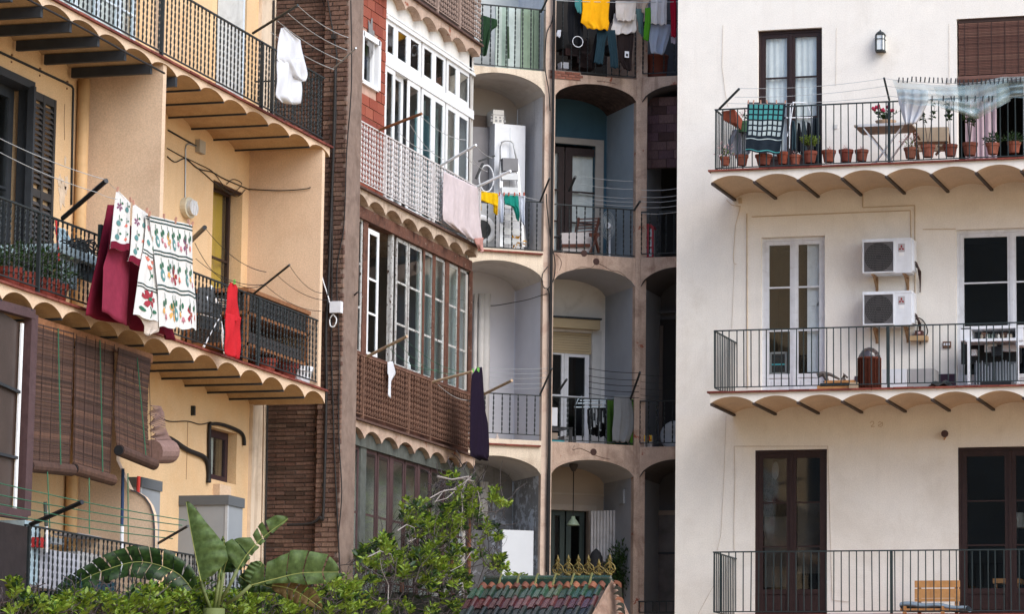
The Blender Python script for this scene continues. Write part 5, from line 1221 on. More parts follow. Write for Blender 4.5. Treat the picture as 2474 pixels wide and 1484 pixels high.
# trestle table with tulips, chair
t = Thing('trestle_table', 'white trestle table with crossed legs on the top right balcony', 'table', FR, (*frd(N, 345, 1150, -.8)[:1], -.8, ZB[0]))
a, zt_ = FR.at(N(205, 915), -1.1); b = FR.s(*N(520, 915), -1.1)
t.part('tabletop', MB().box(a-.10, b+.10, -1.12, -.45, zt_, zt_+.025), mat('table_greige', (.30, .24, .18)))
t.part('tabletop_edge', MB().box(a-.04, b, -1.14, -1.121, zt_-.01, zt_+.03), WHITEW)
for dd_ in (-1.1, -.5):
    t.part('leg', MB().bar((a+.03, dd_, zt_-.01), (b-.15, dd_, ZB[0]), .045, .02), WHITEW); t.part('leg', MB().bar((b-.03, dd_+.022, zt_-.01), (a+.15, dd_+.022, ZB[0]), .045, .02), WHITEW)
s, z = FR.at(N(385, 900), -.85); t = Thing('potted_plant', 'crimson tulips in a low bowl on the trestle table', 'potted plant', FR, (s, -.85, zt_+.025)); c = (s, -.85, zt_+.09)
t.part('bowl', MB().lathe([(.09, 0), (.16, .09), (.15, .09), (.001, .08)], (s, -.85, zt_+.026), 14), mat('tan_bowl', (.4, .27, .18)), smooth=True)
st = MB(); lf = MB(); fl = MB()
for p in stems(st, c, 15, .22, .24, .004):
    fl.lathe([(.001, -.03), (.02, -.015), (.024, .005), (.013, .03), (.001, .034)], tuple(p[2]), 7)
    for k in range(5): leaf_quad(lf, p[0].lerp(p[2], rnd.uniform(.1, .7)), (rnd.uniform(-1, 1), rnd.uniform(-1, 1), rnd.uniform(-.2, .7)), .09, .4)
t.part('stem', st, LEAFD); t.part('foliage', lf, LEAFD, kind='stuff'); t.part('tulips', fl, REDF, kind='stuff')
t = Thing('wooden_chair', 'weathered wooden armchair behind the rose pots', 'chair', FR, (*frd(N, 700, 1100, -.8)[:1], -.8, ZB[0]))
CH = mat('chair_brown', (.13, .055, .025), .6, .3, 15, bump=.2)
def cb(p, q, w_, h_, m=CH, nm='frame', da=-.9, db=-.9): t.part(nm, MB().bar(px3(FR, N(*p), da), px3(FR, N(*q), db), w_, h_), m)
cb((590, 940), (618, 1150), .05, .04, nm='leg'); cb((820, 930), (845, 1050), .05, .05, nm='back_post', da=-.5, db=-.5); cb((600, 955), (630, 1010), .05, .03, nm='arm_rest')
cb((610, 1010), (835, 1005), .09, .35, mat('chair_cloth', (.45, .35, .25)), 'seat', -.75, -.75); cb((620, 1035), (830, 1030), .04, .04); cb((830, 1020), (745, 1120), .04, .03, nm='leg'); cb((760, 1055), (850, 1110), .035, .03, nm='leg')

# ---- middle right balcony
def bx(name, lab, cat, Zf, x0, y0, x1, y1, d0, d1, m, zb=None, F=FR, **k):
    a, z1 = F.at(Zf(x0, y0), d0); b, z0 = F.at(Zf(x1, y1), d0); z0 = zb if zb is not None else z0
    return solo(name, lab, cat, F, MB().box(a, b, d0, d1, z0, z1), m, ((a+b)/2, d0, z0), **k)
s, z = frd(P, 250, 1330, -1.0); w_ = FR.s(*P(328, 1200), -1.0)-FR.s(*P(172, 1200), -1.0)
t = Thing('wicker_basket', 'tall brown wicker basket under a dark domed plastic cover', 'basket', FR, (s, -1.0, ZB[1])); zt_ = FR.z(*P(250, 1135), -1.0); ztt = FR.z(*P(250, 1060), -1.0); r = w_/2
WIC = rmat('wicker', ['4a2013', '5c2b1a', '3c1a10'], .8, .6, 50); mb = MB(); hh = zt_-ZB[1]; n = 30
for i in range(n): mb.lathe([(r*.93, 0), (r*(.985+.02*(i % 2)), hh/n*.5), (r*.93, hh/n)], (s, -1.0, ZB[1]+i*hh/n), 22)
t.part('body', mb, WIC, kind='stuff'); mb = MB()
for i in range(22): a = i*2*pi/22; mb.tube([(s+r*.99*cos(a), -1+r*.99*sin(a), ZB[1]), (s+r*.99*cos(a), -1+r*.99*sin(a), zt_)], .006, 4)
t.part('stakes', mb, WIC, kind='stuff'); t.part('rim', MB().lathe([(r*.98, -.015), (r*1.05, 0), (r*.98, .02), (r*.9, .0)], (s, -1.0, zt_), 22), WIC, smooth=True)
t.part('cover', MB().grid(lambda u, v: (s+r*(.93+.03*sin(u*60))*cos(2*pi*u)*cos(v*pi/2), -1.0+r*.93*sin(2*pi*u)*cos(v*pi/2), zt_+(ztt-zt_)*sin(v*pi/2)+.008*sin(u*37+v*9)), 40, 8), mat('crumpled_dark_film', (.06, .045, .045), .2, .3, 12, bump=.6, bscale=25, spec=.9), smooth=True)
bx('storage_crate', 'pale plastic crate with a blue label standing right of the wicker basket', 'crate', P, 338, 1205, 500, 1328, -.75, -.35, METALW, ZB[1])
bx('storage_crate', 'grey plastic crate in the middle of the row below the air conditioners', 'crate', P, 508, 1203, 688, 1322, -.7, -.3, mat('grey_crate', (.35, .34, .34)), ZB[1])
s, z = frd(P, 730, 1300, -.8); lf = MB().grid(lambda u, v: (s+(u-.5)*.62, -.9+v*.5, ZB[1]+.02+.15*sin(pi*u)*sin(pi*(.15+.7*v))+.02*sin(u*23)), 20, 8)
solo('dark_bag', 'slumped black bag lying right of the grey crate', 'bag', FR, lf, mat('black_bag', (.015, .018, .02), .45, .3, 8, bump=.5, bscale=15), (s, -.9, ZB[1]), smooth=True)
# white rack with clutter
t = Thing('metal_rack', 'white metal rack with trays and dark clutter before the middle right window', 'rack', FR, (*frd(P, 1080, 1300, -.8)[:1], -.8, ZB[1]))
def rb(x0, y0, x1, y1, d0, d1, m, nm): a, z1 = FR.at(P(x0, y0), d0); b, z0 = FR.at(P(x1, y1), d0); t.part(nm, MB().box(a, b, d0, d1, z0, z1), m)
rb(865, 925, 940, 1010, -.7, -.3, METALW, 'side_box'); rb(912, 1010, 932, 1305, -.75, -.7, METALW, 'post'); rb(1245, 1010, 1262, 1300, -.75, -.7, METALW, 'post'); rb(1240, 925, 1290, 1040, -.7, -.4, METALW, 'side_box')
rb(870, 915, 1297, 922, -.7, -.25, METALW, 'shelf'); rb(900, 1000, 1290, 1008, -.72, -.3, METALW, 'shelf'); rb(940, 925, 1238, 1000, -.35, -.3, mat('slate_back', (.12, .14, .16)), 'back_panel'); rb(1030, 1035, 1110, 1085, -.5, -.4, METALW, 'tray'); rb(1150, 1040, 1240, 1080, -.5, -.4, METALW, 'tray'); rb(940, 1070, 975, 1110, -.5, -.4, METALW, 'tray')
rb(870, 1010, 1280, 1160, -.2, -.15, BLACKP, 'back_panel'); rb(1075, 1050, 1145, 1110, -.55, -.35, BLACKP, 'box'); rb(960, 1160, 1245, 1300, -.25, -.2, mat('slate_back', (.12, .14, .16)), 'back_panel')
rb(1010, 955, 1050, 985, -.42, -.36, mat('photo_card', (.5, .3, .25)), 'card'); rb(1140, 955, 1180, 985, -.42, -.36, mat('photo_card', (.5, .3, .25)), 'card')
mb = MB()
for i in range(14): a = FR.s(*P(975+i*20, 1200), -.45); mb.box(a-.006, a+.006, -.46, -.44, ZB[1]+.05, ZB[1]+.42+rnd.uniform(-.04, .06))
t.part('rods', mb, STEEL, kind='stuff')
rb(1000, 1285, 1210, 1310, -.9, -.4, BLACKP, 'tray')
for x in (1010, 1045, 1060, 1085, 1110, 1125, 1155, 1190, 1210):
    a, z = FR.at(P(x, 998), -.6); t.part('jar', MB().lathe([(.018, 0), (.018, rnd.uniform(.05, .08)), (.001, .08)], (a, -.6, z), 8), rmat('small_jars', ['d8d4cc', '7a8a80', '3a3a3a', 'c8b8a0']))
# driftwood bench
t = Thing('low_bench', 'low wooden bench with curled driftwood pieces at the left of the middle right balcony', 'bench', FR, (*frd(O, 1110, 1335, -1.1)[:1], -1.1, ZB[1]))
for (x0, y0, x1, y1, m_) in ((1060, 1282, 1260, 1296, PINE), (1010, 1318, 1225, 1334, PINE), (1030, 1300, 1225, 1318, BLACKP)):
    a, z1 = FR.at(O(x0, y0), -1.1); b, z0 = FR.at(O(x1, y1), -1.1); t.part('board', MB().box(a, b, -1.12, -.8, z0, z1), m_)
for pts_ in (((1010, 1245), (1050, 1232), (1100, 1240), (1160, 1272)), ((1055, 1238), (1075, 1282), (1050, 1290)), ((1185, 1275), (1190, 1240), (1215, 1262))):
    t.part('driftwood', MB().tube([px3(FR, O(*q), -1.0) for q in pts_], .045, 7, r2=.015), mat('dark_driftwood', (.13, .11, .10), .9, .3, 15, bump=.5))
bx('wood_block', 'small pale wooden block beside the wicker basket', 'block', P, 112, 1293, 168, 1336, -1.2, -1.0, mat('pale_wood', (.55, .42, .28)), ZB[1])
# ---- pine bench on the lowest right balcony
t = Thing('pine_bench', 'orange pine bench with a blue grey cushion on the lowest right balcony', 'bench', FR, (*frd(R, 715, 1480, -.9)[:1], -.9, ZB[2]))
for (y0, y1) in ((1258, 1304), (1314, 1376), (1380, 1400)): a, z1 = FR.at(R(562, y0), -.6); b, z0 = FR.at(R(870, y1), -.6); t.part('back_slat', MB().box(a, b, -.62, -.59, z0, z1), PINE)
for x in (590, 845): a = FR.s(*R(x, 1350), -.6); t.part('leg', MB().box(a-.025, a+.025, -.589, -.54, ZB[2], FR.z(*R(x, 1270), -.6)), PINE)
for x in (480, 740): a = FR.s(*R(x, 1460), -1.1); t.part('leg', MB().box(a, a+.05, -1.12, -1.07, ZB[2]-.12, ZB[2]+.12), PINE)
a, z1 = FR.at(R(470, 1450), -1.0); b = FR.s(*R(870, 1450), -1.0); t.part('seat', MB().box(a, b, -1.1, -.62, z1-.03, z1), PINE)
a, z1 = FR.at(R(462, 1400), -1.05); b, z0 = FR.at(R(915, 1447), -1.05)
def cu(u, v): A_ = 2*pi*v; return (a+(b-a)*u, -.85+.27*cos(A_), (z0+z1)/2+(z1-z0)*.55*sin(A_)*(1-.25*u)+.01*sin(u*14)-.06*u*u)
t.part('cushion', MB().grid(cu, 24, 14), mat('blue_grey_cushion', (.22, .28, .34), .9, .15, 12, bump=.5, bscale=30), smooth=True)
t = Thing('dark_chair', 'small dark chair behind the lowest right door glass', 'chair', FR, (-7.9, .6, 2.65)); t.part('seat', MB().box(-8.0, -7.6, .5, .9, 3.15, 3.22), PINE); t.part('leg', MB().box(-7.98, -7.94, .52, .56, 2.65, 3.15), WOOD); t.part('leg', MB().box(-7.66, -7.62, .52, .56, 2.65, 3.15), WOOD)
# small purple thing at right edge: skipped (cut by the frame)

# ============================================================ LAUNDRY AND THINGS ON THE LEFT
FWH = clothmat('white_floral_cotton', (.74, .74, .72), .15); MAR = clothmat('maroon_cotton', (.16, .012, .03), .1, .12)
PR = [FWH, mat('print_crimson', (.30, .03, .045), .9), mat('print_coral', (.62, .16, .11), .9), mat('print_amber', (.68, .36, .11), .9), mat('print_teal', (.10, .24, .24), .9), mat('print_leaf', (.03, .13, .075), .9), mat('print_mauve', (.22, .08, .16), .9), mat('print_bottle', (.012, .045, .045), .9), mat('print_rose', (.50, .20, .24), .9), MAR]
def petal_flower(c, mb, u, v, su, sv, m, n=6, hang=True):
    for k in range(n):
        a = 2*pi*k/n+rnd.uniform(-.15, .15); q = []
        for (rr, da) in ((.1, -.3), (.6, -.42), (1, -.22), (1, .22), (.6, .42), (.1, .3)): q.append((u+su*rr*cos(a+da), v+sv*rr*sin(a+da)))
        c.poly(mb, q[::-1], m, .005)
def blob(c, mb, u, v, su, sv, m, ang=0, off=.0055):
    c.poly(mb, [(u+su*cos(a)*cos(ang)-su*.0*sin(a), v+sv*sin(a)+su*cos(a)*sin(ang)) for a in [-2*pi*k/9 for k in range(9)]], m, off)
def stem(c, mb, u, v0, v1, du=.0, m=5, w_=.004):
    for k in range(5):
        a = k/5; b = (k+1)/5; ua = u+du*sin(a*pi); ub = u+du*sin(b*pi); va = v0+(v1-v0)*a; vb = v0+(v1-v0)*b
        c.poly(mb, [(ua-w_, va), (ub-w_, vb), (ub+w_, vb), (ua+w_, va)], m, .005)
def tulip(c, mb, u, v, su, sv, m): # hanging head
    c.poly(mb, [(u-su*.5, v-sv*.4), (u-su, v+sv*.6), (u-su*.45, v+sv*.35), (u, v+sv), (u+su*.45, v+sv*.35), (u+su, v+sv*.6), (u+su*.5, v-sv*.4), (u, v-sv*.6)], m, .005)
def stripes(c, mb, vs, u0_=0, u1_=1, w_=.008, slope=0, m=7):
    for v in vs:
        for i in range(24):
            a = u0_+(u1_-u0_)*i/24; b = u0_+(u1_-u0_)*(i+1)/24; c.poly(mb, [(a, v), (a, v+w_), (b, v+w_), (b, v)], m, .005)
def band(c, mb, vc, n, u0_=.06, u1_=.97, hh=.2, ph=0):
    cols_ = [4, 8, 3, 4, 2, 1, 3, 6]
    for i in range(n):
        u = u0_+(u1_-u0_)*(i+.5)/n; k = (0, 1, 2, 3, 1, 4, 5)[(i+ph) % 7]; st_ = (u1_-u0_)/n
        stem(c, mb, u, vc-hh*.5, vc+hh*.05, rnd.uniform(-.01, .01))
        for s_ in (-1, 1): blob(c, mb, u+s_*st_*.17, vc-hh*(.12+.1*(s_ > 0)), st_*.11, hh*.12, 5)
        if k in (0, 3): blob(c, mb, u, vc+hh*.22, st_*.30, hh*.26, 4, off=.006); blob(c, mb, u, vc+hh*.24, st_*.13, hh*.1, 0, off=.008)
        elif k == 1: tulip(c, mb, u-st_*.17, vc+hh*.12, st_*.19, hh*.18, cols_[1+ph % 2]); tulip(c, mb, u+st_*.15, vc+hh*.3, st_*.19, hh*.18, 8)
        elif k == 2: petal_flower(c, mb, u, vc+hh*.1, st_*.46, hh*.36, 3, 5); blob(c, mb, u, vc+hh*.1, st_*.07, hh*.07, 4, off=.009)
        elif k == 4: petal_flower(c, mb, u, vc+hh*.15, st_*.52, hh*.40, 1 if ph % 2 else 6, 5); blob(c, mb, u, vc+hh*.15, st_*.08, hh*.07, 3, off=.009)
        else: tulip(c, mb, u, vc+hh*.2, st_*.2, hh*.2, 2)
def floral(lab, rws, d, draw, name='floral_sheet', **k):
    c = Cloth(FL, rws, d, **k); mb = MB(); c.mesh(mb, 40, 40, 0); draw(c, mb)
    o = solo(name, lab, 'sheet', FL, mb, PR, c.pt(.5, 0), 'hanging laundry', smooth=True); return o
# maroon sheet behind
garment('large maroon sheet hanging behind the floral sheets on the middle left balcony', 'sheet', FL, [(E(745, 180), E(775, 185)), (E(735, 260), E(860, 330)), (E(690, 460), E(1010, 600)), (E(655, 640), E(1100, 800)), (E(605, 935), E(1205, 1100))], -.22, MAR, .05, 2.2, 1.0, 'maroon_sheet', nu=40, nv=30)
garment('front fold of maroon fabric under the small floral pieces', 'sheet', FL, [(E(760, 250), E(895, 330)), (E(735, 500), E(885, 560)), (E(705, 600), E(880, 700)), (E(700, 905), E(860, 1010))], -.36, clothmat('maroon_cotton_painted_lit', (.24, .03, .06), .1, .12), .012, 1.0, 0, 'maroon_sheet', nu=24, nv=20)  # lighter copy of the maroon cotton, with the light on the fold painted in
def d1(c, mb):
    for v, ph in ((.22, 0), (.5, 1), (.74, 4)):
        for i in range(2):
            u = .3+.42*i; stem(c, mb, u, v-.09, v+.02, .02, 5, .012)
            if (i+ph) % 3 == 0: petal_flower(c, mb, u, v+.05, .16, .07, 1 if ph else 6, 5)
            elif (i+ph) % 3 == 1: blob(c, mb, u, v+.05, .12, .05, 4)
            else: tulip(c, mb, u, v+.05, .12, .045, 2)
            blob(c, mb, u+.14, v-.03, .06, .02, 5)
    for i in range(16): c.poly(mb, [(i/16, .875), (i/16, 1.0), ((i+1)/16, 1.0), ((i+1)/16, .875)], 9, .006)
floral('narrow white floral cloth with a maroon hem, left of the floral sheets', [(E(788, 80), E(800, 84)), (E(784, 110), E(885, 170)), (E(765, 300), E(883, 330)), (E(750, 480), E(872, 495))], -.46, d1, 'floral_pillowcase', amp=.01, folds=1)
floral('second small floral cloth with a maroon hem beside the narrow one', [(E(900, 165), E(1000, 245)), (E(897, 300), E(996, 350)), (E(885, 520), E(985, 550)), (E(872, 565), E(980, 608))], -.48, d1, 'floral_pillowcase', amp=.012, folds=1)
def d2(c, mb):
    stripes(c, mb, (.0, .026), w_=.010); stripes(c, mb, (.355, .385, .68, .71), w_=.011)
    petal_flower(c, mb, .5, .80, .30, .085, 1, 6); blob(c, mb, .5, .80, .06, .02, 5, off=.009); stem(c, mb, .5, .87, .98, .05, 5, .012)
    for s_ in (-1, 1): blob(c, mb, .5+s_*.22, .92, .13, .02, 5)
    for u, v in ((.3, .44), (.6, .45), (.45, .51)): tulip(c, mb, u, v-.01, .15, -.03, 2)
    stem(c, mb, .45, .52, .62, .06, 5, .012); blob(c, mb, .62, .57, .12, .018, 5)
    for u, v, m_ in ((.35, .12, 8), (.7, .2, 3), (.3, .27, 4), (.65, .3, 5)): blob(c, mb, u, v, .12, .03, m_)
floral('folded left half of the floral sheet with one big crimson flower', [(E(985, 250), E(1015, 262)), (E(990, 330), E(1040, 380)), (E(982, 450), E(1055, 520)), (E(945, 640), E(1075, 700)), (E(915, 925), E(1088, 985))], -.52, d2, amp=.02, folds=1.2)
def d3(c, mb):
    for v in (.012, .045, .312, .345, .63, .665): stripes(c, mb, (v,), w_=.013)
    band(c, mb, .18, 7, ph=0, hh=.22); band(c, mb, .49, 6, ph=3, hh=.23); band(c, mb, .83, 6, ph=1, hh=.25)
floral('large white floral sheet with dark green stripes on the middle left balcony', [(E(1010, 250), F_(178, 300)), (E(1050, 515), F_(190, 545)), (E(1078, 780), F_(212, 790)), (E(1092, 1010), F_(218, 966))], -.55, d3, amp=.022, folds=2.2)
garment('pointed loose corner of the floral sheet hanging below its hem', 'cloth', FL, [(E(925, 925), E(1088, 960)), (E(960, 950), E(1085, 1000)), (E(985, 1000), E(1080, 1040)), (E(990, 1060), E(1000, 1063))], -.5, clothmat('lining_white', (.6, .52, .45)), .02, 2, name='floral_sheet')
ltip = px3(FL, A(768, 1305), -.75); pole('black clothesline arm left of the maroon sheet', FL, px3(FL, E(425, 272), .04), ltip, .027, BLACKP)
pole('black clothesline arm right of the floral sheets', FL, px3(FL, F_(150, 420), .04), px3(FL, F_(258, 315), -.6), .027, BLACKP)
pole('thin black clothesline arm above the red sweater end of the middle left balcony', FL, px3(FL, F_(570, 738), .04), px3(FL, F_(798, 555), -.75), .014, IRON)
pole('black clothesline arm of the top left balcony, pointing up beside the white towel', FL, px3(FL, B(640, 238), .04), px3(FL, B(965, 35), -.8), .017, IRON)
pole('grey bracket arm where the top left clotheslines end at the pier', FL, px3(FL, B(1215, 500), .0), px3(FL, B(1385, 345), -.6), .012, STEEL)
for i, (p, q) in enumerate((((968, 40), (1330, 270)), ((895, 95), (1320, 360)), ((820, 150), (1290, 440)), ((770, 230), (1225, 500)))):
    line(['outermost', 'second', 'third', 'innermost'][i]+' clothesline between the top left arm and the pier bracket', FL, [px3(FL, B(*p), -.7+.15*i), px3(FL, B(*q), -.5+.12*i)], .05, .005)
for i, (p, q) in enumerate((((265, 325), (650, 600)), ((195, 415), (425, 665)), ((200, 515), (640, 680)))):
    line(['upper', 'steep', 'lower'][i]+' clothesline right of the floral sheets', FL, [px3(FL, F_(*p), -.5), px3(FL, F_(*q), -.5)], .10, .0045, CABLE)
for i, (p, q) in enumerate((((800, 560), (1010, 735)), ((725, 625), (1060, 780)), ((640, 680), (1000, 850)), ((470, 680), (700, 630)))):
    line(['first', 'second', 'third', 'fourth'][i]+' clothesline at the thin arm near the wooden planter table', FL, [px3(FL, F_(*p), -.6+.1*i), px3(FL, F_(*q), -.6+.1*i)], .08, .004, CABLE)
for i, (p, q) in enumerate((((0, 1000), (770, 1300)), ((0, 1100), (700, 1390)))):
    line(['upper', 'lower'][i]+' pale clothesline crossing before the louvred shutter', FL, [px3(FL, A(*p), -.7), px3(FL, A(*q), -.7)], .03, .004, ROPE)
    line(['upper', 'lower'][i]+' clothesline between the black arm and the floral cloth', FL, [px3(FL, A(*q), -.7), px3(FL, A(845+i*5, 1370+i*70), -.5)], .01, .003, ROPE)
cable('black cable slanting under the top left balcony', FL, [px3(FL, A(*p), -.02) for p in ((195, -10), (500, 150), (720, 270), (950, 400), (1188, 528))], .012, CABLE)
garment('red sweater hanging folded over the middle left railing', 'sweater', FL, rows(F_, (425, 668, 452, 672), (413, 700, 472, 700), (408, 800, 480, 810), (404, 880, 493, 905), (402, 900, 494, 922)), -.30, clothmat('red_wool', (.50, .022, .03), .1, .1, .6), .03, 1.3, extra=[(rows(F_, (404, 860, 490, 890), (398, 950, 485, 960), (396, 1050, 482, 1060), (400, 1130, 482, 1150)), None)])
garment('white bath towel hanging in folds over the top left railing', 'towel', FL, rows(B, (851, 202, 864, 200), (838, 260, 935, 262), (832, 320, 975, 290), (826, 430, 990, 420), (890, 500, 1008, 520), (905, 540, 1012, 552), (960, 575, 1000, 582)), -.5, PW, .035, 1.6, extra=[(rows(B, (828, 425, 985, 430), (826, 560, 985, 560), (822, 700, 983, 700), (868, 746, 980, 748)), None)])
pegs('tiny peg on the floral laundry line', FL, [E(x, y) for x, y in ((795, 80), (884, 150), (903, 170), (995, 222), (1012, 245), (1110, 262), (1190, 285), (1275, 300))]+[F_(70, 278), F_(158, 292), F_(178, 296)], PEG, 'pegs on the floral laundry', -.55)
pegs('green peg on the red sweater', FL, [F_(447, 666)], PEGG, None, -.32)
# furniture on the middle left balcony
def flb(t, nm, Zf, x0, y0, x1, y1, d0, d1, m):
    a, z1 = FL.at(Zf(x0, y0), d0); b = FL.s(*Zf(x1, y1), d0); z0 = FL.z(*Zf(x1, y1), d0)
    return t.part(nm, MB().box(a, b, d0, d1, min(z0, z1), max(z0, z1)), m)
t = Thing('planter_table', 'brown wooden planter table against the divider of the middle left balcony', 'table', FL, (40.5, .5, 5.15))
zt_ = FL.z(*F_(760, 805), .15); a = FL.s(*F_(545, 810), .1)
dx0 = -15.22; e_ = 41.36
t.part('tabletop', MB().box(a, e_, .12, .95, zt_-.02, zt_+.03), WOOD)
t.part('tray', MB().box(a+.05, e_-.05, .16, .9, zt_-.26, zt_-.05), BLACKP); t.part('shelf', MB().box(a, e_, .14, .95, zt_-.30, zt_-.26), WOOD)
t.part('shelf', MB().box(a, e_, .14, .95, 5.42, 5.46), WOOD); t.part('tray', MB().box(a+.05, e_-.1, .2, .9, 5.46, 5.62), mat('charcoal', (.04, .035, .035)))
for q in (a+.03, e_-.06):
    for w2 in (.14, .88): t.part('leg', MB().box(q, q+.05, w2, w2+.05, 5.16, zt_-.02), WOOD)
t.part('back_boards', MB().box(a+.05, e_, .97, 1.0, 5.2, zt_-.05), WOOD)
def fpot(lab, s, d, z, r, h, m, nm='plant_pot', cat='pot', plant=None):
    t = Thing(nm, lab, cat, FL, (s, d, z)); t.inst('pot', pot_mesh(r, h, m), (s, d, z))
    if plant: lf = MB(); leafy(lf, (s, d, z+h+plant*.5), int(260*plant/.3), plant, .07, .8); t.part('foliage', lf, LEAFD if nm != 'succulent' else LEAF, kind='stuff')
    return t
RT = rmat('red_pot', ['7a3024', '6a281e', '8a3c2c'], .7)
fpot('red plastic pot under the planter table', FL.s(*F_(640, 1180), .3), .3, 5.16, .16, .22, RT); fpot('larger red pot under the planter table next to the white bucket', FL.s(*F_(760, 1180), .35), .35, 5.16, .2, .26, RT)
fpot('white bucket in front of the planter table', FL.s(*F_(870, 1230), .2), .2, 5.16, .16, .24, METALW, 'bucket', 'bucket')
st = MB(); stems(st, (FL.s(*F_(850, 1200), .25), .25, 5.3), 9, .7, .25, .005); solo('dry_twigs', 'dry bare twigs standing before the planter table', 'plant', FL, st, TWIG, (FL.s(*F_(850, 1200), .25), .25, 5.3))
lf = MB(); s, z = FL.at(F_(765, 790), .4); leafy(lf, (s, .4, zt_+.06), 30, .12, .05, .4); solo('succulent', 'small yellow green succulent on top of the planter table', 'plant', FL, lf, leafmat('yellow_fern', [(.16, .24, .03)]), (s, .4, zt_+.03))
# folding striped chair
t = Thing('folding_chair', 'folding chair with dark striped back behind the left railing', 'chair', FL, (FL.s(*F_(290, 1000), .4), .4, 5.15))
for x0, x1 in ((222, 240), (246, 262), (268, 282), (290, 305)): t.part('back_slat', MB().bar(px3(FL, F_(x0+10, 700), .5), px3(FL, F_(x0-4, 860), .4), .07, .02), mat('charcoal_slat', (.06, .065, .07)))
t.part('frame', MB().tube([px3(FL, F_(300, 690), .5), px3(FL, F_(235, 870), .4), px3(FL, F_(345, 900), .3), px3(FL, F_(250, 1080), .35)], .015, 6), METALW); t.part('leg', MB().tube([px3(FL, F_(330, 770), .5), px3(FL, F_(385, 1120), .3)], .015, 6), METALW)
t.part('seat', MB().bar(px3(FL, F_(225, 870), .5), px3(FL, F_(350, 895), .35), .04, .35), BLACKP)
t = Thing('drying_rack', 'low white wire rack beside the red sweater', 'drying rack', FL, (FL.s(*F_(380, 800), .5), .5, 5.15))
for y in (770, 785, 800, 815): t.part('rack_wire', MB().tube([px3(FL, F_(320, y), .7), px3(FL, F_(400, y+10), .2)], .007, 5), METALW)
t.part('leg', MB().tube([px3(FL, F_(340, 790), .5), px3(FL, F_(400, 1140), .2)], .012, 6), METALW)
bx('storage_bin', 'black bin behind the railing right of the red sweater', 'bin', F_, 485, 820, 545, 1130, .5, .9, BLACKP, 5.16, F=FL)
# covered furniture and pots at the left end
t = Thing('covered_table', 'table under a pale blue cover with a black wire basket on top', 'table', FL, (FL.s(*E(540, 700), .5), .5, 5.15))
CB = mat('pale_blue_cover', (.40, .52, .58), .8, .12, 5, '5c7480', .5, 3, .4, bump=.3)
flb(t, 'tabletop', E, 400, 500, 680, 545, .25, .95, CB); flb(t, 'cover_side', E, 410, 540, 520, 760, .3, .34, CB); flb(t, 'cover_side', E, 545, 560, 665, 720, .35, .39, mat('dark_blue_grey', (.06, .09, .10)))
mb = MB()
for i in range(26):
    a = rnd.uniform(0, 6.28); s, z = FL.at(E(540+rnd.uniform(-75, 75), 470+rnd.uniform(-30, 25)), .5); mb.tube([(s+.12*cos(a+k), .5+.1*sin(a+k), z+.05*sin(a*2+k*1.7)) for k in (0, .7, 1.4, 2.1, 2.8)], .009, 4)
t.part('wire_basket', mb, BLACKP, kind='stuff')
garment('pale blue cover hanging behind the left railing beside the red strap', 'cloth', FL, rows(E, (375, 330, 430, 345), (395, 390, 480, 420), (400, 500, 660, 520), (410, 600, 640, 660)), .75, CB, .04, 3, name='cover')
solo('red_strap', 'thin red strap hanging left of the pale blue cover', 'strap', FL, MB().bar(px3(FL, E(378, 275), .2), px3(FL, E(400, 590), .2), .035, .01), mat('red_strap', (.5, .03, .03)), px3(FL, E(378, 275), .2))
for i, (x, w_, pl) in enumerate(((60, .14, .2), (165, .15, .28), (290, .17, .3), (390, .12, .22))):
    fpot(['small leafy pot at the far left of the middle balcony', 'leafy red pot second from the left of the middle balcony', 'widest red pot with yellow green leaves by the green railing post', 'trailing plant in a dark red pot before the covered table'][i], FL.s(*E(x, 730), .25), .25, 5.16, w_, .24, RT, 'potted_plant', 'potted plant', pl)
solo('green_cloth', 'dark green cloth hanging on the railing left of the maroon sheet', 'cloth', FL, MB().bar(px3(FL, E(690, 320), -.05), px3(FL, E(685, 470), -.05), .12, .04), clothmat('dark_green_cloth', (.05, .07, .07)), px3(FL, E(690, 320), -.05))
# grey cabinets on the lowest left balcony
CG = mat('grey_cabinet', (.26, .28, .30), .6, .05, 4, bump=.05); CL = mat('dark_grey_lid', (.10, .11, .12), .6, .05, 4)
def cab(lab, Yf, xl, xm, xr, ytop, yl2, zbot):
    """front faces -Y at Yf between picture columns xl..xm, side faces +X to xr"""
    r = ray(*xl); q = r*(Yf/r.y); r2 = ray(*xm); q2 = r2*(Yf/r2.y); XS = q2.x; X0 = q.x; zt = q2.z
    r3 = ray(*xr); Y2 = (r3*(XS/r3.x)).y
    t = Thing('garden_cabinet', lab, 'cabinet', FL, (Yf, -15.22-XS, zbot), 'grey garden cabinets')
    d0, d1 = -15.22-XS, -15.22-X0
    t.part('body', MB().box(Yf, Y2, d0, d1, zbot, zt-.12), CG)
    t.part('lid', MB().box(Yf-.02, Y2+.02, d0-.02, d1, zt-.12, zt), CL)
    t.part('door_gap', MB().box(Yf-.004, Yf, (d0+d1)/2-.006, (d0+d1)/2+.006, zbot+.05, zt-.15), BLACKP); t.part('corner_trim', MB().box(Yf-.006, Yf+.03, d0-.006, d0+.03, zbot, zt-.12), mat('light_grey_trim', (.4, .42, .44)))
cab('large grey garden cabinet right of the curved divider', 39.3, J(5, 715), J(408, 720), J(505, 737), 0, 0, 1.9)
cab('grey garden cabinet half hidden behind the curved divider', 37.2, I(760, 598), I(905, 604), I(1032, 618), 0, 0, 1.9)
pole('blue and white broom handle leaning by the curved divider', FL, px3(FL, I(778, 1250), .3), px3(FL, I(790, 550), .3), .02, mat('blue_handle', (.03, .06, .14)), 'broom_handle', 'broom', None)
pole('white lower part of a pole behind the lowest left railing', FL, px3(FL, I(780, 1240), .27), px3(FL, I(784, 920), .27), .022, METALW, 'pole', 'pole', None)
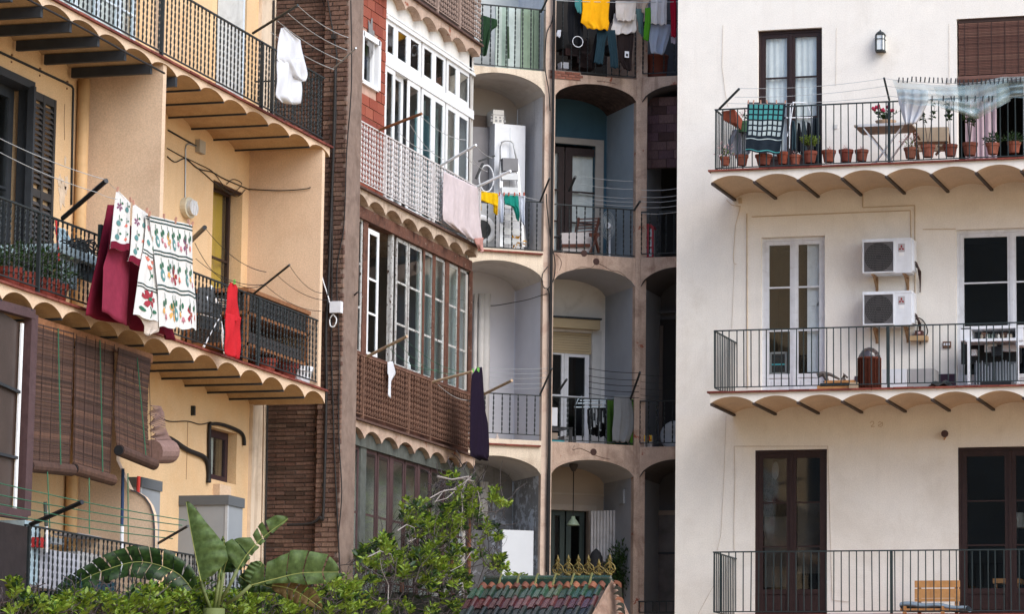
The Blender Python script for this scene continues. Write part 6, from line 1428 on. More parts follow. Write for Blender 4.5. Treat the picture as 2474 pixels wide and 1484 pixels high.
pole('red pole with a white lower end by the curved divider', FL, px3(FL, I(873, 960), .3), px3(FL, I(892, 600), .3), .022, mat('red_handle', (.5, .04, .03)), 'broom_handle', 'broom', None)
pole('white end below the red pole on the lowest left balcony', FL, px3(FL, I(868, 1110), .3), px3(FL, I(873, 960), .3), .022, METALW, 'pole', 'pole', None)
pole('dark upright broomstick near the left end of the lowest railing', FL, px3(FL, I(298, 920), .3), px3(FL, I(290, 765), .3), .022, mat('green_grey_handle', (.08, .09, .08)), 'broom_handle', 'broom', None)
pole('white pole end below the dark broomstick', FL, px3(FL, I(300, 1090), .3), px3(FL, I(297, 820), .3), .018, METALW, 'pole', 'pole', None)
pole('black clothesline arm of the lowest left balcony', FL, px3(FL, I(195, 910), .04), px3(FL, I(528, 765), -.7), .026, BLACKP)
pole('black clothesline arm before the grey cabinet', FL, px3(FL, I(990, 1045), .04), px3(FL, J(150, 920), -.6), .016, BLACKP)
for i, (y0, y1) in enumerate(((640, 890), (715, 915), (775, 960), (835, 1000))):
    line('green clothesline number %s from the top, before the bamboo blinds' % ['one', 'two', 'three', 'four'][i], FL, [px3(FL, I(-20, y0), -.6+.1*i), px3(FL, I(1200-i*30, y1-(6 if i == 0 else 0)), -.5+.1*i)], .02, .0055, ROPEG)
for i, (x0, y0, x1, y1) in enumerate(((305, 570, 320, 930), (573, 610, 575, 970), (822, 580, 824, 1025))):
    line(['left', 'middle', 'right'][i]+' green blind cord tied down to the lowest left railing', FL, [px3(FL, I(x0, y0), .0), px3(FL, I(x1, y1), .0)], .0, .007, ROPEG, 'green blind cords')
t = Thing('clutter_cabinet', 'pale cabinet with red and metal odds and ends behind the lowest left railing', 'cabinet', FL, (FL.s(*I(300, 1200), .6), .6, 1.88))
flb(t, 'body', I, 160, 880, 240, 1300, .4, .9, CB); flb(t, 'box', I, 255, 1060, 500, 1350, .5, .9, mat('lilac_white', (.45, .45, .50))); flb(t, 'box', I, 500, 1080, 700, 1380, .6, .9, mat('grey_white_box', (.42, .42, .43))); flb(t, 'bottle', I, 258, 990, 292, 1060, .3, .4, mat('red_bottle', (.35, .02, .02)))
flb(t, 'gauge', I, 330, 990, 412, 1040, .3, .4, STEEL); flb(t, 'lid', I, 500, 975, 700, 1000, .6, .9, mat('lilac_white', (.45, .45, .50))); flb(t, 'teal_crate', I, 520, 1250, 730, 1484, .3, .8, mat('dark_teal', (.01, .05, .07)))

# ============================================================ LAUNDRY ON THE GALLERY
garment('large pale pink sheet hanging below the white gallery windows', 'sheet', FM, rows(G, (735, -45, 948, 62), (735, 100, 960, 150), (733, 230, 972, 290), (740, 270, 985, 380), (830, 340, 985, 440)), -.12, clothmat('pale_pink_cotton', (.66, .58, .60), .15, .08), .02, 3, name='pink_sheet', nu=40, nv=30)
garment('pinkish fringe corner below the pale pink sheet', 'cloth', FM, rows(G, (930, 385, 985, 380), (945, 420, 988, 430), (965, 455, 980, 475)), -.15, clothmat('salmon_cotton', (.55, .30, .27)), .02, 2, name='pink_cloth')
pole('brown wooden clothesline arm before the white gallery windows', FM, px3(FM, C(350, 945), 0), px3(FM, C(672, 820), -.75), .022, WOOD)
pole('white clothesline arm above the pale pink sheet', FM, px3(FM, C(795, 1203), 0), px3(FM, C(1065, 1047), -.7), .02, PVC)
pole('white clothesline arm above the yellow top', FM, px3(FM, C(1060, 1355), -.05), px3(FM, D(325, 1235), -.7), .022, PVC)
pole('bracket arm above the left end of the white twisted railing', FM, px3(FM, C(60, 500), 0), px3(FM, C(238, 310), -.4), .014, STEEL)
for i, (p, q) in enumerate((((500, 945), (760, 1090)), ((590, 900), (830, 1150)), ((660, 830), (990, 1010)))):
    line(['left', 'middle', 'right'][i]+' line below the brown wooden arm of the gallery', FM, [px3(FM, C(*p), -.4), px3(FM, C(*q), -.4)], .08, .005)
for i, (p, q) in enumerate((((1068, 1055), (1180, 1140)), ((1035, 1150), (1150, 1240)), ((980, 1100), (1060, 1190)))):
    line(['upper', 'middle', 'lower'][i]+' line from the white arm towards the stepladder', FM, [px3(FM, C(*p), -.5), px3(FM, C(*q), -.5)], .03, .005)
BAMB = mat('peeled_bamboo', (.50, .36, .24), .7, .3, 20, '3a5a2a', .5, 9, .3, bump=.3)
pole('green tied bamboo arm at the open sash of the timber gallery', FM, px3(FM, G(235, 1145), 0), px3(FM, G(500, 1010), -.7), .022, BAMB)
pole('green tied bamboo arm below the right panes of the timber gallery', FM, px3(FM, G(650, 1305), 0), px3(FM, G(915, 1235), -.7), .020, BAMB)
pole('bamboo arm reaching out beside the dark purple cloth', FM, px3(FM, G(925, 1412), 0), px3(FM, H(295, 1292), -.9), .022, BAMB)
pole('thin black arm near the junction box of the pier', FM, px3(FM, G(70, 835), 0), px3(FM, G(185, 728), -.5), .011, CABLE)
for i, (p, q) in enumerate((((370, 1070), (720, 1220)), ((440, 1050), (800, 1250)), ((480, 1020), (900, 1240)), ((700, 1320), (990, 1400)))):
    line(['first', 'second', 'third', 'fourth'][i]+' green line between the bamboo arms', FM, [px3(FM, G(*p), -.4), px3(FM, G(*q), -.4)], .12, .004, ROPEG if i < 3 else ROPE)
garment('dark purple cloth hanging from a line at the gallery corner', 'cloth', FM, rows(H, (75, 1212, 105, 1206), (45, 1260, 112, 1260), (38, 1480, 135, 1480), (38, 1590, 150, 1560), (40, 1700, 158, 1700), (48, 1790, 160, 1785), (110, 1805, 150, 1795)), -.5, clothmat('dark_purple_cotton', (.013, .008, .02), .05), .03, 1.3, name='purple_cloth', nu=24, nv=30)
pegs('green peg on the dark purple cloth', FM, [H(48, 1232), H(78, 1222), G(955, 1228)], PEGG, 'green pegs on the purple cloth', -.5)
garment('small white rag dangling at the open gallery sash', 'rag', FM, rows(G, (378, 1175, 408, 1170), (380, 1250, 432, 1250), (386, 1258, 400, 1300), (386, 1395, 392, 1400)), -.1, PW, .01, 1, name='rag')

# ============================================================ LOGGIA THINGS
# screens top left loggia
t = Thing('privacy_screen', 'ribbed translucent green screen behind the top left loggia railing', 'screen', FA, (FA.s(*D(340, 440), .2), .2, FZ[0]))
cols_ = [(.42, .50, .46), (.30, .40, .34), (.46, .54, .52), (.36, .42, .40), (.20, .28, .20), (.17, .24, .17), (.14, .2, .14)]
x0_ = FA.s(*D(215, 300), .2); x1_ = p1a-.02; n = 7; zt_ = FA.z(*D(400, 60), .2)
for i in range(n): t.part('panel', MB().box(x0_+(x1_-x0_)*i/n+.004, x0_+(x1_-x0_)*(i+1)/n, .2+.02*(i % 2), .24+.02*(i % 2), FZ[0], zt_), mat('screen_%d' % i, cols_[i], .5, .15, 8))
garment('dark green cloth hanging at the left of the green screen', 'cloth', FA, rows(D, (105, 100, 225, 140), (105, 150, 230, 190), (105, 200, 190, 215), (105, 395, 150, 400)), .1, clothmat('dark_green_cotton', (.03, .07, .035)), .03, 2, name='green_cloth')
pole('dark rod leaning in the top left loggia', FA, px3(FA, D(310, 420), .1), px3(FA, D(305, 190), .1), .02, mat('dark_green_pot', (.03, .06, .03)), 'rod', 'rod', None)
# middle left loggia: wardrobe, box, ladder, washing machine
s0, zt_ = FA.at(D(212, 890), .5); s1 = FA.s(*D(433, 890), .5)
t = Thing('wardrobe', 'white wardrobe in the left loggia with a carton on top', 'wardrobe', FA, (s0, .5, FZ[1]))
t.part('body', MB().box(s0, s1, .5, 1.0, FZ[1], zt_), METALW); t.part('door_gap', MB().box((s0+s1)/2-.004, (s0+s1)/2+.004, .496, .5, FZ[1]+.1, zt_-.05), STEEL)
a, z1 = FA.at(D(75, 860), .75); t2 = Thing('grey_partition_board', 'grey board cupboard left of the white wardrobe', 'cupboard', FA, (a, .75, FZ[1]))
t2.part('body', MB().box(sL+.15, s0-.01, .75, 1.1, FZ[1], FA.z(*D(140, 920), .75)), mat('grey_board', (.24, .23, .24))); t2.part('top_box', MB().box(sL+.15, s0-.03, .8, 1.1, FA.z(*D(140, 920), .75)+.002, FA.z(*D(140, 830), .75)), mat('brown_board', (.10, .075, .06)))
a, z1 = FA.at(D(200, 790), .55); b = FA.s(*D(278, 790), .55); cb_ = Thing('carton', 'white carton with grey line drawings on top of the wardrobe', 'box', FA, (a, .55, zt_))
cb_.part('body', MB().box(a, b, .55, .85, zt_+.001, z1), mat('white_carton', (.72, .70, .66))); mb = MB(); cx, cz = (a+b)/2, (zt_+z1)/2-.02
for k in range(4): mb.box(cx-.13+k*.07, cx-.09+k*.07, .547, .549, cz-.06, cz-.02); mb.box(cx-.13+k*.07, cx-.10+k*.07, .547, .549, cz+.0, cz+.025)
mb.box(cx-.13, cx+.13, .547, .549, cz+.05, cz+.058); cb_.part('print', mb, mat('grey_print', (.3, .3, .3)), kind='stuff')
t = Thing('stepladder', 'aluminium stepladder leaning before the white wardrobe', 'ladder', FA, (FA.s(*D(320, 1400), .3), .3, FZ[1]))
AL = mat('aluminium', (.45, .46, .47), .4, .1, 10, metal=.4)
lp = lambda x, y, d: px3(FA, D(x, y), d)
t.part('top_hoop', MB().tube([lp(250, 1180, .35), lp(252, 1060, .4), lp(262, 1025, .42), lp(290, 1015, .42), lp(325, 1018, .42), lp(345, 1035, .42), lp(352, 1070, .4), lp(375, 1190, .35)], .014, 8), AL, smooth=True)
hp = lambda x, y, d: px3(FA, H(x, y), d)
t.part('rail', MB().bar(lp(255, 1170, .35), hp(226, 440, .15), .05, .03), AL); t.part('rail', MB().bar(lp(372, 1180, .35), hp(368, 440, .15), .05, .03), AL)
t.part('platform', MB().bar(lp(262, 1190, .3), lp(372, 1195, .3), .10, .2), mat('grey_step', (.2, .2, .21)))
for f, (y, d_) in enumerate(((1275, .28), (1375, .25))): t.part('step', MB().bar(lp(258, y, d_), lp(380, y+4, d_), .04, .10), AL)
for y, d_ in ((175, .22), (250, .2), (340, .18), (400, .16)): t.part('step', MB().bar(hp(240, y, d_), hp(355, y+8, d_), .035, .10), AL)
t.part('brace', MB().bar(lp(375, 1200, .35), hp(385, 440, .5), .03, .02), AL)
s, z = FA.at(H(118, 330), .45); t = Thing('washing_machine', 'washing machine with a dark round door in the left loggia', 'washing machine', FA, (s, .45, FZ[1]))
t.part('body', MB().box(s-.33, s+.20, .46, .74, FZ[1], FZ[1]+.92), mat('grey_white_enamel', (.40, .41, .42), .4)); t.part('door_ring', MB().lathe([(.15, 0), (.21, -.03), (.23, -.01), (.235, .0)], (s-.04, .46, z), 24, ax='d'), METALW, smooth=True); t.part('door_glass', MB().lathe([(.001, -.02), (.15, -.015)], (s-.04, .455, z), 24, ax='d'), BLACKP, smooth=True); t.part('control_panel', MB().box(s-.3, s+.18, .452, .46, FZ[1]+.78, FZ[1]+.88), mat('dark_panel', (.06, .06, .06)))
t = Thing('hoop', 'round hoop and brackets hanging above the washing machine', 'hoop', FA, (FA.s(*D(135, 1290), .4), .4, FA.z(*D(135, 1290), .4)))
s, z = FA.at(D(150, 1290), .4); t.part('hoop', MB().tube([(s+.12*cos(a*pi/12), .4, z+.21*sin(a*pi/12)) for a in range(25)], .012, 6), METALW); t.part('bracket', MB().bar(lp(75, 1290, .35), lp(125, 1180, .35), .05, .03), BLACKP)
t.part('bracket', MB().bar(lp(95, 1165, .35), lp(210, 1125, .35), .03, .03), BLACKP)
fpot_ = MB(); s, z = FA.at(H(325, 440), .15); leafy(fpot_, (s, .15, z+.08), 30, .09, .07); solo('yellow_cloth_heap', 'small heap of yellow cloth at the foot of the stepladder', 'cloth', FA, fpot_, clothmat('yellow_ochre_cotton', (.62, .30, .02)), (s, .15, z))
YEL = clothmat('yellow_cotton', (.78, .50, .01), .2); TEA = clothmat('teal_cotton', (.015, .24, .19), .15)
garment('yellow top hanging beside the pale pink sheet', 'top', FA, rows(H, (78, 75, 205, 100), (82, 120, 210, 130), (90, 140, 208, 175), (180, 170, 207, 180), (182, 225, 205, 235)), -.25, YEL, .02, 2, extra=[(rows(H, (82, 120, 100, 120), (90, 195, 100, 205)), None)])
garment('teal green top hanging before the stepladder', 'top', FA, rows(H, (250, 105, 335, 115), (250, 140, 340, 150), (255, 168, 340, 180), (300, 178, 342, 190), (320, 230, 345, 235), (328, 265, 338, 272)), -.25, TEA, .02, 2)
LBL = clothmat('pale_blue_cotton', (.58, .63, .72), .2)
garment('pale blue cloth hanging between the yellow and teal tops', 'cloth', FA, rows(H, (205, 100, 248, 105), (208, 200, 245, 205), (222, 285, 238, 290)), -.22, LBL, .02, 2, name='pale_cloth'); garment('pale blue cloth hanging right of the teal top', 'cloth', FA, rows(H, (335, 108, 380, 112), (340, 200, 378, 210), (350, 265, 378, 310)), -.22, LBL, .02, 2, name='pale_cloth')
pegs('red peg on the line of small tops in the left loggia', FA, [H(x, 105) for x in (215, 245, 275, 312, 345, 372)], PEGR, 'red pegs in the left loggia', -.27)
line('clothesline carrying the yellow and teal tops', FA, [px3(FA, H(60, 78), -.25), px3(FA, H(300, 100), -.25), px3(FA, H(470, 140), -.2)], .01, .004)
for i, (x, y, x2, y2, dd_) in enumerate(((475, 150, 535, 0, -.02),)): pole('black arm on the pillar beside the small tops', FA, px3(FA, H(x, y), 0), px3(FA, H(x2, y2), -.6), .016, IRON)
pole('black arm on the pillar of the empty white loggia', FA, px3(FA, H(475, 1382), 0), px3(FA, H(550, 1215), -.6), .016, IRON)
pole('black arm beside the tiled panel of the corner loggia', FA, px3(FA, H(1075, 205), 0), px3(FA, H(1112, 150), -.5), .018, IRON)
pole('black arm at the top of the pillar beside the laundry', FA, px3(FA, D(545, 85), 0), px3(FA, D(590, -10), -.4), .016, IRON)
pole('black arm on the thin pillar above the green towel', FA, px3(FA, H(1050, 1415), 0), px3(FA, H(1112, 1240), -.6), .018, IRON)
pole('short black arm inside before the blue loggia door', FA, px3(FA, H(660, 80), .05), px3(FA, H(700, -10), -.4), .022, IRON)
pole('short black arm before the white window of the middle loggia', FA, px3(FA, H(590, 1365), .05), px3(FA, H(645, 1285), -.4), .018, IRON)
for i, y in enumerate((1210, 1240, 1270, 1305, 1335)): line('pale line %s in the empty white loggia' % ['one', 'two', 'three', 'four', 'five'][i], FA, [px3(FA, H(150, y), .3), px3(FA, H(520, y+4), -.1)], .02, .003)
for i, y in enumerate((1215, 1262, 1300, 1338, 1375)): line('dark line %s before the middle loggia window' % ['one', 'two', 'three', 'four', 'five'][i], FA, [px3(FA, H(785, y), .2), px3(FA, H(1105, y+28), -.4)], .02, .005, CABLE)
for i, y in enumerate((0, 52, 110, 135, 160)): line('pale line %s before the blue loggia' % ['one', 'two', 'three', 'four', 'five'][i], FA, [px3(FA, H(720, y-15), .2), px3(FA, H(1065, y+20), -.3)], .02, .003)
for i, y in enumerate((65, 110, 140, 175, 215)): line('pale line %s before the dark corner loggia' % ['one', 'two', 'three', 'four', 'five'][i], FB, [px3(FB, H(1120, y+10), -.3), px3(FB, H(1400, y-10), -.3)], .03, .004)
for i, y in enumerate((1255, 1300, 1345, 1385, 1410)): line('faint line %s before the dark curtained doorway' % ['one', 'two', 'three', 'four', 'five'][i], FB, [px3(FB, H(1115, y), -.3), px3(FB, H(1400, y+5), -.3)], .02, .003, CABLE)
# folding chair
CW = mat('dark_red_wood', (.10, .035, .022), .5, .3, 15, bump=.2)
t = Thing('folding_chair', 'dark red wooden folding armchair before the blue loggia wall', 'chair', FA, (FA.s(*H(760, 470), .3), .3, FZ[1]))
for i in range(7): f = i/6; t.part('back_slat', MB().bar(hp(715-15*f, 262+125*f, .5-.1*f), hp(852-22*f, 258+118*f, .5-.1*f), .038, .015), CW)
t.part('back_post', MB().bar(hp(722, 255, .5), hp(690, 410, .35), .035, .03), CW); t.part('back_post', MB().bar(hp(853, 255, .5), hp(800, 475, .3), .035, .03), CW)
t.part('seat', MB().bar(hp(612, 412, .25), hp(800, 405, .35), .04, .3), mat('seat_white', (.55, .52, .52))); t.part('seat_frame', MB().bar(hp(612, 432, .22), hp(790, 430, .3), .05, .05), CW)
t.part('leg', MB().bar(hp(820, 365, .2), hp(850, 480, .25), .035, .03), CW); t.part('leg', MB().bar(hp(845, 360, .2), hp(790, 480, .25), .035, .03), CW); t.part('arm_rest', MB().bar(hp(790, 362, .2), hp(850, 362, .25), .03, .06), CW); t.part('arm_rest', MB().bar(hp(612, 362, .3), hp(665, 405, .3), .03, .05), CW); t.part('leg', MB().bar(hp(612, 365, .3), hp(615, 470, .3), .035, .03), CW)
t = Thing('black_chair', 'black tubular chair behind the pillar in the blue loggia', 'chair', FA, (FA.s(*H(590, 470), .6), .6, FZ[1])); t.part('frame', MB().tube([hp(560, 380, .6), hp(590, 372, .6), hp(607, 395, .6), hp(607, 480, .6)], .02, 6), BLACKP)
# pedestal fan
s, z = FA.at(H(900, 305), .6); t = Thing('pedestal_fan', 'white pedestal fan standing before the blue wall', 'fan', FA, (s, .6, FZ[1]))
mb = MB()
for r_ in (.05, .09, .13, .17, .2): mb.tube([(s+r_*.55*cos(a*pi/12), .55-r_*.0, z+r_*1.15*sin(a*pi/12)) for a in range(25)], .006, 4)
t.part('guard', mb, mat('fan_grey', (.3, .33, .34), .4)); t.part('motor', MB().tube([(s, .56, z), (s+.1, .7, z)], .05, 10), METALW)
for k in range(3): a = k*2.09+.3; t.part('blade', MB().quad((s, .57, z), (s+.06*cos(a-.4), .56, z+.17*sin(a-.4)), (s+.08*cos(a), .58, z+.2*sin(a)), (s+.06*cos(a+.5), .59, z+.17*sin(a+.5))), mat('fan_blade', (.35, .4, .42)))
t.part('stand', MB().tube([(s+.09, .7, z-.03), (s+.09, .7, FZ[1]+.02)], .018, 8), METALW); t.part('base', MB().lathe([(.2, 0), (.19, .02), (.03, .04)], (s+.09, .7, FZ[1]), 14), METALW)
# drying rack, towels, table in the middle loggia level 3
lq = lambda x, y, d: px3(FA, L(x, y), d)
t = Thing('drying_rack', 'white drying rack with dark striped things in the middle loggia', 'drying rack', FA, (FA.s(*L(830, 400), .5), .5, FZ[2]))
for pts_ in ([(700, 155), (725, 100), (745, 85), (752, 110)], [(700, 155), (905, 155)], [(880, 145), (905, 95), (912, 110), (912, 150)], [(735, 112), (900, 112)], [(720, 130), (905, 130)]): t.part('rack_tube', MB().tube([lq(*p, .35) for p in pts_], .011, 6), mat('rack_blue_white', (.5, .58, .64)))
mb = MB()
for i in range(16): x = 790+i*7+rnd.uniform(-3, 3); y = 160+rnd.uniform(0, 30); mb.bar(lq(x, y, .35), lq(x+rnd.uniform(-8, 8), y+rnd.uniform(60, 130), .3), .03, .02, m=i % 3)
solo('sock_bundle', 'bundle of socks and small dark things pegged on the middle loggia rack', 'socks', FA, mb, [clothmat('black_cotton', (.015, .016, .018)), clothmat('grey_sock', (.35, .38, .4)), clothmat('charcoal_cotton', (.04, .045, .05))], lq(850, 170, .35), kind='stuff')
garment('dark garment hanging on the middle loggia rack', 'garment', FA, rows(L, (790, 160, 900, 155), (785, 250, 905, 240), (800, 330, 900, 350)), .45, clothmat('black_cotton', (.015, .016, .018)), .03, 3)
garment('green towel hanging right of the drying rack in the middle loggia', 'towel', FA, rows(L, (912, 105, 955, 100), (912, 250, 960, 250), (912, 400, 965, 405)), .2, clothmat('green_terry', (.06, .14, .025)), .02, 2); garment('teal lower half of the towel bundle in the middle loggia', 'towel', FA, rows(L, (914, 250, 1080, 240), (914, 320, 1080, 330), (914, 405, 1080, 412)), .25, clothmat('teal_terry_dark', (.01, .11, .12)), .02, 3)
garment('grey bath towel folded over the middle loggia railing', 'towel', FA, rows(L, (955, 82, 1060, 78), (955, 200, 1085, 200), (945, 300, 1085, 290), (948, 375, 1050, 380)), -.02, clothmat('grey_terry', (.22, .23, .24)), .02, 2.2); garment('bright green towel edge beside the thin pillar', 'towel', FA, rows(L, (1045, 110, 1085, 100), (1060, 210, 1088, 210), (1060, 400, 1085, 405)), .05, clothmat('green_terry_b', (.10, .25, .03)), .02, 1)
bx('white_cooler', 'white box standing behind the pillar in the middle loggia', 'box', L, 552, 155, 590, 275, .3, .6, METALW, None, F=FA)
t = Thing('dark_table', 'dark low table in the middle loggia', 'table', FA, (FA.s(*L(600, 300), .4), .4, FZ[2])); a, z1 = FA.at(L(555, 278), .3); b, z0 = FA.at(L(690, 290), .3); t.part('tabletop', MB().box(a, b, .3, .8, z0, z1), BLACKP); t.part('leg', MB().box(b-.05, b, .32, .36, FZ[2], z0), BLACKP)
bx('teal_basin', 'teal plastic basin under the dark table in the middle loggia', 'basin', L, 557, 365, 635, 392, .15, .4, mat('teal_plastic', (.02, .30, .36), .4), None, F=FA)
for i, x in enumerate((662, 740)): bx('white_carton', ['left', 'right'][i]+' pale carton on the middle loggia floor', 'box', L, x-28, 338, x+25, 398, .6, .9, mat('dim_carton', (.45, .45, .47)), None, F=FA)
bx('tan_carton', 'tan carton on the dark table behind the pillar', 'box', L, 557, 318, 592, 365, .35, .6, mat('tan_carton', (.35, .26, .2)), None, F=FA)
# empty loggia: small bottle
s, z = FA.at(L(203, 370), .5); solo('bottle', 'small pale bottle on the floor of the empty white loggia', 'bottle', FA, MB().lathe([(.03, 0), (.03, .1), (.012, .13), (.012, .16), (.001, .16)], (s, .5, z-.05), 10), mat('pink_white_plastic', (.6, .5, .45)), (s, .5, z-.05), smooth=True)
# bottom: white board, dark box, lamp, slatted screen, plant
bx('white_board', 'tall white board leaning in the bottom left loggia', 'board', L, 236, 942, 434, 1222, .12, .16, mat('white_board', (.60, .63, .67), .5, .03), 2.5, F=FA)
bx('dark_box', 'dark box behind the vine in the bottom left loggia', 'box', L, 110, 878, 192, 940, .5, .8, mat('dark_green_box', (.02, .03, .03)), None, F=FA)
s, z = FA.at(L(691, 905), .6); t = Thing('pendant_lamp', 'pale green enamel pendant lamp hanging in the bottom middle loggia', 'lamp', FA, (s, .6, z))
t.part('shade', MB().lathe([(.012, .12), (.03, .115), (.036, .08), (.07, .035), (.098, -.012), (.102, -.03), (.095, -.03)], (s, .6, z), 20), mat('pale_green_enamel', (.22, .28, .20), .4), smooth=True); t.part('cord', MB().tube([(s, .6, z+.11), (s, .6, FA.z(*L(691, 560), .6))], .008, 6), CABLE); t.part('ceiling_rose', MB().lathe([(.001, -.06), (.03, -.05), (.07, .03), (.07, .06)], (s, .6, FA.z(*L(691, 545), .6)), 12), mat('dark_rose', (.07, .06, .06)), smooth=True)
t = Thing('slatted_screen', 'pleated white slatted screen beside the bottom loggia door', 'screen', FA, (FA.s(*L(905, 1000), .9), .9, 2.5))
x = 806
for i in range(10): t.part('slat', MB().box(FA.s(*L(x+i*20, 950), .9-.02*i), FA.s(*L(x+i*20+15, 950), .9-.02*i), .9-.02*i, .93-.02*i, FA.z(*L(900, 1150), .9), FA.z(*L(x+i*20, 822), .9)), mat('pale_slat', (.52, .50, .49), .6, .1, 6, '6a5a50', .4, 4, .5))
s, z = FA.at(L(1010, 1200), .4); lf = MB(); leafy(lf, (s, .4, z), 1300, .26, .07, 1.7); t = Thing('dark_shrub', 'dark leafy shrub in the bottom middle loggia', 'shrub', FA, (s, .4, z-.9)); t.part('foliage', lf, LEAFD, kind='stuff'); t.part('stem', MB().tube([(s, .4, z-.9), (s, .4, z)], .02, 6), TWIG)
s, z = FA.at(L(838, 1120), .5); solo('covered_pot', 'dark rounded cover beside the slatted screen', 'cover', FA, MB().lathe([(.10, -.5), (.10, 0), (.07, .08), (.001, .14)], (s, .5, z), 16), mat('dark_cover', (.02, .02, .022)), (s, .5, z-.5), smooth=True)
s, z = FA.at(L(1070, 755), .9); solo('fuse_box', 'grey fuse box on the right wall of the bottom middle loggia', 'fuse box', FA, MB().box(p2a-.03, p2a+.0, .35, .55, z-.1, z+.12), CG, (p2a, .45, z))
# red lantern, boxes and washer in the corner loggia
s0, z1 = FB.at(H(1122, 300), .12); s1, z0 = FB.at(H(1198, 508), .12)
t = Thing('red_lantern', 'red framed arched lantern with pale panes in the corner loggia', 'lantern', FB, ((s0+s1)/2, .12, z0)); RDP = mat('red_lacquer', (.32, .03, .045), .4)
r_ = (s1-s0)/2; cx = (s0+s1)/2; arc = [(cx+r_*cos(pi*k/10), z1-.06+r_*.8*sin(pi*k/10)) for k in range(11)]
t.part('arch', MB().prism(arc, .12, .3), RDP); t.part('pane', MB().box(s0+.02, s1-.02, .14, .28, z0+.02, z1-.06), mat('pale_lantern_pane', (.52, .62, .66), .3))
for a in (s0, cx-.01, s1-.03): t.part('upright', MB().box(a, a+.03, .115, .139, z0, z1-.06), RDP)
for k in range(3): t.part('crossbar', MB().box(s0+.03, s1-.03, .118, .139, z0+k*(z1-z0-.06)/3, z0+k*(z1-z0-.06)/3+.02), RDP)
for i, x in enumerate((1128, 1170)):
    s0, z1 = FB.at(L(x, 335), .08); s1, z0 = FB.at(L(x+26+i, 416), .08); t = Thing('detergent_box', ['left', 'right'][i]+' of the two yellow and red boxes on the corner loggia floor', 'box', FB, (s0, .08, z0), 'yellow and red boxes')
    hh = z1-z0; t.part('body', MB().box(s0, s1, .08, .16, z0, z1), mat('pale_carton', (.6, .55, .5))); t.part('upper_band', MB().box(s0+.001, s1-.001, .076, .079, z0+hh*.5, z1-.002), mat('packet_yellow', (.75, .48, .03)))
    cx = (s0+s1)/2; t.part('lettering', MB().box(cx-.008, cx+.008, .072, .075, z1-hh*.36, z1-hh*.08).box(cx-.03, cx+.03, .072, .075, z1-hh*.42, z1-hh*.36).box(cx-.025, cx-.008, .072, .075, z1-hh*.18, z1-hh*.12), mat('packet_red', (.45, .03, .02)), kind='stuff')
    t.part('print', MB().box(s0+.01, cx, .076, .079, z0+hh*.08, z0+hh*.3), mat('packet_red', (.45, .03, .02)) if i == 0 else mat('grey_print', (.3, .3, .3)))
s, z = FB.at(L(1345, 340), .4); solo('round_washtub', 'pale round appliance half hidden by the white building', 'tub', FB, MB().lathe([(.001, 0), (.12, -.02), (.2, -.03), (.24, 0), (.24, .3)], (s, .4, z), 20, ax='d'), mat('grey_white_enamel', (.4, .41, .42)), (s, .4, z), smooth=True)
s0, z1 = FB.at(D(1285, 390), .1); s1, z0 = FB.at(D(1440, 548), .1); r_ = (s1-s0)/2
solo('brown_tub', 'large red brown plastic tub in the top corner loggia', 'tub', FB, MB().lathe([(r_*.85, 0), (r_, z1-z0-.03), (r_*1.06, z1-z0-.03), (r_*1.06, z1-z0), (r_*.9, z1-z0)], ((s0+s1)/2, .1+r_, z0), 20), mat('red_brown_plastic', (.15, .04, .025), .5, .15, 6), ((s0+s1)/2, .1+r_, z0), smooth=True)
t = Thing('dark_clutter', 'dark piled clutter behind the railing of the top middle loggia', 'clutter', FA, (FA.s(*D(800, 450), .5), .5, FZ[0]))
for i in range(16): x = 670+rnd.uniform(0, 480); y = 300+rnd.uniform(0, 180); s, z = FA.at(D(x, y), .6); w2 = rnd.uniform(.05, .14); t.part('box', MB().box(s-w2, s+w2, .5, .8, max(z-w2, FZ[0]), z+w2), rmat('dark_stuff', ['1c1a1c', '2a1a1a', '14181c', '2c2622', '3a2020'], .7))
bx('white_bag', 'white bag at the left foot of the top middle loggia', 'bag', D, 690, 445, 745, 495, .15, .3, PW, None, F=FA)
# crowded laundry of the top middle loggia
g_ = 'crowded laundry of the top middle loggia'
def gm(lab, cat, rr, col, d=-.35, amp=.025, f=2, ph=0, tr=.2, extra=None, nm=None): return garment(lab, cat, FA, rr, d, clothmat('c_%s' % lab.replace(' ', '_')[:30], col, tr), amp, f, ph, nm or cat.replace(' ', '_'), g_, extra)
gm('large amber yellow shirt hanging upside down in the top middle loggia', 'shirt', rows(D, (845, -40, 1048, -40), (848, 60, 1040, 60), (838, 140, 1036, 130), (835, 160, 1042, 160), (868, 180, 1040, 182), (885, 205, 1032, 215)), (.85, .42, .01), -.5, .02, 2.2)
gm('white trousers with a curved hem right of the amber shirt', 'trousers', rows(D, (1085, 5, 1235, 10), (1088, 60, 1232, 60), (1090, 120, 1225, 120), (1105, 148, 1215, 150)), (.66, .60, .56), -.48, .02, 2)
gm('white vest hanging behind the white trousers', 'vest', rows(D, (1075, 95, 1232, 100), (1066, 170, 1234, 170), (1054, 205, 1238, 215), (1052, 250, 1220, 235)), (.70, .66, .64), -.40, .02, 2)
gm('pair of dark blue jeans, left leg', 'jeans', rows(D, (950, 215, 1035, 215), (950, 300, 1010, 300), (940, 380, 1002, 380), (930, 452, 992, 468)), (.018, .04, .055), -.42, .015, 1.2)
gm('pair of dark blue jeans, right leg', 'jeans', rows(D, (1025, 215, 1080, 215), (1030, 300, 1092, 300), (1044, 380, 1100, 380), (1052, 488, 1108, 495)), (.018, .04, .055), -.42, .015, 1.2)
gm('black hooded top with a white ring print in the top middle loggia', 'hoodie', rows(D, (745, 0, 870, 0), (740, 120, 850, 140), (745, 220, 850, 230), (755, 310, 850, 330)), (.012, .013, .016), -.38, .03, 2)
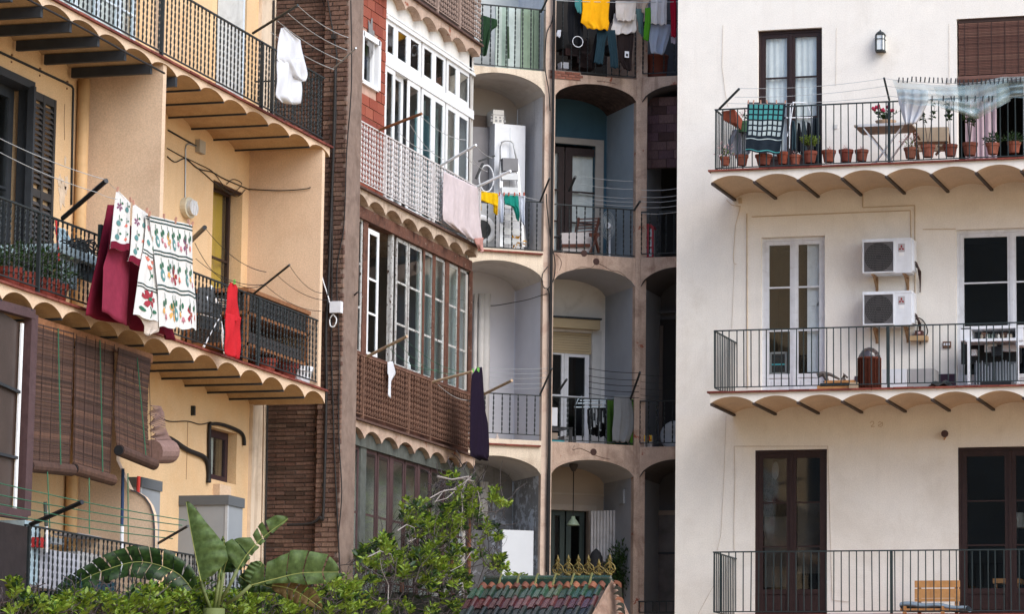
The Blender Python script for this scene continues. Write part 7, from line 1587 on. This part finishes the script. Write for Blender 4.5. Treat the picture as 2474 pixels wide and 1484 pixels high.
gm('black garment filling the gap between amber shirt and jeans', 'garment', rows(D, (1035, 0, 1090, 0), (1040, 110, 1080, 110), (950, 230, 945, 350), (900, 420, 930, 520)), (.02, .016, .016), -.3, .02, 2)
gm('charcoal trousers with a small white tag right of the jeans', 'trousers', rows(D, (1092, 245, 1215, 240), (1098, 330, 1212, 330), (1108, 420, 1200, 430), (1150, 500, 1200, 510)), (.028, .02, .02), -.36, .02, 2)
gm('sage green cloth hanging behind the green towel', 'cloth', rows(D, (1232, 60, 1290, 60), (1236, 120, 1288, 120), (1250, 160, 1284, 150), (1255, 230, 1285, 270)), (.12, .2, .2), -.36, .02, 2)
gm('bright green towel hanging in the top middle loggia', 'towel', rows(D, (1300, 55, 1338, 52), (1298, 150, 1342, 150), (1290, 220, 1332, 225), (1290, 285, 1325, 298)), (.08, .28, .02), -.5, .015, 1)
gm('white blouse hanging right of the green towel', 'blouse', rows(D, (1340, -10, 1455, -10), (1342, 60, 1455, 60), (1340, 120, 1455, 120), (1342, 168, 1452, 180)), (.72, .68, .68), -.5, .02, 2)
gm('pale blue romper hanging below the white blouse', 'romper', rows(D, (1345, 175, 1480, 175), (1335, 230, 1482, 230), (1330, 290, 1470, 280), (1335, 320, 1452, 330), (1345, 380, 1440, 370), (1400, 385, 1425, 392)), (.42, .47, .58), -.42, .025, 2)
gm('crimson towel hanging at the right end of the crowded laundry', 'towel', rows(D, (1480, -10, 1520, -10), (1482, 60, 1525, 60), (1488, 160, 1525, 160), (1490, 265, 1522, 268)), (.38, .01, .03), -.5, .015, 1)
gm('pale striped cloth behind the crimson towel', 'cloth', rows(D, (1485, 200, 1525, 200), (1488, 310, 1522, 315)), (.5, .42, .5), -.42, .01, 1)
gm('teal cloth hanging at the left of the amber shirt', 'cloth', rows(D, (790, -10, 840, -10), (792, 40, 838, 40), (815, 90, 838, 98)), (.06, .22, .22), -.5, .01, 1)
gm('cream top hanging between green towel and white trousers', 'top', rows(D, (1290, -10, 1345, -10), (1275, 60, 1300, 60), (1278, 90, 1300, 95)), (.55, .42, .32), -.4, .01, 1)
gm('pale sock cluster hanging at the far left of the crowded laundry', 'socks', rows(D, (668, 215, 690, 215), (660, 240, 690, 240), (662, 262, 685, 270)), (.5, .52, .58), -.4, .01, 1)
mb = MB(); s, z = FA.at(D(810, 300), -.42); mb.tube([(s+.085*cos(a*pi/12), -.425, z+.085*sin(a*pi/12)) for a in range(25)], .006, 5); solo('ring_print', 'white ring hanging on the black hooded top', 'ring', FA, mb, PW, (s, -.42, z))
mb = MB(); s, z = FA.at(D(1165, 392), -.42); mb.box(s-.035, s+.035, -.425, -.42, z-.05, z+.05).box(s-.018, s+.018, -.428, -.4255, z-.03, z+.01, 1); solo('white_tag', 'small white tag on the charcoal trousers', 'tag', FA, mb, [PW, BLACKP], (s, -.42, z))
line('clothesline carrying the crowded laundry', FA, [px3(FA, D(650, 0), -.5), px3(FA, D(1540, 10), -.5)], .02, .005)

# ============================================================ GARDEN: vine, hedge, bird of paradise, pavilion roof
def inpoly(x, y, P_):
    r = False; n = len(P_)
    for i in range(n):
        x1, y1 = P_[i]; x2, y2 = P_[(i+1) % n]
        if (y1 > y) != (y2 > y) and x < (x2-x1)*(y-y1)/(y2-y1)+x1: r = not r
    return r
_lm = {}
def leafmesh(m):
    if m.name not in _lm:
        mb = MB(); mb.add([(0, 0, 0), (.28, -.17, .05), (.30, 0, 0), (.28, .17, .05), (.68, -.17, .03), (.7, 0, -.03), (.68, .17, .03), (1, 0, -.10)],
            [(0, 1, 2), (0, 2, 3), (1, 4, 5, 2), (2, 5, 6, 3), (4, 7, 5), (6, 5, 7)]); _lm[m.name] = mb.mesh('leaf', m, smooth=True)
    return _lm[m.name]
def addleaf(mb, p, dirv, size, roll):
    dirv = Vector(dirv).normalized(); q = dirv.to_track_quat('X', 'Z') @ Matrix.Rotation(roll, 3, 'X').to_quaternion(); p = Vector(p)
    vs = [(0, 0, 0), (.28, -.17, .05), (.30, 0, 0), (.28, .17, .05), (.68, -.17, .03), (.7, 0, -.03), (.68, .17, .03), (1, 0, -.10)]
    mb.add([p+q@(Vector(v)*size) for v in vs], [(0, 1, 2), (0, 2, 3), (1, 4, 5, 2), (2, 5, 6, 3), (4, 7, 5), (6, 5, 7)])
    return q
def shrub(name, lab, cat, F, polys, d0, d1, nspr, size=.085, nparts=100, dark=.35, ntw=60, twl=.5, base=None, twm=None, group=None, per=9):
    allp = [p for P_ in polys for p in P_[0]]; xs = [p[0] for p in allp]; ys_ = [p[1] for p in allp]
    bs, bz = F.at(((min(xs)+max(xs))/2, max(ys_)), (d0+d1)/2); T = Thing(name, lab, cat, F, (bs, (d0+d1)/2, base if base is not None else bz), group)
    tot = sum(w_ for _, w_ in polys); cand = []; dk = MB(); lf = MB(); tw = MB()
    for P_, w_ in polys:
        x0, x1 = min(p[0] for p in P_), max(p[0] for p in P_); y0, y1 = min(p[1] for p in P_), max(p[1] for p in P_); k = 0; want = int(nspr*w_/tot); tries = 0
        clump = [(rnd.uniform(x0, x1), rnd.uniform(y0, y1)) for _ in range(max(2, want//9))]
        while k < want and tries < want*60:
            tries += 1
            if rnd.random() < .8: c_ = rnd.choice(clump); x, y = rnd.gauss(c_[0], 12), rnd.gauss(c_[1], 10)
            else: x, y = rnd.uniform(x0, x1), rnd.uniform(y0, y1)
            if not inpoly(x, y, P_): continue
            k += 1; dd_ = rnd.uniform(d0, d1); s, z = F.at((x, y), dd_); isd = rnd.random() < dark*(1.3 if dd_ > (d0+d1)/2 else .6)  # deeper sprigs turn dark more often: inner shade put into leaf colour
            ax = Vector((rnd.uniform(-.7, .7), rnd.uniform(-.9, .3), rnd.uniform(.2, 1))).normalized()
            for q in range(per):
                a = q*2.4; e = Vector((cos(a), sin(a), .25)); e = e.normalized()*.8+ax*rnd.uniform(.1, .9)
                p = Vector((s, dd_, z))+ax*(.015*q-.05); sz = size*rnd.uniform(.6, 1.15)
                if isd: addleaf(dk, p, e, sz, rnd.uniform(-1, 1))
                else: cand.append((dd_, p, e, sz, rnd.uniform(-1, 1)))
            tw.tube([Vector((s, dd_, z))-ax*.22, Vector((s, dd_, z))+ax*.06], .005, 4, r2=.002)
        for i in range(int(ntw*w_/tot)):
            for _ in range(30):
                x, y = rnd.uniform(x0, x1), rnd.uniform(y0, y1)
                if inpoly(x, y, P_): break
            dd_ = rnd.uniform(d0, d1); s, z = F.at((x, y), dd_); p = Vector((s, dd_, z)); pts_ = [p]; v = Vector((rnd.gauss(0, 1), rnd.gauss(0, .4), rnd.gauss(0, .9))).normalized()
            for q in range(6): v = (v+Vector((rnd.gauss(0, .35), rnd.gauss(0, .2), rnd.gauss(0, .35)))).normalized(); pts_.append(pts_[-1]+v*twl/6)
            tw.tube(pts_, rnd.uniform(.004, .010), 4, r2=.002)
    cand.sort(key=lambda c: c[0]); me = leafmesh(LEAF)
    for i, (dd_, p, e, sz, rl) in enumerate(cand):
        if i < nparts:
            q = e.normalized().to_track_quat('X', 'Z') @ Matrix.Rotation(rl, 3, 'X').to_quaternion(); T.inst('leaf', me, p, q.to_euler(), (sz, sz, sz))
        else: addleaf(lf, p, e, sz, rl)
    if lf.v: T.part('foliage', lf, LEAF, kind='stuff', smooth=True)
    if dk.v: T.part('inner_shade_foliage', dk, LEAFD, kind='stuff', smooth=True)
    T.part('twigs', tw, twm or TWIG, kind='stuff')
    return T
V_ = [(822, 1400), (839, 1352), (880, 1330), (915, 1295), (950, 1272), (975, 1225), (1000, 1200), (1020, 1215), (1045, 1250), (1075, 1225), (1110, 1215), (1150, 1230), (1165, 1260), (1160, 1330), (1135, 1390), (1120, 1500), (815, 1500)]
V2 = [(1050, 1190), (1075, 1150), (1105, 1146), (1140, 1158), (1150, 1200), (1100, 1230), (1060, 1225)]
vt = shrub('climbing_vine', 'bright green climbing vine with bare grey stems in front of the bottom gallery windows', 'vine', FM, [(V_, 9), (V2, .5), ([(1130, 1170), (1170, 1210), (1175, 1290), (1150, 1330), (1125, 1250)], .6), ([(1181, 1190), (1200, 1188), (1228, 1222), (1215, 1232), (1190, 1215)], .22), ([(1160, 1270), (1190, 1264), (1216, 1290), (1210, 1308), (1170, 1306)], .3), ([(1155, 1335), (1185, 1330), (1225, 1370), (1222, 1388), (1165, 1385)], .45), ([(1226, 1386), (1270, 1400), (1275, 1410), (1230, 1404)], .15)], -.95, -.2, 640, .118, 300, .34, 170, .7, -1.4)
mb = MB()
for pts_ in ([K(900, 600), K(905, 900), K(900, 1300)], [K(470, 1200), K(468, 1400)], [K(790, 1090), K(795, 1400)]):
    mb.tube([px3(FM, p, -.3) for p in pts_], .03, 8)
vt.part('support_post', mb, mat('rusty_post', (.20, .085, .05), .85, .35, 12, bump=.4))
def vtw(Zf, *pts, r=.009, d=-.9): vt.part('stem', MB().tube([px3(FM, Zf(*p), d+rnd.uniform(-.03, .03)) for p in pts], r, 6, r2=r*.45), mat('silver_stem', (.30, .27, .26), .8, .25, 30, bump=.3))
vtw(K, (650, 740), (720, 700), (800, 680), (870, 640), (915, 610)); vtw(K, (915, 600), (850, 660), (760, 740), (690, 760)); vtw(K, (910, 620), (960, 700), (975, 780), (960, 900))
vtw(K, (440, 950), (500, 910), (550, 930), (560, 1000), (510, 1020)); vtw(K, (930, 1000), (920, 1080), (860, 1170), (780, 1210)); vtw(K, (380, 1420), (385, 1300), (340, 1200), (330, 1130)); vtw(K, (850, 700), (860, 800), (850, 950), (870, 1040))
vtw(K, (250, 1120), (330, 1080), (400, 1100), (420, 1160)); vtw(K, (700, 600), (790, 620), (900, 600), (860, 680), (740, 690), (680, 770), r=.014); vtw(K, (830, 610), (930, 630), (980, 760), (1000, 900))
tang = MB()
for i in range(60):
    x, y = rnd.gauss(1105, 24), rnd.gauss(1185, 22); p = Vector(px3(FM, (x, y), rnd.uniform(-.8, -.3))); v = Vector((rnd.gauss(0, 1), rnd.gauss(0, .3), rnd.gauss(0, .8))).normalized(); q_ = [p]
    for k in range(6): v = (v+Vector((rnd.gauss(0, .5), rnd.gauss(0, .2), rnd.gauss(0, .5)))).normalized(); q_.append(q_[-1]+v*.09)
    tang.tube(q_, .006, 4)
vt.part('stem_tangle', tang, mat('dark_stem', (.07, .06, .065), .85), kind='stuff')
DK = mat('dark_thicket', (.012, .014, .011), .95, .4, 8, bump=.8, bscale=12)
hd = [('leafy hedge shrub at the left bottom corner', [(0, 1418), (45, 1415), (60, 1450), (100, 1460), (120, 1500), (0, 1500)], 40),
      ('low hedge shrub under the long arching banana leaf', [(110, 1462), (180, 1440), (245, 1440), (300, 1455), (305, 1500), (110, 1500)], 55),
      ('hedge shrub between the arching leaf and the upright leaf', [(295, 1450), (320, 1425), (420, 1425), (435, 1460), (430, 1500), (295, 1500)], 70),
      ('taller hedge shrub at the foot of the upright banana leaf', [(430, 1440), (440, 1410), (500, 1403), (535, 1425), (545, 1500), (425, 1500)], 75),
      ('hedge shrub under the right hand banana leaf', [(550, 1450), (580, 1422), (650, 1425), (660, 1500), (545, 1500)], 65),
      ('hedge shrub beside the withered brown leaf', [(660, 1445), (700, 1435), (770, 1440), (775, 1500), (655, 1500)], 60),
      ('hedge shrub at the foot of the brick pier', [(770, 1430), (800, 1410), (860, 1400), (870, 1500), (765, 1500)], 65)]
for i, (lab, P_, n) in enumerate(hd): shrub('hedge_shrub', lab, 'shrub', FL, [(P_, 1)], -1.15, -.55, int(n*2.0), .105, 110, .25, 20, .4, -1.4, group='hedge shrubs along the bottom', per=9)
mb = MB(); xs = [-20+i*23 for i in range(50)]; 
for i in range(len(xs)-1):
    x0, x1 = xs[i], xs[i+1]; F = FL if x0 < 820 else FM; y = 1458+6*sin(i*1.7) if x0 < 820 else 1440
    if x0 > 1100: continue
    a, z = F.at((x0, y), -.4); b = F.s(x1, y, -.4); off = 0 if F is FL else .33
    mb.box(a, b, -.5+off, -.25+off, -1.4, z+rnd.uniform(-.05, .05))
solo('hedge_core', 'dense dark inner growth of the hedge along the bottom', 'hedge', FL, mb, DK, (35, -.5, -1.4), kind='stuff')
tw = MB()
for i in range(330):
    x = rnd.uniform(0, 1120); y = rnd.gauss(1465, 16); F = FL; p = Vector(px3(F, (x, y), rnd.uniform(-1.1, -.5))) if x < 820 else Vector(px3(FM, (x, y), rnd.uniform(-.9, -.4)))
    if x >= 820: p = Vector((p.x, p.y+.33, p.z))
    v = Vector((rnd.gauss(0, 1), rnd.gauss(0, .4), rnd.gauss(0, .7))).normalized(); q_ = [p]
    for k in range(4): v = (v+Vector((rnd.gauss(0, .4), rnd.gauss(0, .2), rnd.gauss(0, .4)))).normalized(); q_.append(q_[-1]+v*.08)
    tw.tube(q_, .006, 3)
solo('hedge_twigs', 'tangled dry twigs along the top of the hedge', 'twigs', FL, tw, mat('hedge_twig', (.075, .06, .06), .9, .4, 20), (35, -.8, 1.5), kind='stuff')
# ---- bird of paradise
_p = ray(500, 1350)*37.3; FH = Frame((_p.x, _p.y), 73)
T = Thing('banana_plant', 'large banana like plant with broad torn green leaves before the lowest left balcony', 'plant', FH, (0, 0, -1.4))
RIB = mat('pale_midrib', (.30, .32, .10), .5)
def blade(name, Zf, rib, up, lo, d=0, m=None, tears=(), tilt_u=.5, tilt_l=.5, dd=0, gap=.012, ribr=.007, n=36, label=None, wav=.02):
    """rib: picture points base to tip; up/lo: half widths (m) at evenly spaced stations"""
    P3 = [Vector(px3(FH, Zf(*p), d+dd*i/(len(rib)-1))) for i, p in enumerate(rib)]
    sm = []; k_ = len(P3)
    for i in range(k_-1):
        p0, p1, p2, p3 = P3[max(i-1, 0)], P3[i], P3[i+1], P3[min(i+2, k_-1)]
        for q in range(12):
            t = q/12; sm.append(.5*((2*p1)+(p2-p0)*t+(2*p0-5*p1+4*p2-p3)*t*t+(3*p1-p0-3*p2+p3)*t**3))
    sm.append(P3[-1]); N_ = len(sm)-1
    def R_(t): x = t*N_; i = min(int(x), N_-1); return sm[i].lerp(sm[i+1], x-i)
    def wd(a, t): x = t*(len(a)-1); i = min(int(x), len(a)-2); return a[i]+(a[i+1]-a[i])*(x-i)
    mb = MB()
    for side, ar, tl_ in ((1, up, tilt_u), (-1, lo, tilt_l)):
        seg = [0]+sorted(tears)+[1]
        for si in range(len(seg)-1):
            t0, t1 = seg[si]+(gap if si else 0), seg[si+1]-(gap if si < len(seg)-2 else 0); c_ = max(2, int(n*(t1-t0))); tw_ = rnd.uniform(-.2, .2) if len(tears) else 0; lean = rnd.uniform(-.06, .07) if len(tears) else 0
            def fn(u, v, t0=t0, t1=t1, tw_=tw_, side=side, ar=ar, tl_=tl_, lean=lean):
                t = t0+(t1-t0)*u; p = R_(t); tg = (R_(min(1, t+.02))-R_(max(0, t-.02))).normalized()
                nn_ = Vector((-tg.z, 0, tg.x))*side; w_ = wd(ar, t)*v; ang = tl_+tw_
                o_ = nn_*cos(ang)*w_ + Vector((0, 1, 0))*(sin(ang)*w_*-1+.35*w_*v*v) + tg*w_*(.28+lean) + Vector((0, 0, -1))*w_*w_*.5*v
                return p+o_+Vector((0, wav*sin(t*40+v*2)*v, 0))
            mb.grid(fn, c_, 6)
    o = T.part(name, mb, m or LEAFP, label=label, smooth=True)
    T.part('midrib', MB().tube(sm, ribr, 6, r2=.003), RIB, parent=o, smooth=True)
blade('leaf', J, [(235, 1275), (205, 1130), (172, 960), (140, 765)], [.02, .0, .0, .0, .005], [.14, .38, .36, .26, .14, .02], d=-.15, tilt_l=.35, label='tall upright leaf')
blade('leaf', J, [(350, 1270), (372, 1130), (385, 1040), (380, 985)], [.02, .05, .05, .01], [.03, .02, .02, .0], d=-.05)
blade('leaf', J, [(470, 1200), (540, 1090), (650, 980), (795, 872)], [.16, .34, .26, .10, .16, .14, .02], [.04, .06, .05, .05, .03, .01], d=.15, tears=(.3, .5, .62, .72), label='torn leaf leaning up to the right')
blade('leaf', J, [(380, 1220), (400, 1150), (440, 1080), (500, 1010)], [.03, .1, .1, .02], [.1, .2, .22, .05], d=.3, m=LEAFD)
blade('leaf', J, [(555, 1300), (700, 1262), (880, 1222), (1118, 1215)], [.10, .24, .30, .34, .30, .24, .03], [.02, .03, .05, .09, .15, .14, .03], d=.1, tears=(.22, .5, .68, .84), gap=.006, label='broad leaf reaching right before the brick wall')
blade('leaf', J, [(570, 1310), (585, 1260), (610, 1200), (630, 1155)], [.1, .16, .14, .03], [.02, .06, .06, .0], d=.25)
blade('leaf', I, [(1235, 1330), (1150, 1230), (1000, 1165), (860, 1152), (700, 1195), (550, 1255), (420, 1340), (340, 1410)], [.12, .22, .22, .2, .18, .14, .10, .03], [.14, .22, .24, .22, .20, .16, .12, .02], d=-.1, m=LEAFD, tears=tuple(.06+.062*i for i in range(15)), tilt_u=.75, tilt_l=.6, gap=.003, label='long ragged leaf arching over the railing to the left')
blade('leaf', J, [(690, 1300), (800, 1320), (900, 1370), (1010, 1450)], [.05, .14, .18, .12, .02], [.05, .12, .12, .08, .02], d=.2, m=mat('withered_leaf', (.16, .11, .04), .8, .5, 8, '3a1c10', .6, 5, .5, bump=.5, trans=.25), tears=(.3, .45, .6, .75, .88), label='withered brown leaf')
blade('leaf', J, [(480, 1240), (560, 1290), (640, 1300), (760, 1345)], [.06, .12, .1, .02], [.06, .1, .08, .02], d=.3, m=LEAFD)
for p, q in (((235, 1275), (300, 1460)), ((350, 1265), (320, 1460)), ((470, 1200), (360, 1400)), ((555, 1300), (400, 1420)), ((380, 1220), (340, 1450))):
    T.part('stalk', MB().tube([px3(FH, J(*p), 0), px3(FH, J((p[0]+q[0])/2, (p[1]+q[1])/2+12), .05), px3(FH, J(*q), .1)], .02, 8), mat('green_stalk', (.14, .17, .06), .5), smooth=True)
T.part('stalk', MB().tube([px3(FH, J(320, 1450), .1), (px3(FH, J(320, 1450), .1)[0], .1, -1.4)], .12, 10), mat('green_stalk', (.14, .17, .06), .5), smooth=True)

# ---- pavilion roof
_p = ray(*L(700, 1285)); _p = _p*45.2; FV = Frame((_p.x, _p.y), 92); zr0 = _p.z
T = Thing('garden_pavilion', 'small garden pavilion with glazed green and maroon roof tiles and gilded finials', 'pavilion', FV, (0, 0, -1.4))
xa = FV.s(*L(120, 1285)); xb = FV.s(*L(935, 1285))
GT = rmat('green_glazed_tile', ['16302a', '21402f', '34503e', '122620', '4a5a40'], .16, .3, 30, .9, .4, .8)
OT = rmat('orange_tile', ['7a4632', '6a3e2c', '86543c', '583226'], .6, .4, 40, .4, .3)
MT = rmat('maroon_glazed_tile', ['3f1c1e', '4c2424', '331416', '5a3030'], .16, .3, 30, .9, .35, .8)
KT = rmat('dark_glazed_tile', ['131b1a', '1c2422', '0f1415', '283230'], .25, .3, 30, .6, .35, .5)
def tilemesh(w_, L_, m, kind):
    mb = MB(); n = 12
    if kind == 'flat': # interlocking tile with a raised side roll
        prof = [(0, .0), (.10, .0), (.14, .012), (.42, .012), (.46, .0), (.56, .0), (.62, .034), (.72, .052), (.82, .052), (.92, .034), (1, .0)]
    else: prof = [(k/n, .0+.04*sin(pi*k/n)) for k in range(n+1)]
    vs = []; fs = []
    for j, (y, h) in enumerate(((0, 0), (L_, 0))):
        for x, z in prof: vs.append((x*w_, -y, z+.012))
    k = len(prof)
    for i in range(k-1): fs.append((i, k+i, k+i+1, i+1))
    b = len(vs)
    for x, z in prof: vs.append((x*w_, -L_, z-.035))
    for i in range(k-1): fs.append((k+i, b+i, b+i+1, k+i+1))
    return MB().add(vs, fs).mesh('tile', m, smooth=False)
slope = radians(33)
def trow(zpix, xl, xr, w_, L_, m, kind, k, nm='tile'):
    """k-th course down the slope"""
    run = k*cos(slope); dz = k*sin(slope)+k*.06
    me = tilemesh(w_, L_, m, kind); a = FV.s(*xl, -run-.05); b = FV.s(*xr, -run-.05); n = int(round((b-a)/w_)); w2 = (b-a)/n
    for i in range(n): T.inst(nm, me, (a+i*w2, -run, zr0-dz+rnd.uniform(-.004, .004)), (slope+rnd.uniform(-.02, .02), 0, rnd.uniform(-.02, .02)), (w2/w_*.985, 1, 1))
trow(0, L(85, 1310), L(900, 1310), .115, .13, OT, 'round', .03)
trow(0, L(35, 1370), L(875, 1370), .185, .27, GT, 'flat', .13)
trow(0, L(0, 1430), L(850, 1430), .185, .27, MT, 'flat', .37)
trow(0, L(-30, 1480), L(825, 1480), .185, .27, KT, 'flat', .61)
trow(0, L(-50, 1510), L(800, 1510), .185, .27, KT, 'flat', .85)
T.part('roof_deck', MB().add([(xa-.05, .0, zr0-.03), (xb-.02, .0, zr0-.03), (xb-.05, -.95, zr0-.66), (xa-.12, -.95, zr0-.66)], [(0, 3, 2, 1)]), mat('roof_mortar', (.10, .08, .07), .95, .3, 12, bump=.6))
rz0_ = zr0+.0
T.part('ridge_base', MB().box(xa, xb, -.06, .1, zr0-.06, zr0+.05), mat('dark_green_glaze', (.02, .045, .035), .3, .4, 10))
rt_ = MB(); nR = 7; me = tilemesh((xb-xa)/nR-.004, .17, GT, 'flat')
for i in range(nR):
    a = xa+(xb-xa)*i/nR; T.inst('ridge_tile', MB().lathe([(.001, 0), (.075, 0), (.078, .01), (.06, .02), (.058, (xb-xa)/nR-.01), (.001, (xb-xa)/nR-.01)], (0, 0, 0), 12).mesh('ridge_tile', GT) if i == 0 else rtm, (a, .02, zr0+.045), (0, pi/2, 0))
    if i == 0: rtm = bpy.data.objects['ridge_tile'].data
    if i: T.part('ridge_joint', MB().bar((a, -.02, zr0+.125), (a-.02, -.10, zr0-.04), .022, .02), mat('mossy_joint', (.20, .20, .08), .8))
# right hand hip and gable
yb_ = (FV.s(*L(1050, 1484), -.5), -.5, FV.z(*L(1050, 1484), -.5))
T.part('gable', MB().add([(xb, 0, zr0+.04), (xb-.06, -.9, zr0-.62), (xb+.14, -.75, zr0-.66), (xb+.26, .2, zr0-.55), (xb+.02, .1, zr0)], [(0, 1, 2, 3, 4)]), mat('tan_gable_render', (.30, .20, .15), .95, .35, 8, '5a3a2c', .5, 5, .3, bump=.6))
for i in range(9):
    f = i/8; T.inst('verge_tile', tilemesh(.12, .12, OT if i % 3 == 0 else KT, 'round'), (xb+.02+.20*f, .0-.35*f, zr0+.02-.58*f), (.2, .7, .6+rnd.uniform(-.1, .1)))
T.part('post', MB().box(xa, xa+.15, -.8, -.65, -1.4, zr0-.6).box(xb-.4, xb-.25, -.8, -.65, -1.4, zr0-.6), mat('pavilion_post', (.1, .08, .06)), kind='stuff')
GIL = mat('mossy_gilt_ceramic', (.20, .145, .04), .5, .5, 25, '24401c', .9, 12, .5, bump=.5, bscale=50)
def finial(xc, h, w_):
    s, z = FV.at(L(xc, 1222)); z = zr0+.10; mb = MB(); H_ = h
    def rib(pts_, r=.009):
        mb.tube([(s+p[0]*w_, .0, z+p[1]*H_) for p in pts_], r, 6)
    rib([(0, 0), (0, .12)], .02); rib([(-.22, .03), (.22, .03)], .014)
    for sg in (-1, 1):
        rib([(0, .06), (.38*sg, .16), (.5*sg, .32), (.42*sg, .5), (.15*sg, .66), (0, .74)], .011)
        rib([(0, .12), (.2*sg, .22), (.28*sg, .35), (.12*sg, .42), (0, .36)], .008); rib([(0, .40), (.16*sg, .47), (.1*sg, .58), (0, .62)], .008); rib([(.5*sg, .32), (.3*sg, .3), (.2*sg, .2)], .007)
        rib([(0, .74), (.14*sg, .82), (.17*sg, .9), (.06*sg, .93)], .009)
    rib([(0, .1), (0, .78)], .008); mb.lathe([(.001, -.03), (.02, -.01), (.014, .02), (.001, .06)], (s, 0, z+H_*.93), 8)
    T.part('finial', mb, GIL, smooth=True)
for xc, h in ((592, .26), (660, .265), (724, .26), (789, .26), (856, .19), (926, .27)): finial(xc, h*.88, .15)
